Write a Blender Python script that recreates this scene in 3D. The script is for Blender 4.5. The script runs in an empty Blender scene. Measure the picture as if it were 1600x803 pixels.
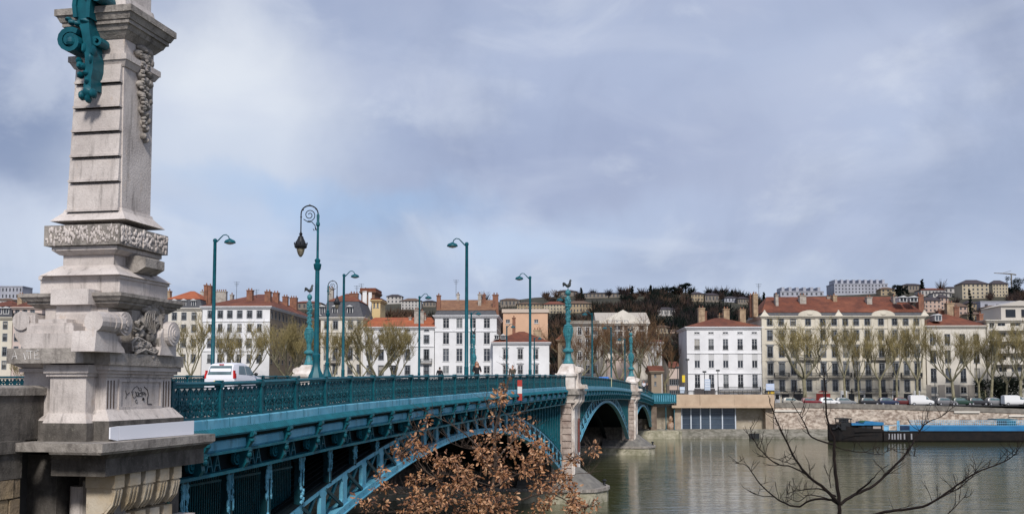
import bpy, math, random
from mathutils import Vector, Matrix, noise
R = math.radians
random.seed(7)
scn = bpy.context.scene
COL = scn.collection
# ------------------------------------------------------------------ camera
PITCH = R(4.0); F = 1650.0; PY = 490.6; CZ = 9.5
cd = bpy.data.cameras.new('camera'); cam = bpy.data.objects.new('camera', cd); COL.objects.link(cam)
cam.location = (0, 0, CZ); cam.rotation_euler = (R(90) + PITCH, 0, 0)
cd.sensor_width = 36; cd.lens = 36 * F / 1600; cd.shift_y = (PY - 401.5) / 1600
cd.clip_start = 0.1; cd.clip_end = 6000
scn.camera = cam
# ------------------------------------------------------------------ world
SUN_EL = R(40); SUN_AZ = (0.12, -0.99)          # direction towards the sun, behind the camera
w = bpy.data.worlds.new('World'); scn.world = w; w.use_nodes = True
nt = w.node_tree; nt.nodes.clear()
def N(t, **k):
    n = nt.nodes.new(t)
    for a, b in k.items():
        setattr(n, a, b)
    return n
def L(a, b): nt.links.new(a, b)
out = N('ShaderNodeOutputWorld'); mixb = N('ShaderNodeMixShader')
bg1 = N('ShaderNodeBackground'); bg2 = N('ShaderNodeBackground')
sky = N('ShaderNodeTexSky'); sky.sky_type = 'NISHITA'; sky.sun_disc = False
sky.sun_elevation = SUN_EL; sky.sun_rotation = math.atan2(SUN_AZ[0], SUN_AZ[1])
sky.air_density = 1.0; sky.dust_density = 1.5
L(sky.outputs[0], bg1.inputs[0]); bg1.inputs[1].default_value = 0.11
tc = N('ShaderNodeTexCoord'); sep = N('ShaderNodeSeparateXYZ'); L(tc.outputs['Generated'], sep.inputs[0])
def M_(op, a, b=None, c=None):
    m = N('ShaderNodeMath', operation=op)
    for i, q in enumerate((a, b, c)):
        if q is None: continue
        if isinstance(q, (int, float)): m.inputs[i].default_value = q
        else: L(q, m.inputs[i])
    return m.outputs[0]
# cloud plane coordinates
den = M_('ADD', M_('MAXIMUM', sep.outputs[2], 0.0), 0.16)
cx = M_('DIVIDE', sep.outputs[0], den); cy = M_('DIVIDE', sep.outputs[1], den)
cmb = N('ShaderNodeCombineXYZ'); L(cx, cmb.inputs[0]); L(cy, cmb.inputs[1])
def noise_n(vec, scale, detail, rough, off=(0, 0, 0), sc=(1, 1, 1), dist=0.0):
    mp = N('ShaderNodeMapping'); L(vec, mp.inputs[0]); mp.inputs[1].default_value = off; mp.inputs[3].default_value = sc
    n = N('ShaderNodeTexNoise'); L(mp.outputs[0], n.inputs[0]); n.inputs['Scale'].default_value = scale
    n.inputs['Detail'].default_value = detail; n.inputs['Roughness'].default_value = rough; n.inputs['Distortion'].default_value = dist
    return n.outputs[0]
n1 = noise_n(cmb.outputs[0], 0.55, 6, 0.5, off=(3.1, 0.7, 0), dist=0.5)
n2 = noise_n(tc.outputs['Generated'], 4.2, 7, 0.52, off=(1.3, 0, 2.2), sc=(1, 1, 1.2), dist=0.35)
n3 = noise_n(cmb.outputs[0], 1.8, 7, 0.5, off=(8, 2, 0), dist=0.6)
n4 = noise_n(tc.outputs['Generated'], 7.5, 8, .55, off=(5, 1, 0), sc=(1, 1, 1.6), dist=.5)
n5 = noise_n(tc.outputs['Generated'], 3.2, 8, .55, off=(2.7, 4, 1), sc=(1.3, 1, .8), dist=.6)
def pdir(px, py):
    x = (px - 800) / F; y = -(py - PY) / F
    v = Vector((x, math.cos(PITCH) - y * math.sin(PITCH), math.sin(PITCH) + y * math.cos(PITCH)))
    return v.normalized()
wob = N('ShaderNodeMixRGB'); wob.blend_type = 'ADD'; wob.inputs[0].default_value = 0.17
nzc = N('ShaderNodeTexNoise'); nzc.inputs['Scale'].default_value = 6; nzc.inputs['Detail'].default_value = 6
L(tc.outputs['Generated'], nzc.inputs[0]); L(tc.outputs['Generated'], wob.inputs[1])
ctr = N('ShaderNodeVectorMath', operation='SUBTRACT'); L(nzc.outputs['Color'], ctr.inputs[0]); ctr.inputs[1].default_value = (.5, .5, .5)
L(ctr.outputs[0], wob.inputs[2])
def blob(px, py, rx, ry):           # soft cloud bank around a compass direction
    d = pdir(px, py)
    s = N('ShaderNodeVectorMath', operation='SUBTRACT'); L(wob.outputs[0], s.inputs[0]); s.inputs[1].default_value = d
    m = N('ShaderNodeVectorMath', operation='MULTIPLY'); L(s.outputs[0], m.inputs[0])
    m.inputs[1].default_value = (F / rx, 1.0, F / ry)
    ln = N('ShaderNodeVectorMath', operation='LENGTH'); L(m.outputs[0], ln.inputs[0])
    mr = N('ShaderNodeMapRange'); mr.interpolation_type = 'SMOOTHERSTEP'; L(ln.outputs[1], mr.inputs[0])
    mr.inputs[1].default_value = 0.0; mr.inputs[2].default_value = 1.0; mr.inputs[3].default_value = 1.0; mr.inputs[4].default_value = 0.0
    return mr.outputs[0]
def lay(prev, fac, col):
    m = N('ShaderNodeMixRGB'); L(fac, m.inputs[0]); m.inputs[2].default_value = (*col, 1)
    if isinstance(prev, tuple): m.inputs[1].default_value = (*prev, 1)
    else: L(prev, m.inputs[1])
    return m.outputs[0]
def mr(v, a, b, lo=0.0, hi=1.0):
    m = N('ShaderNodeMapRange'); m.interpolation_type = 'SMOOTHSTEP'; L(v, m.inputs[0])
    for i, q in enumerate((a, b, lo, hi)): m.inputs[i + 1].default_value = q
    return m.outputs[0]
WHITE = (0.74, 0.77, 0.82); GREY = (0.29, 0.345, 0.50); DARK = (0.175, 0.225, 0.37); PALE = (0.44, 0.50, 0.66); BLUE = (0.35, 0.50, 0.74)
c = lay(GREY, mr(n1, .36, .66), PALE)
c = lay(c, M_('MULTIPLY', mr(n2, .42, .66), .55), (0.44, 0.475, 0.61))
c = lay(c, M_('MULTIPLY', blob(60, 190, 260, 190), .85), DARK)
c = lay(c, M_('MULTIPLY', blob(900, 270, 560, 260), .55), (0.31, 0.345, 0.50))
c = lay(c, M_('MULTIPLY', blob(365, 120, 250, 190), 1.0), WHITE)
c = lay(c, M_('MULTIPLY', blob(330, 240, 330, 200), .85), (0.60, 0.65, 0.75))
c = lay(c, M_('MULTIPLY', blob(60, 380, 320, 130), .75), (0.60, 0.65, 0.76))
c = lay(c, M_('MULTIPLY', blob(1330, 130, 330, 150), .55), (0.50, 0.54, 0.67))
c = lay(c, M_('MULTIPLY', blob(660, 385, 620, 95), .8), (0.50, 0.60, 0.78))
c = lay(c, M_('MULTIPLY', blob(560, 305, 330, 60), .75), BLUE)
c = lay(c, M_('MULTIPLY', blob(1250, 380, 500, 90), .35), (0.42, 0.49, 0.68))
c = lay(c, M_('MULTIPLY', mr(n4, .50, .72), .5), (0.64, 0.68, 0.77))
c = lay(c, M_('MULTIPLY', mr(n5, .48, .72), .55), (0.21, 0.25, 0.38))
c = lay(c, M_('MULTIPLY', mr(n3, .48, .72), .4), (0.56, 0.60, 0.72))
hz = mr(sep.outputs[2], 0.015, 0.15, 1.0, 0.0)
c = lay(c, M_('MULTIPLY', hz, .6), (0.46, 0.56, 0.76))
L(c, bg2.inputs[0]); bg2.inputs[1].default_value = 1.0
mixb.inputs[0].default_value = 0.88
L(bg1.outputs[0], mixb.inputs[1]); L(bg2.outputs[0], mixb.inputs[2]); L(mixb.outputs[0], out.inputs[0])
sd = bpy.data.lights.new('sun', 'SUN'); sun = bpy.data.objects.new('sun', sd); COL.objects.link(sun)
sd.energy = 3.1; sd.angle = R(9); sd.color = (1.0, 0.95, 0.89)
dv = Vector((SUN_AZ[0] * math.cos(SUN_EL), SUN_AZ[1] * math.cos(SUN_EL), math.sin(SUN_EL)))
sun.rotation_euler = dv.to_track_quat('Z', 'Y').to_euler(); sun.location = (0, 0, 60)
vs = scn.view_settings; vs.view_transform = 'Standard'; vs.look = 'None'; vs.gamma = 1; vs.exposure = 0.18; vs.use_curve_mapping = False
scn.render.engine = 'CYCLES'
# ------------------------------------------------------------------ projection helpers (pixel of the photo -> metres)
def ray(px, py=606.0):
    x = (px - 800) / F; y = -(py - PY) / F
    d = Vector((x, math.cos(PITCH) - y * math.sin(PITCH), math.sin(PITCH) + y * math.cos(PITCH)))
    return d / d.y
def at(px, py, Y):
    d = ray(px, py); return Vector((d.x * Y, Y, CZ + d.z * Y))
TH = math.atan(326 / 1650.0); US = Vector((math.sin(TH), math.cos(TH), 0)); VT = Vector((-math.cos(TH), math.sin(TH), 0))
P0 = Vector((-13.1 + 25.2 * math.tan(TH), 25.2, 0)); HEAD = math.pi / 2 - TH
def W(s, t, z=0.0): return P0 + US * s + VT * t + Vector((0, 0, z))
def st(p):
    d = Vector((p[0], p[1], 0)) - P0; return d.dot(US), d.dot(VT)
def s_of(px, py, t):
    r = ray(px, py).x; b = P0 + VT * t
    return (r * b.y - b.x) / (US.x - r * US.y)
def t_of(px, py, s):
    r = ray(px, py).x; b = P0 + US * s
    return (r * b.y - b.x) / (VT.x - r * VT.y)
def z_of(py, s, t):
    Y = W(s, t).y; return CZ + ray(800, py).z * Y
# ------------------------------------------------------------------ materials
MATS = {}
def mat(name, col, rough=.7, metal=0.0, noise_scale=None, col2=None, bump=0.0, bump_scale=None, stretch=(1, 1, 1), spec=.4, lo=.35, hi=.65, detail=6, extra=None, vary=0.0):
    if name in MATS: return MATS[name]
    m = bpy.data.materials.new(name); m.use_nodes = True; t = m.node_tree; b = t.nodes['Principled BSDF']
    b.inputs['Base Color'].default_value = (*col, 1); b.inputs['Roughness'].default_value = rough; b.inputs['Metallic'].default_value = metal
    b.inputs['Specular IOR Level'].default_value = spec
    geo = t.nodes.new('ShaderNodeNewGeometry'); mp = t.nodes.new('ShaderNodeMapping'); mp.inputs[3].default_value = stretch
    t.links.new(geo.outputs['Position'], mp.inputs[0])
    cur = None
    if col2 is not None:
        n = t.nodes.new('ShaderNodeTexNoise'); n.inputs['Scale'].default_value = noise_scale; n.inputs['Detail'].default_value = detail; n.inputs['Roughness'].default_value = .6
        t.links.new(mp.outputs[0], n.inputs[0])
        r = t.nodes.new('ShaderNodeMapRange'); r.inputs[1].default_value = lo; r.inputs[2].default_value = hi; t.links.new(n.outputs[0], r.inputs[0])
        mx = t.nodes.new('ShaderNodeMixRGB'); t.links.new(r.outputs[0], mx.inputs[0]); mx.inputs[1].default_value = (*col, 1); mx.inputs[2].default_value = (*col2, 1)
        cur = mx.outputs[0]
    if extra:
        for (sc, c3, l3, h3, st3, am) in extra:
            mp2 = t.nodes.new('ShaderNodeMapping'); mp2.inputs[3].default_value = st3; t.links.new(geo.outputs['Position'], mp2.inputs[0])
            n = t.nodes.new('ShaderNodeTexNoise'); n.inputs['Scale'].default_value = sc; n.inputs['Detail'].default_value = 8; n.inputs['Roughness'].default_value = .65
            t.links.new(mp2.outputs[0], n.inputs[0])
            r = t.nodes.new('ShaderNodeMapRange'); r.inputs[1].default_value = l3; r.inputs[2].default_value = h3; r.inputs[4].default_value = am; t.links.new(n.outputs[0], r.inputs[0])
            mx = t.nodes.new('ShaderNodeMixRGB'); t.links.new(r.outputs[0], mx.inputs[0]); mx.inputs[2].default_value = (*c3, 1)
            if cur is None: mx.inputs[1].default_value = (*col, 1)
            else: t.links.new(cur, mx.inputs[1])
            cur = mx.outputs[0]
    if vary:
        oi = t.nodes.new('ShaderNodeObjectInfo'); hs = t.nodes.new('ShaderNodeHueSaturation')
        rr = t.nodes.new('ShaderNodeMapRange'); rr.inputs[3].default_value = 1 - vary; rr.inputs[4].default_value = 1 + vary
        t.links.new(oi.outputs['Random'], rr.inputs[0]); t.links.new(rr.outputs[0], hs.inputs['Value'])
        if cur is None: hs.inputs['Color'].default_value = (*col, 1)
        else: t.links.new(cur, hs.inputs['Color'])
        cur = hs.outputs[0]
    if cur is not None: t.links.new(cur, b.inputs['Base Color'])
    if bump:
        n = t.nodes.new('ShaderNodeTexNoise'); n.inputs['Scale'].default_value = bump_scale; n.inputs['Detail'].default_value = 8; n.inputs['Roughness'].default_value = .65
        t.links.new(mp.outputs[0], n.inputs[0])
        bp = t.nodes.new('ShaderNodeBump'); bp.inputs['Strength'].default_value = 1; bp.inputs['Distance'].default_value = bump
        t.links.new(n.outputs[0], bp.inputs['Height']); t.links.new(bp.outputs[0], b.inputs['Normal'])
    MATS[name] = m
    return m
V1 = (1.0, 1.0, .22)
STONE = mat('pale_limestone', (.62, .565, .53), .85, col2=(.43, .385, .36), noise_scale=1.3, bump=.012, bump_scale=22,
            extra=[(2.6, (.13, .115, .105), .54, .72, (1.8, 1.8, .22), .85), (3.5, (.50, .36, .24), .60, .78, (1, 1, .5), .6), (30, (.2, .18, .16), .5, .8, (1, 1, 1), .5)])
STONE_D = mat('weathered_and_shaded_limestone', (.15, .135, .12), .9, col2=(.07, .062, .055), noise_scale=2.2, bump=.02, bump_scale=18,
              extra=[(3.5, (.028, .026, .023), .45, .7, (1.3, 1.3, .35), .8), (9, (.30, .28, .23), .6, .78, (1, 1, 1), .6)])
STONE_M = mat('stained_limestone', (.38, .345, .31), .88, col2=(.21, .19, .17), noise_scale=2.0, bump=.03, bump_scale=14,
              extra=[(4.5, (.07, .06, .055), .5, .72, (1.3, 1.3, .5), .8), (7, (.5, .47, .43), .58, .8, (1, 1, 1), .5)])
STONE_Y = mat('ochre_rubble', (.36, .27, .165), .9, col2=(.2, .155, .11), noise_scale=1.6, bump=.05, bump_scale=7,
              extra=[(3.5, (.06, .05, .04), .52, .72, (1, 1, .6), .8)])
VERM = mat('vermiculated_stone', (.36, .33, .29), .9, col2=(.05, .045, .04), noise_scale=14, lo=.5, hi=.62, bump=.06, bump_scale=14, stretch=(1, 1, 1))
WHSTONE = mat('white_pier_stone', (.74, .70, .66), .85, col2=(.42, .35, .30), noise_scale=.9, bump=.02, bump_scale=10,
              extra=[(1.8, (.2, .16, .14), .55, .72, (1, 1, .5), .7)])
PIER = mat('pink_banded_stone', (.50, .42, .37), .85, col2=(.28, .21, .18), noise_scale=1.1, bump=.03, bump_scale=8,
           extra=[(2.2, (.11, .09, .08), .52, .72, (1, 1, .5), .7)])
FOOT = mat('footing_stone', (.50, .46, .36), .85, col2=(.22, .21, .14), noise_scale=.8, bump=.02, bump_scale=6,
           extra=[(1.5, (.10, .10, .06), .5, .7, (1, 1, 2), .8)])
TEAL = mat('dark_teal_paint', (.006, .10, .13), .45, col2=(.003, .062, .085), noise_scale=3, spec=.25, extra=[(9, (.012, .02, .022), .6, .75, (1, 1, .5), .7)])
TEAL_L = mat('light_blue_paint', (.15, .41, .55), .5, col2=(.075, .29, .42), noise_scale=1.0, spec=.3,
             extra=[(2.6, (.02, .07, .09), .52, .74, (1, 1, .35), .8), (11, (.12, .07, .035), .62, .72, (1, 1, .5), .7), (5, (.28, .42, .46), .6, .74, (1, 1, .6), .5)])
TEAL_M = mat('mid_teal_paint', (.008, .12, .165), .5, col2=(.005, .08, .11), noise_scale=2, spec=.3, extra=[(5, (.01, .03, .035), .58, .75, (1, 1, .4), .7)])
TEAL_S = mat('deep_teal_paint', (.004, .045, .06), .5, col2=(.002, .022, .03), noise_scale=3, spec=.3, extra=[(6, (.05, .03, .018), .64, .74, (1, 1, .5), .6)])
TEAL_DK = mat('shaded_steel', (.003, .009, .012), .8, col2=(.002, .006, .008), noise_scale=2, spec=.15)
VERDI = mat('patina_teal', (.045, .23, .26), .5, col2=(.02, .12, .15), noise_scale=5, extra=[(8, (.01, .035, .04), .55, .7, (1, 1, 1), .7)])
BRONZE = mat('dark_bronze', (.03, .035, .035), .45, metal=.3)
BLACK = mat('black_paint', (.012, .013, .015), .4)
WATER = mat('river_water', (.085, .09, .05), .07, spec=.5)
ASPH = mat('asphalt', (.05, .05, .052), .9, col2=(.07, .07, .07), noise_scale=3)
PAVE = mat('pavement', (.25, .24, .22), .9, col2=(.2, .19, .17), noise_scale=2)
# water ripples
t = WATER.node_tree; b = t.nodes['Principled BSDF']; b.inputs['IOR'].default_value = 1.33
geo = t.nodes.new('ShaderNodeNewGeometry')
prev = None
for sc, stv, dist in ((1.0, (.04, .16, 1), .10), (1.0, (.25, .9, 1), .045), (1.0, (1.2, 3.6, 1), .010)):
    mp = t.nodes.new('ShaderNodeMapping'); mp.inputs[3].default_value = stv; t.links.new(geo.outputs['Position'], mp.inputs[0])
    n = t.nodes.new('ShaderNodeTexNoise'); n.inputs['Scale'].default_value = sc; n.inputs['Detail'].default_value = 4; n.inputs['Roughness'].default_value = .5; n.inputs['Distortion'].default_value = .8
    t.links.new(mp.outputs[0], n.inputs[0])
    bp = t.nodes.new('ShaderNodeBump'); bp.inputs['Distance'].default_value = dist; bp.inputs['Strength'].default_value = 1
    t.links.new(n.outputs[0], bp.inputs['Height'])
    if prev: t.links.new(prev, bp.inputs['Normal'])
    prev = bp.outputs[0]
t.links.new(prev, b.inputs['Normal'])
mp = t.nodes.new('ShaderNodeMapping'); mp.inputs[3].default_value = (.012, .05, 1); t.links.new(geo.outputs['Position'], mp.inputs[0])
n = t.nodes.new('ShaderNodeTexNoise'); n.inputs['Scale'].default_value = 1; n.inputs['Detail'].default_value = 5; t.links.new(mp.outputs[0], n.inputs[0])
cr = t.nodes.new('ShaderNodeMixRGB'); t.links.new(n.outputs[0], cr.inputs[0]); cr.inputs[1].default_value = (.038, .044, .020, 1); cr.inputs[2].default_value = (.095, .098, .045, 1)
t.links.new(cr.outputs[0], b.inputs['Base Color'])
# ------------------------------------------------------------------ mesh builder
class MB:
    def __init__(s, T=None): s.v = []; s.f = []; s.T = T or (lambda p: p); s.sm = False
    def add(s, vs, fs):
        o = len(s.v); s.v += [tuple(s.T(Vector(p))) for p in vs]; s.f += [tuple(i + o for i in f) for f in fs]
    def box(s, x0, x1, y0, y1, z0, z1):
        s.add([(x0, y0, z0), (x1, y0, z0), (x1, y1, z0), (x0, y1, z0), (x0, y0, z1), (x1, y0, z1), (x1, y1, z1), (x0, y1, z1)],
              [(0, 3, 2, 1), (4, 5, 6, 7), (0, 1, 5, 4), (1, 2, 6, 5), (2, 3, 7, 6), (3, 0, 4, 7)])
    def frus(s, b, t, z0, z1):      # b,t = (x0,x1,y0,y1)
        s.add([(b[0], b[2], z0), (b[1], b[2], z0), (b[1], b[3], z0), (b[0], b[3], z0), (t[0], t[2], z1), (t[1], t[2], z1), (t[1], t[3], z1), (t[0], t[3], z1)],
              [(0, 3, 2, 1), (4, 5, 6, 7), (0, 1, 5, 4), (1, 2, 6, 5), (2, 3, 7, 6), (3, 0, 4, 7)])
    def prism(s, prof, axis, a0, a1):   # prof: 2D polygon, extruded along axis 'x','y' or 'z'
        n = len(prof)
        def P(u, v, a): return (a, u, v) if axis == 'x' else ((u, a, v) if axis == 'y' else (u, v, a))
        s.add([P(u, v, a0) for u, v in prof] + [P(u, v, a1) for u, v in prof],
              [tuple(range(n))[::-1], tuple(range(n, 2 * n))] + [(i, (i + 1) % n, n + (i + 1) % n, n + i) for i in range(n)])
    def tube(s, pts, rad, n=6, cap=True):
        pts = [Vector(p) for p in pts]; k = len(pts)
        if isinstance(rad, (int, float)): rad = [rad] * k
        vs = []; up = None
        for i, p in enumerate(pts):
            d = (pts[min(i + 1, k - 1)] - pts[max(i - 1, 0)])
            if d.length < 1e-9: d = Vector((0, 0, 1))
            d.normalize()
            if up is None: up = Vector((0, 0, 1)) if abs(d.z) < .9 else Vector((1, 0, 0))
            a = d.cross(up)
            if a.length < 1e-4: a = d.orthogonal()
            a.normalize(); bb = a.cross(d).normalized(); up = bb
            for j in range(n):
                th = 2 * math.pi * j / n; vs.append(p + (a * math.cos(th) + bb * math.sin(th)) * rad[i])
        fs = [(i * n + j, i * n + (j + 1) % n, (i + 1) * n + (j + 1) % n, (i + 1) * n + j) for i in range(k - 1) for j in range(n)]
        if cap: fs += [tuple(range(n))[::-1], tuple(range((k - 1) * n, k * n))]
        s.add(vs, fs)
    def lathe(s, prof, c=(0, 0, 0), n=12, sq=0.0):
        vs = []
        for r, z in prof:
            for j in range(n):
                th = 2 * math.pi * (j + .5) / n
                k = 1.0
                if sq: k = 1 / max(abs(math.cos(th)), abs(math.sin(th))) * sq + (1 - sq)
                vs.append((c[0] + r * k * math.cos(th), c[1] + r * k * math.sin(th), c[2] + z))
        m = len(prof)
        s.add(vs, [(i * n + j, i * n + (j + 1) % n, (i + 1) * n + (j + 1) % n, (i + 1) * n + j) for i in range(m - 1) for j in range(n)] + [tuple(range(n))[::-1], tuple(range((m - 1) * n, m * n))])
    def ell(s, c, r, n=8, m=5, rot=None, jit=0.0):
        vs = []; c = Vector(c)
        for i in range(m + 1):
            ph = math.pi * i / m
            for j in range(n):
                th = 2 * math.pi * j / n
                p = Vector((r[0] * math.sin(ph) * math.cos(th), r[1] * math.sin(ph) * math.sin(th), r[2] * math.cos(ph)))
                if jit: p *= 1 + random.uniform(-jit, jit)
                if rot: p = rot @ p
                vs.append(c + p)
        s.add(vs, [(i * n + j, (i + 1) * n + j, (i + 1) * n + (j + 1) % n, i * n + (j + 1) % n) for i in range(m) for j in range(n)])
    def loft(s, prof, xs, off):      # closed profile (y,z) swept along x with z offset off(x)
        n = len(prof); vs = []
        for x in xs:
            o = off(x); vs += [(x, u, v + o) for u, v in prof]
        k = len(xs)
        s.add(vs, [(i * n + j, i * n + (j + 1) % n, (i + 1) * n + (j + 1) % n, (i + 1) * n + j) for i in range(k - 1) for j in range(n)] + [tuple(range(n))[::-1], tuple(range((k - 1) * n, k * n))])
    def bar(s, a, b, w, y0, y1):     # flat bar in the x-z plane from a to b
        a = Vector(a); b = Vector(b); d = (b - a).normalized(); q = Vector((-d.y, d.x)) * w / 2
        P = [a - q, b - q, b + q, a + q]
        s.add([(p.x, y0, p.y) for p in P] + [(p.x, y1, p.y) for p in P], [(0, 1, 2, 3), (7, 6, 5, 4), (0, 4, 5, 1), (1, 5, 6, 2), (2, 6, 7, 3), (3, 7, 4, 0)])
    def ring(s, c, r, w, y0, y1, n=14, a0=0.0, a1=2 * math.pi, r1=None):   # flat curved ribbon in the x-z plane
        full = abs(a1 - a0 - 2 * math.pi) < 1e-6 and r1 is None; r1 = r if r1 is None else r1
        k = n + 1; vs = []
        for i in range(k):
            f = i / n; a = a0 + (a1 - a0) * f; rr = r + (r1 - r) * f
            for q in (rr - w / 2, rr + w / 2):
                for y in (y0, y1): vs.append((c[0] + q * math.cos(a), y, c[1] + q * math.sin(a)))
        fs = []
        for i in range(n):
            o = i * 4; p = o + 4
            fs += [(o, p, p + 2, o + 2), (o + 1, o + 3, p + 3, p + 1), (o, o + 1, p + 1, p), (o + 2, p + 2, p + 3, o + 3)]
        if not full: fs += [(0, 2, 3, 1), (n * 4, n * 4 + 1, n * 4 + 3, n * 4 + 2)]
        s.add(vs, fs)
    def build(s, name, m, parent=None, smooth=False):
        o = Vector((0, 0, 0)); q = parent
        while q is not None: o += q.location; q = q.parent
        me = bpy.data.meshes.new(name); me.from_pydata([(a[0] - o.x, a[1] - o.y, a[2] - o.z) for a in s.v], [], s.f); me.update()
        if m: me.materials.append(m)
        if smooth:
            me.polygons.foreach_set('use_smooth', [True] * len(me.polygons))
            try: me.set_sharp_from_angle(angle=R(38))
            except Exception: pass
        ob = bpy.data.objects.new(name, me); COL.objects.link(ob); ob.parent = parent
        return ob
def empty(name, loc=(0, 0, 0)):
    o = bpy.data.objects.new(name, None); COL.objects.link(o); o.location = loc; o.empty_display_size = .3; return o
def tag(o, label, cat, group=None):
    o['label'] = label; o['category'] = cat
    if group: o['group'] = group
    return o
def struct(o): o['kind'] = 'structure'; return o
def kids(o): return [c for c in COL.objects if c.parent == o]
KC = {}
def copy_tree(o, parent=None):
    if o.name not in KC: KC[o.name] = [c for c in o.children]
    c = o.copy(); COL.objects.link(c); c.parent = parent
    for ch in KC[o.name]: copy_tree(ch, c)
    return c
def inst(me, name, parent, loc, rot=(0, 0, 0)):
    o = bpy.data.objects.new(name, me); COL.objects.link(o); o.parent = parent
    q = parent; off = Vector((0, 0, 0))
    while q is not None: off += q.location; q = q.parent
    o.location = Vector(loc) - off; o.rotation_euler = rot; return o
# ================================================================== SETTING
TB = lambda p: W(p.x, p.y, p.z)
HK = [(-60, 9.62), (0, 9.64), (12, 9.90), (26, 10.12), (45, 10.37), (66, 10.56), (90, 10.62), (110, 10.52), (130, 10.22), (155, 9.55), (182, 8.55), (200, 8.15), (260, 7.6)]
def hh(s):
    for i in range(len(HK) - 1):
        if s <= HK[i + 1][0] or i == len(HK) - 2:
            x0, y0 = HK[i]; x1, y1 = HK[i + 1]; d = x1 - x0
            ml = (y1 - y0) / d if i == 0 else (HK[i + 1][1] - HK[i - 1][1]) / (HK[i + 1][0] - HK[i - 1][0])
            mr_ = (y1 - y0) / d if i == len(HK) - 2 else (HK[i + 2][1] - y0) / (HK[i + 2][0] - x0)
            u = max(0, (s - x0) / d)
            return (2 * u ** 3 - 3 * u * u + 1) * y0 + (u ** 3 - 2 * u * u + u) * d * ml + (-2 * u ** 3 + 3 * u * u) * y1 + (u ** 3 - u * u) * d * mr_
def slope(s): return (hh(s + .5) - hh(s - .5))
# water
m = MB(); m.add([(-500, 15, 0), (500, 15, 0), (500, 203, 0), (-500, 210, 0)], [(0, 1, 2, 3)]); struct(m.build('river_water', WATER))
m = MB(); m.add([(-2500, -300, -2.5), (2500, -300, -2.5), (2500, 3500, -2.5), (-2500, 3500, -2.5)], [(0, 1, 2, 3)]); struct(m.build('riverbed', mat('mud', (.08, .07, .05), .9)))
GRAVEL = mat('bank_gravel', (.16, .15, .12), .95, col2=(.09, .09, .06), noise_scale=2)
m = MB(TB); m.box(-60, -.6, -60, 1.1, -2.4, 1.5); m.prism([(-.6, 1.5), (-.6, -2.4), (4, -2.4)], 'y', -60, 1.1); struct(m.build('river_bank', GRAVEL))
m = MB(TB); m.box(-70, -19.5, -60, 1.0, 1.5, 7.9); struct(m.build('quay_terrace', PAVE))
FARZ = 6.1
def bankY(x): return 203.5 - .035 * (x - 33)      # far quay line
m = MB(); m.add([(-700, bankY(-700) + .6, FARZ), (700, bankY(700) + .6, FARZ), (700, 290, FARZ), (-700, 310, FARZ)], [(0, 1, 2, 3)]); struct(m.build('quay_road', ASPH))
m = MB(); m.add([(-700, 238, FARZ + .13), (700, 222, FARZ + .13), (700, 290, FARZ + .13), (-700, 310, FARZ + .13)], [(0, 1, 2, 3)]); struct(m.build('far_pavement', PAVE))
# approach road embankment on the near side
m = MB(TB); m.box(-60, -.2, 1.6, 22.6, -2.0, 8.66); struct(m.build('approach_road', ASPH))
# hill
def ridge_py(px):
    K = [(-900, 470), (-300, 462), (0, 458), (60, 462), (300, 480), (560, 476), (640, 474), (760, 472), (860, 464), (930, 459), (1000, 456), (1060, 455), (1120, 458), (1190, 468), (1290, 462), (1390, 457), (1500, 453), (1600, 455), (2000, 450), (2600, 470)]
    for i in range(len(K) - 1):
        if px <= K[i + 1][0]:
            u = max(0, (px - K[i][0]) / (K[i + 1][0] - K[i][0])); u = u * u * (3 - 2 * u)
            return K[i][1] * (1 - u) + K[i + 1][1] * u
    return K[-1][1]
HY0, HY1 = 285.0, 640.0
def hill_z(x, Y):
    px = 800 + F * x / max(Y, 1)
    zr = at(800, ridge_py(800 + F * x / HY1), HY1).z
    u = (Y - HY0) / (HY1 - HY0)
    if u < 0: return FARZ
    if u > 1: return zr + (u - 1) * 6
    return FARZ + (zr - FARZ) * (u ** 1.15) + 2.0 * noise.noise(Vector((x * .02, Y * .02, 0))) * min(1, u * 6) * (1 - u * .6)
SOIL = mat('hill_soil', (.035, .032, .022), .95, col2=(.06, .055, .03), noise_scale=.05, extra=[(.25, (.02, .02, .018), .45, .65, (1, 1, 1), .7)])
m = MB(); vs = []; fs = []; nx, ny = 90, 34
for j in range(ny + 1):
    Y = 280 + (j / ny) ** 1.0 * 420
    for i in range(nx + 1):
        x = -620 + 1240 * i / nx; vs.append((x, Y, hill_z(x, Y)))
for j in range(ny):
    for i in range(nx): a = j * (nx + 1) + i; fs.append((a, a + 1, a + nx + 2, a + nx + 1))
m.add(vs, fs); m.add([(-2500, 690, 60), (2500, 690, 60), (2500, 3400, 60), (-2500, 3400, 60)], [(0, 1, 2, 3)])
struct(m.build('hill', SOIL, smooth=True))

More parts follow.
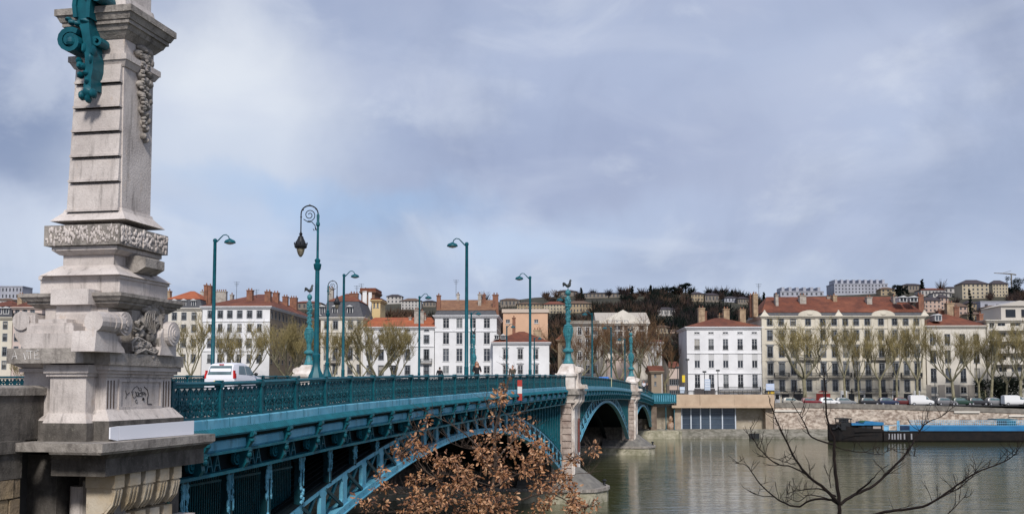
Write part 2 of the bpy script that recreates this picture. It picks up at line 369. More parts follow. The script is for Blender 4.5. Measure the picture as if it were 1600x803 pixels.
# ================================================================== BRIDGE
BW = 23.6
bridge = tag(empty('arch_bridge', W(0, 0, 0)), 'teal ironwork road bridge with three arches crossing the river', 'bridge')
S = [i * 2.5 for i in range(0, 74)]           # stations
xs = [i * 2.0 for i in range(0, 92)] + [184]
dk = MB(TB); dk.loft([(4.2, -1.02), (BW - 4.2, -1.02), (BW - 4.2, -1.55), (4.2, -1.55)], xs, hh); dk.build('roadway', ASPH, bridge)
for a, b_ in ((.1, 4.2), (BW - 4.2, BW - .1)):
    q = MB(TB); q.loft([(a, -.92), (b_, -.92), (b_, -1.5), (a, -1.5)], xs, hh); q.build('sidewalk', PAVE, bridge)
mk = MB(TB)
for i in range(2, 60): mk.add([(i * 3, 11.2, hh(i * 3) - 1.012), (i * 3 + 1.5, 11.2, hh(i * 3 + 1.5) - 1.012), (i * 3 + 1.5, 11.35, hh(i * 3 + 1.5) - 1.012), (i * 3, 11.35, hh(i * 3) - 1.012)], [(0, 1, 2, 3)])
mk.build('lane_marking', mat('road_white', (.7, .7, .68), .8), bridge)
PC = [(64.5, 69.4), (129.5, 133.9)]            # pier extents along the bridge
ARCH = [(.4, 64.6, 33.0, 7.02, .00455), (69.3, 129.6, 99.4, 7.85, .0061), (133.8, 180.5, 157.2, 6.45, .0079)]
SP = [(0.3, 64.5), (69.4, 129.5), (133.9, 181.0)]
def arch_lo(k, s): c = ARCH[k]; return c[3] - c[4] * (s - c[2]) ** 2
def arch_up(k, s): c = ARCH[k]; return arch_lo(k, s) + 1.22 + .0004 * (s - c[2]) ** 2
# panel of ornamental ironwork, local x along the bridge, z from -0.95 to 0
def panel_mesh():
    q = MB(); y0, y1 = -.022, .022
    x0, x1 = .07, 2.43
    q.box(x0 - .03, x1 + .03, -.03, .03, -.93, -.88); q.box(x0 - .03, x1 + .03, -.03, .03, -.16, -.125)
    n = 4; wd = (x1 - x0) / n
    for i in range(n):
        c = x0 + wd * (i + .5)
        q.box(c - .022, c + .022, -.03, .03, -.88, -.16)
        q.box(c - wd / 2 - .012, c - wd / 2 + .012, -.02, .02, -.88, -.16)
        q.ring((c, -.29), .10, .06, y0, y1, 10)
        q.ring((c, -.55), .145, .065, y0, y1, 12)
        for sg in (-1, 1):
            q.ring((c + sg * .14, -.76), .10, .055, y0, y1, 10, math.pi * .5, math.pi * (.5 - sg * 1.6), .045)
            q.ring((c + sg * .20, -.40), .09, .05, y0, y1, 9, -math.pi * .5, math.pi * (-.5 + sg * 1.5), .04)
            q.bar((c + sg * .27, -.60), (c + sg * .08, -.86), .05, y0, y1)
            q.bar((c + sg * .02, -.68), (c + sg * .26, -.52), .05, y0, y1); q.bar((c + sg * .08, -.40), (c + sg * .27, -.2), .04, y0, y1)
        q.ell((c, 0, -.545), (.05, .05, .06), 6, 4); q.ell((c, 0, -.19), (.05, .045, .04), 6, 4); q.ell((c, 0, -.83), (.06, .045, .05), 6, 4)
        for sg in (-.5, .5): q.ell((c + sg * wd, 0, -.68), (.05, .03, .075), 6, 4)
    me = q.build('tmp', TEAL); d = me.data; bpy.data.objects.remove(me); return d
PANEL = panel_mesh()
def post_mesh():
    q = MB(); q.box(-.06, .06, -.075, .075, -.95, -.02); q.box(-.08, .08, -.095, .095, -.95, -.82); q.box(-.085, .085, -.1, .1, -.16, -.02); q.box(-.075, .075, -.09, .09, .0, .035)
    me = q.build('tmp', TEAL); d = me.data; bpy.data.objects.remove(me); return d
POST = post_mesh()
def railing(t, a, b_, full=True):
    q = MB(TB); x_ = [a + (b_ - a) * i / max(2, int((b_ - a) / 2)) for i in range(max(2, int((b_ - a) / 2)) + 1)]
    q.loft([(t - .085, -.105), (t - .10, -.05), (t - .05, 0), (t + .05, 0), (t + .10, -.05), (t + .085, -.105)], x_, hh)
    q.loft([(t - .06, -.95), (t - .06, -.93), (t + .06, -.93), (t + .06, -.95)], x_, hh)
    r = q.build('railing', TEAL, bridge)
    n = int(round((b_ - a) / 2.5)); step = (b_ - a) / n
    for i in range(n + 1):
        s = a + i * step; ang = -math.atan(slope(s))
        pz = inst(POST, 'railing_post', r, W(s, t, hh(s)), (0, ang, HEAD))
        if i < n:
            pn = inst(PANEL, 'baluster_panel', r, W(s, t, hh(s)), (0, ang, HEAD)); pn.scale = (step / 2.5, 1, 1)
for a, b_ in ((0.0, 64.6), (69.3, 129.6), (133.9, 181.5)):
    railing(0.0, a, b_); railing(BW, a, b_)
# cornice, molding, web, flanges (per span, both sides)
def side(k, sg):
    a, b_ = SP[k]; t0 = 0 if sg > 0 else BW
    T = lambda p: W(p.x, t0 + sg * p.y, p.z)
    n = int((b_ - a) / 1.6); x_ = [a + (b_ - a) * i / n for i in range(n + 1)]
    q = MB(T); q.loft([(-.10, -.95), (-.15, -.98), (-.15, -1.20), (.3, -1.20), (.3, -.95)], x_, hh); c = q.build('fascia', TEAL_L, bridge)
    if sg > 0:
        j = MB(T)
        for i in range(1, int((b_ - a) / 1.25)):
            s = a + i * 1.25; j.box(s - .008, s + .008, -.156, -.12, hh(s) - 1.17, hh(s) - .96)
        j.build('fascia_joint', TEAL_M, c)
    q = MB(T); q.loft([(-.17, -1.20), (-.34, -1.36), (-.33, -1.40), (.3, -1.40), (.3, -1.20)], x_, hh)
    if sg > 0:
        s = a + .05
        while s < min(b_, 66):
            h = hh(s); q.add([(s, -.17, h - 1.20), (s + .07, -.17, h - 1.20), (s + .16, -.34, h - 1.355), (s + .09, -.34, h - 1.355), (s + .035, -.20, h - 1.185), (s + .125, -.355, h - 1.335)], [(0, 4, 5, 3), (4, 1, 2, 5), (0, 1, 4), (3, 5, 2)])
            s += .14
    q.build('rope_molding', TEAL_M, bridge)
    q = MB(T); q.loft([(-.30, -1.40), (-.22, -1.50), (.6, -1.50), (.6, -1.40)], x_, hh); q.build('soffit', TEAL_DK, bridge)  # shadow band under the moulding put into the dark paint
    q = MB(T); q.loft([(-.14, -1.50), (-.18, -1.56), (-.18, -1.74), (-.14, -1.80), (.0, -1.80), (.0, -1.50)], x_, hh); q.build('web_plate', TEAL_L, bridge)
    q = MB(T); q.loft([(-.26, -1.80), (-.26, -1.86), (.7, -1.86), (.7, -1.80)], x_, hh); q.build('flange', TEAL_M, bridge)
    # lattice frieze under the web
    TF = lambda p: W(p.x, t0 + sg * (p.y - .40), p.z)
    fr = MB(TF); fr2 = MB(TF)
    fr2.loft([(.62, -1.86), (.62, -2.34), (.68, -2.34), (.68, -1.86)], x_, hh)
    fr.loft([(.30, -2.34), (.30, -2.42), (.70, -2.42), (.70, -2.34)], x_, hh)
    nb = int(round((b_ - a) / 2.5))
    for i in range(nb):
        s = a + .3 + i * 2.5
        if abs(arch_up(k, s + 1.2)) > hh(s) - 1.9 or s > b_ - 2: continue
        h = hh(s + 1.2)
        fr.ring((s + .55, h - 2.08), .17, .05, .42, .52, 12); fr.ring((s + .55, h - 2.08), .07, .08, .40, .50, 8)
        for e in range(3):
            x0 = s + .95 + e * .42
            fr.bar((x0, h - 2.32), (x0 + .17, h - 1.88), .05, .45, .52); fr.bar((x0 + .34, h - 2.32), (x0 + .17, h - 1.88), .05, .45, .52); fr.bar((x0 + .08, h - 2.16), (x0 + .26, h - 2.16), .035, .45, .52)
    fr2.build('frieze_backing', TEAL_DK, bridge); fr.build('lattice_frieze', TEAL_M, bridge)
for k in range(3): side(k, 1); side(k, -1)
# brackets (near side, every bay)
def bracket_mesh():
    q = MB(lambda p: Vector((p.x, p.y - .37, p.z))); pr = [(.30, -1.36), (-.02, -1.36), (-.04, -1.44), (.02, -1.52), (.10, -1.56), (.06, -1.66), (.13, -1.78), (.10, -1.9), (.20, -2.06), (.17, -2.2), (.26, -2.34), (.40, -2.34), (.40, -1.36)]
    q.prism(pr, 'x', -.09, .09); q.prism([(.0, -1.38), (.0, -1.50), (.26, -1.50), (.26, -1.38)], 'x', -.13, .13)
    q.ell((0, .06, -1.60), (.11, .07, .07), 8, 5); q.ell((0, .14, -2.0), (.10, .07, .09), 8, 5)
    o = q.build('tmp', TEAL); d = o.data; bpy.data.objects.remove(o); return d
BRK = bracket_mesh()
NB = []
for k in range(3):
    a, b_ = SP[k]; s = a + 1.0
    while s < b_ - .3:
        NB.append((k, s)); s += 2.5
for k, s in NB: inst(BRK, 'bracket', bridge, W(s, 0, hh(s)), (0, -math.atan(slope(s)), HEAD))
# spandrel columns with garland and foot ornament
def column(k, s, t, sg, orn):
    top = hh(s) - 2.42; bot = arch_up(k, s) - .02
    if top - bot < .12: return
    T = lambda p: W(s + p.x, t + sg * p.y, p.z)
    q = MB(T); q.box(-.13, .13, 0, .12, bot, top)
    for e in (-.15, .08): q.box(e, e + .07, -.08, 0, bot, top)
    q.box(-.2, .2, -.09, .2, top - .12, top - .003); q.box(-.17, .17, -.06, .16, max(bot, top - .24), top - .12)
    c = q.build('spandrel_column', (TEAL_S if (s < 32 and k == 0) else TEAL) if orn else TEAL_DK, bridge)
    if orn and s < 75:
        g = MB(T); g.box(-.02, .02, -.075, -.05, bot + .05, top - .12); g.box(-.15, .15, -.07, -.06, top - .5, top - .12); L_ = min(1.0, (top - bot) * .55); n = 7
        for e in (-.13, .13):
            for i in range(n):
                g.ell((e + random.uniform(-.04, .04), -.075, top - .16 - L_ * i / n), (random.uniform(.035, .075) - .003 * i, .045, L_ / n * .75), 6, 4, jit=.3)
        if top - bot > 1.6:
            for i in range(6):
                g.ell((random.uniform(-.12, .12), -.09, bot + .1 + .09 * i), (.13 - .014 * i, .06, .07), 6, 4, jit=.2)
        g.build('cast_garland', TEAL_L if s < 32 else TEAL_M, c)
for k in range(3):
    a, b_ = SP[k]; s = a + 1.0
    step = 1.25 if k == 0 else 1.5
    while s < b_ - .3:
        if k == 0 and s < 30: 
            column(k, s, .36, 1, True); s += 2.5
        else: column(k, s, .36, 1, True); s += 1.25 if k < 2 else 1.6
# arch ribs
def rib(k, t, near):
    a, b_ = ARCH[k][0], ARCH[k][1]; n = int((b_ - a) / 1.0); x_ = [a + (b_ - a) * i / n for i in range(n + 1)]
    q = MB(TB)
    if near:
        q.loft([(t - .12, 0), (t - .12, .24), (t + .34, .24), (t + .34, 0)], x_, lambda s: arch_lo(k, s))
        q.loft([(t - .03, -.16), (t - .03, 0), (t + .2, 0), (t + .2, -.16)], x_, lambda s: arch_up(k, s))
        q.loft([(t - .16, -.04), (t - .16, .0), (t + .34, .0), (t + .34, -.04)], x_, lambda s: arch_lo(k, s))
        N_ = int(round((b_ - a) / 2.05)); st_ = (b_ - a) / N_
        for i in range(N_ + 1):
            s = a + i * st_; lo = arch_lo(k, s) + .22; up = arch_up(k, s) - .14; wd = .42
            q.add([(s - wd, t - .04, lo), (s + wd, t - .04, lo), (s + wd * .5, t - .04, lo + .22), (s + wd * .5, t - .04, up - .2), (s + wd, t - .04, up), (s - wd, t - .04, up), (s - wd * .5, t - .04, up - .2), (s - wd * .5, t - .04, lo + .22)] +
                  [(s - wd, t + .1, lo), (s + wd, t + .1, lo), (s + wd * .5, t + .1, lo + .22), (s + wd * .5, t + .1, up - .2), (s + wd, t + .1, up), (s - wd, t + .1, up), (s - wd * .5, t + .1, up - .2), (s - wd * .5, t + .1, lo + .22)],
                  [tuple(range(8)), tuple(range(15, 7, -1))] + [(i2, (i2 + 1) % 8, 8 + (i2 + 1) % 8, 8 + i2) for i2 in range(8)])
        r = q.build('arch_rib', TEAL_L, bridge)
        d = MB(TB); l2 = MB(TB)
        for i in range(N_):
            s = a + i * st_; e = s + st_
            d.bar((s + .24, arch_up(k, s + .24) - .15), (e - .24, arch_lo(k, e - .24) + .26), .12, t - .07, t + .0)
            l2.bar((s + .26, arch_lo(k, s + .26) + .26), (e - .26, arch_up(k, e - .26) - .15), .13, t + .08, t + .16)
        d.build('diagonal_brace', TEAL_S, r); l2.build('diagonal_brace', TEAL_M, r)
        rv = MB(TB)
        if k == 0:
            for i in range(int((b_ - a) / .5)):
                s = a + .2 + i * .5; rv.ell((s, t - .125, arch_lo(k, s) + .12), (.022, .015, .022), 5, 3)
            rv.build('rivet_row', TEAL_M, r)
    else:
        q.loft([(t, 0), (t, .9), (t + .1, .9), (t + .1, 0)], x_, lambda s: arch_lo(k, s))
        q.loft([(t - .2, 0), (t - .2, .06), (t + .3, .06), (t + .3, 0)], x_, lambda s: arch_lo(k, s))
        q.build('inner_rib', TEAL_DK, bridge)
for k in range(3):
    rib(k, .34, True); rib(k, BW - .5, True)
    for t_ in (3.6, 7.2, 10.8, 14.4, 18.0): rib(k, t_, False)
    # corrugated extrados plate and cross beams under the deck
    a, b_ = ARCH[k][0], ARCH[k][1]; n = int((b_ - a) / 1.0); x_ = [a + (b_ - a) * i / n for i in range(n + 1)]
    q = MB(TB); q.loft([(.3, -.0), (.3, .05), (20.8, .05), (20.8, -.0)], x_, lambda s: arch_up(k, s))
    for j in range(14): q.loft([(.5 + j * .28, .05), (.5 + j * .28, .10), (.6 + j * .28, .10), (.6 + j * .28, .05)], x_, lambda s: arch_up(k, s))
    q.build('extrados_plate', TEAL_DK, bridge)
    q = MB(TB); s = a + 1
    while s < b_:
        q.box(s - .12, s + .12, .7, BW - .7, hh(s) - 2.3, hh(s) - 1.5); s += 2.5
    q.build('cross_beam', TEAL_DK, bridge)
    q = MB(TB); q.loft([(5.6, -1.5), (5.6, -9.0), (5.7, -9.0), (5.7, -1.5)], [x for x in x_ if abs(x - ARCH[k][2]) > 1e9] or [a, a + .01], hh)
    for t_ in (3.65, 10.85):
        s = a + 1
        while s < b_:
            if hh(s) - 1.5 - arch_up(k, s) > .4:
                q.box(s - .1, s + .1, t_ - .1, t_ + .1, arch_up(k, s) + .02, hh(s) - 2.3)
            s += 1.25
    q.build('inner_columns', TEAL_DK, bridge)
    # opaque sheets added between the inner ribs to keep the vault dark
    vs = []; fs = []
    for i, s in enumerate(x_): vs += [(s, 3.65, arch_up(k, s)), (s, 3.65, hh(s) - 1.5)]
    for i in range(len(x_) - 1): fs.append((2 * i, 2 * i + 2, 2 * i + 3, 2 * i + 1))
    q = MB(TB); q.add([v for v in vs], fs); q.add([(v[0], v[1] + .08, v[2]) for v in vs], fs); q.build('added_shade_screen', TEAL_DK, bridge)
# security grille in the first bays
q = MB(TB)
for i in range(70): q.box(.5 + i * .13, .53 + i * .13, .95, .98, 3.0, hh(3) - 2.5)
for z in (3.4, 5.2, 6.9): q.box(.5, 9.6, .94, .99, z, z + .06)
q.build('security_grille', TEAL, bridge)
# downpipe beside the abutment
q = MB(TB); q.tube([(-.25, -.12, 1), (-.25, -.12, 7.6)], .045, 8); tag(q.build('drain_pipe', mat('green_pipe', (.01, .09, .075), .4)), 'slim dark green vertical drain pipe beside the stone abutment', 'pipe')

# stone abutments (near, far)
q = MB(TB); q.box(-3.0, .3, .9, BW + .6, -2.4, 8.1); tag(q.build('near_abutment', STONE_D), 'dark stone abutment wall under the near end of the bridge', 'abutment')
# ---------------------------------------------------------------- piers
def pier(c, label, lab2, idx):
    r = tag(empty('bridge_pier', W(c, BW / 2, 0)), label, 'bridge pier', 'stone piers of the bridge')
    a, b_ = c - 2.05, c + 2.05; zt = hh(c) - .95
    body = MB(TB); z = 1.9; i = 0
    body.box(a + .06, b_ - .06, -.85, BW + .85, 1.0, zt - 1.1)
    for y0, y1 in ((-.40, 1.2), (BW - 1.2, BW + .40)): body = MB(TB); body.box(a + .06, b_ - .06, y0, y1, 1.0, zt - 1.1); body.build('pier_end', PIER, r)
    body = MB(TB); body.box(a + .1, b_ - .1, 1.2, BW - 1.2, 1.0, zt - 1.1); body.build('shaded_pier_core', STONE_D, r)  # darker stone here puts the shade under the arch into the colour
    for sgn, t0 in ((1, 0), (-1, BW)):
        T = lambda p: W(p.x, t0 + sgn * p.y, p.z)
        bb = MB(T); z = 2.3
        while z < zt - 1.5:
            bb.box(a - .02, a + .5, -.50, .25, z, z + .46); z += .56
        bb.build('rusticated_band', PIER, r)
        ww = MB(T); ww.box(a + .25, b_ + .02, -.64, -.39, 1.6, zt - 1.15); ww.box(a + .45, a + .9, -.72, -.62, 1.6, zt - 1.15); ww.box(b_ - .45, b_ - .05, -.72, -.62, 1.6, zt - 1.15)
        ww.build('pilaster', WHSTONE, r)
        cp = MB(T)
        cp.frus((a - .02, b_ + .02, -.68, .3), (a - .25, b_ + .25, -1.05, .3), zt - 1.15, zt - .65)
        cp.box(a - .1, b_ + .1, -.82, .3, zt - 1.35, zt - 1.15)
        for e in (a + .1, c - .3, b_ - .75):
            cp.prism([(-.66, zt - 1.9), (-.82, zt - 1.6), (-1.14, zt - 1.25), (-1.14, zt - .7), (-.5, zt - .7)], 'x', e, e + .6)
        cp.build('corbel_cap', WHSTONE, r)
        sl = MB(T); sl.box(a - .35, b_ + .35, -1.25, .1, zt - .65, zt - .38); sl.box(a - .25, b_ + .25, -1.10, .1, zt - .38, zt - .18); sl.build('cap_slab', STONE_M, r)
        pd = MB(T)
        pd.box(c - 1.6, c + 1.3, -.75, .75, zt - .18, zt + .75)
        pd.frus((c - 1.6, c + 1.3, -.75, .75), (c - 1.75, c + 1.45, -.9, .9), zt + .75, zt + .92)
        pd.box(c - 1.75, c + 1.45, -.9, .9, zt + .92, zt + 1.12)
        pd.frus((c - 1.55, c + 1.25, -.75, .75), (c - 1.2, c + .95, -.6, .6), zt + 1.12, zt + 1.6)
        pd.frus((c - 1.2, c + .95, -.6, .6), (c - .7, c + .6, -.45, .45), zt + 1.6, zt + 1.95)
        pd.build('pedestal', WHSTONE, r, False)
        vo = MB(T)
        for e in (c - .55, c + .55):
            vo.prism([(-.7, zt + 1.75), (-.95, zt + 1.72), (-1.15, zt + 1.5), (-1.1, zt + 1.25), (-.95, zt + 1.1), (-.95, zt + .3), (-1.15, zt + .1), (-1.55, zt - .02), (-1.6, zt - .18), (-.6, zt - .18)], 'x', e - .3, e + .3)
            vo.tube([(e - .34, -1.0, zt + 1.42), (e + .34, -1.0, zt + 1.42)], .24, 12)
            vo.tube([(e - .34, -1.38, zt + .02), (e + .34, -1.38, zt + .02)], .17, 12)
        vo.build('scroll_volute', WHSTONE, r)
        # footing with pointed cutwater
        ft = MB(T)
        pl = [(a - 1.3, 2.0), (a - 1.3, -1.6), (a - .6, -2.6), (c - .6, -3.3), (c + .6, -3.3), (b_ + .6, -2.6), (b_ + 1.3, -1.6), (b_ + 1.3, 2.0)]
        ft.prism([(x, (BW / 2 if y > 0 else y)) for x, y in pl], 'z', -.5, .95)
        ft.build('footing', FOOT, r)
        sl = MB(T); p2 = [(x * 1.0 + (x - c) * -.02 - 0, y) for x, y in pl]
        sl.prism([(c + (x - c) * 1.04, (BW / 2 if y > 0 else y * 1.04)) for x, y in pl], 'z', .95, 1.22); sl.build('footing_slab', STONE_M, r)
        n = len(pl); base = [(c + (x - c) * .96, (4.0 if y > 0 else y * .93), 1.22) for x, y in pl]; tip = [(c + (x - c) * .25, (4.0 if y > 0 else max(y * .3, -1.1)), 2.75) for x, y in pl]
        py_ = MB(T); py_.add(base + tip, [(i, (i + 1) % n, n + (i + 1) % n, n + i) for i in range(n)] + [tuple(range(n, 2 * n))]); py_.build('cutwater_cap', mat('cutwater_stone', (.20, .19, .17), .9, col2=(.11, .105, .1), noise_scale=1.5), r)
        if sgn == 1:
            bo = MB(T); bo.lathe([(.16, 0), (.12, .12), (.1, .35), (.2, .42), (.2, .5), (.05, .56)], (c + .2, -3.0, 1.22), 10); bo.build('mooring_bollard', BLACK, r, True)
    if idx == 0:
        g = MB(TB); g.box(c + .7, c + 1.25, -.80, -.725, 4.0, 6.9); p = g.build('navigation_plate', mat('rusty_red', (.22, .05, .035), .7, col2=(.12, .03, .02), noise_scale=4), r)
    return r
pier(66.95, 'stone bridge pier with cutwater nearest the camera', '', 0); pier(131.7, 'smaller looking stone bridge pier beyond the middle arch', '', 1)
# ---------------------------------------------------------------- ornamental columns with roosters
def cock(q, z):
    q.ell((0, 0, z + .34), (.22, .12, .15), 8, 6); q.tube([(.10, 0, z + .34), (.17, 0, z + .58), (.19, 0, z + .80)], [.15, .11, .07], 7)
    q.ell((.22, 0, z + .79), (.085, .06, .07), 7, 5); q.tube([(.28, 0, z + .79), (.37, 0, z + .765)], [.03, .006], 5)
    q.prism([(.14, z + .83), (.2, z + .92), (.24, z + .86), (.29, z + .9), (.3, z + .82)], 'y', -.015, .015)
    for i in range(5):
        q.tube([(-.12, 0, z + .36), (-.28, .03 * (i - 2), z + .40 + .04 * i), (-.40, .05 * (i - 2), z + .36 + .06 * i), (-.46, .05 * (i - 2), z + .22 + .07 * i)], [.08, .07, .06, .02], 5)
    for e in (-.05, .05): q.tube([(0, e, z + .24), (.01, e, z)], [.03, .02], 5)
def orn_column():
    r = empty('ornamental_column')
    q = MB(); q.lathe([(.44, 0), (.46, .12), (.38, .2), (.34, .42), (.27, .55), (.25, .8)], n=8, sq=.5); q.lathe([(.25, .8), (.26, .95), (.44, 1.05), (.47, 1.15), (.44, 1.25), (.30, 1.32), (.24, 1.4)], n=12); q.build('base', VERDI, r, True)
    for i in range(8):
        pass
    q = MB(); q.lathe([(.20, 1.4), (.21, 1.9), (.30, 2.2), (.385, 2.95), (.40, 3.15), (.33, 3.2), (.36, 3.28), (.28, 3.36), (.18, 3.42)], n=8, sq=.8)
    for a in range(4):
        th = a * math.pi / 2; q.ell((.38 * math.cos(th), .38 * math.sin(th), 2.85), (.07, .07, .22), 6, 5, jit=.2); q.ell((.36 * math.cos(th), .36 * math.sin(th), 2.5), (.05, .05, .14), 6, 5, jit=.2)
    q.build('urn_pedestal', VERDI, r)
    q = MB(); q.lathe([(.18, 3.42), (.15, 3.6), (.2, 3.75), (.19, 4.3), (.16, 4.7), (.2, 5.1), (.22, 5.5), (.16, 5.75), (.10, 5.9)], n=10)
    for i in range(30):
        a = i * 1.05; z = 3.7 + i * .066; q.ell((.17 * math.cos(a), .17 * math.sin(a), z), (.085, .085, .11), 6, 4, jit=.25)
    for i in range(14):
        a = i * 2.3; q.ell((.2 * math.cos(a), .2 * math.sin(a), 5.0 + (i % 5) * .14), (.10, .10, .12), 6, 4, jit=.3)
    q.build('garlanded_shaft', VERDI, r)
    q = MB(); q.lathe([(.06, 5.86), (.12, 5.9), (.21, 6.02), (.24, 6.15), (.21, 6.28), (.12, 6.38), (.07, 6.42)], n=12); q.build('ball_finial', VERDI, r, True)
    q = MB(); cock(q, 6.40); q.build('rooster_figure', BRONZE, r, True)
    return r
oc = orn_column()
OC = [(66.8, 0, 'turquoise ornamental column with a rooster on the nearest white pier pedestal'), (66.8, BW, 'turquoise column with a rooster beyond the ornate lantern, left side of the bridge'),
      (131.6, 0, 'distant turquoise column on the second pier, right side of the bridge'), (131.6, BW, 'distant turquoise column on the second pier seen over the far railing')]
allc = [oc] + [copy_tree(oc) for _ in OC[1:]]
for o, (s, t, l) in zip(allc, OC):
    o.location = W(s, t, hh(s) - .95 + 1.93); o.rotation_euler = (0, 0, R(10)); tag(o, l, 'column', 'ornamental columns of the bridge')
# ================================================================== STONE PYLON at the bridge head
py0 = W(-1.9, .6, 0)
pyl = tag(empty('stone_pylon', py0), 'tall carved limestone pylon with scrolls and cornice at the bridge head', 'pylon')
def ext(L_, C_, R_, y, tc):
    s0 = s_of(C_, y, tc); s1 = s_of(R_, y, tc); tl = t_of(L_, y, s0); return (s0, s1, tc, tl)
def zc(y, e): return z_of(y, e[0], e[2])
def blk(q, top, bot, yt, yb, tc):
    """top/bot = (left, corner, right) pixels of the block seen at heights yt, yb"""
    a = ext(*top, yt, tc); b_ = ext(*bot, yb, tc); z1 = zc(yt, a); z0 = zc(yb, b_)
    q.frus(b_, a, z0, z1); return a, b_, z0, z1
def grow(e, d, d2=None): d2 = d if d2 is None else d2; return (e[0] - d, e[1] + d, e[2] - d, e[3] + d2)
# shaft
q = MB(TB)
eT = ext(119, 194, 240, 100, -.2); eB = ext(104, 190, 235, 330, -.2)
zT = zc(42, ext(121, 196, 241, 42, -.2)); zB = zc(330, eB); z100 = zc(100, eT)
def lerp(z):
    u = (z - zB) / (z100 - zB); return tuple(eB[i] + (eT[i] - eB[i]) * u for i in range(4))
q.frus(lerp(zB), lerp(zT), zB, zT); q.build('shaft', STONE, pyl)
q = MB(TB)                                    # rusticated front pilaster: blocks with joints between
ys = [100, 133, 171, 208, 247, 286, 330]
for i in range(6):
    za, zb = zc(ys[i], eT), zc(ys[i + 1], eB)
    za -= .02; zb += .03 if i < 5 else 0
    a, b_ = lerp(za), lerp(zb)
    q.frus((b_[0] - .11, b_[0] + .1, b_[2] + .03, b_[3] - .08), (a[0] - .07, a[0] + .1, a[2] + .03, a[3] - .08), zb, za)
    q.box(b_[0] - .135, b_[0], b_[2] + .02, b_[3] - .07, zb, zb + .05)
q.build('rusticated_pilaster', STONE, pyl)
# flared base of the shaft
q = MB(TB); b1 = lerp(zB); zF = zc(345, eB); q.frus(grow(b1, .24), grow(b1, .05), zF, zB); q.frus(grow(b1, .05), grow(b1, .03), zB, zB + .07); q.build('shaft_base', STONE, pyl)
# capital mouldings and cornice
q = MB(TB); z1, z0 = zc(86, eT), zc(104, eT); e = lerp(z0)
q.frus(grow(e, .03), grow(e, .1), z0, (z0 + z1) / 2); q.box(*grow(e, .12), (z0 + z1) / 2, z1); q.build('necking', STONE, pyl)
q = MB(TB); e = lerp(zT)
zz = [zc(y, e) for y in (60, 50, 42, 36, 27, 17)]
q.frus(grow(e, .02), grow(e, .14), zz[0], zz[1]); q.frus(grow(e, .15), grow(e, .20), zz[1], zz[2]); q.box(*grow(e, .24), zz[2], zz[3]); q.frus(grow(e, .27), grow(e, .33), zz[3], zz[4]); q.box(*grow(e, .36), zz[4], zz[5])
for i in range(9):
    u = e[0] - .12 + i * (e[1] - e[0] + .24) / 8
cn = q.build('cornice', STONE_M, pyl)
q = MB(TB); q.frus(grow(e, .05), grow(e, -.02), zz[5], zz[5] + .35); q.box(*grow(e, -.06), zz[5] + .35, zz[5] + 1.6); q.build('crown_block', STONE, pyl)
# vermiculated band: real tooth-shaped relief
eb = ext(69, 187, 263, 362, -.42); zb1, zb0 = zc(349, eb), zc(381, eb)
q = MB(TB); q.box(*eb, zb0, zb1); band = q.build('carved_band', STONE_M, pyl)
q = MB(TB); rnd = random.Random(3)
for i in range(150):
    z = rnd.uniform(zb0 + .05, zb1 - .05); h = rnd.uniform(.03, .11)
    u = rnd.uniform(eb[2] + .05, eb[3] - .05); q.ell((eb[0], u, z), (.035, rnd.uniform(.015, .035), h * .7), 6, 4)
for i in range(120):
    z = rnd.uniform(zb0 + .05, zb1 - .05); u = rnd.uniform(eb[0] + .05, eb[1] - .05); q.ell((u, eb[2], z), (rnd.uniform(.02, .05), .035, rnd.uniform(.03, .07)), 6, 4)
q.build('worm_relief', STONE, band)
# under-band mouldings, neck, flare, slab
q = MB(TB)
y_ = lambda y: zc(y, eb)
en = ext(99, 178, 236, 402, -.14)
q.box(*grow(en, .17), y_(388), y_(382)); q.frus(grow(en, .06), grow(en, .16), y_(394), y_(388)); q.box(*en, y_(412), y_(394)); q.frus(grow(en, .34), grow(en, .02), y_(429), y_(411)); q.build('neck', STONE, pyl)
es = ext(63, 187, 262, 445, -.40)
q = MB(TB); q.box(*es, y_(461), y_(428)); q.box(*grow(es, .03), y_(434), y_(428.5)); q.build('slab', STONE, pyl)
q = MB(TB); q.prism([(-.45, y_(393)), (-.62, y_(397)), (-.62, y_(411)), (-.40, y_(420)), (-.1, y_(420)), (-.1, y_(393))], 'x', en[0] + .45, en[0] + 1.25); q.build('keystone', STONE_M, pyl)
# die (pedestal body)
TD = -.32
ed = ext(84, 166, 267, 610, TD); zd = lambda y: z_of(y, ed[0], ed[2])
q = MB(TB); q.box(*ed, zd(657), zd(570)); die = q.build('die', STONE, pyl)
q = MB(TB)
for (ya, yb, g) in ((570, 578, .16), (578, 583, .10), (583, 588, .04)): q.box(*grow(ed, g), zd(yb), zd(ya))
q.frus(grow(ed, .22), grow(ed, .03), zd(657), zd(640)); q.build('die_moulding', STONE, pyl)
q = MB(TB); q.box(*grow(ed, .22), zd(694), zd(657)); q.box(*grow(ed, .18), zd(657), zd(654)); q.build('base_course', STONE_D, pyl)
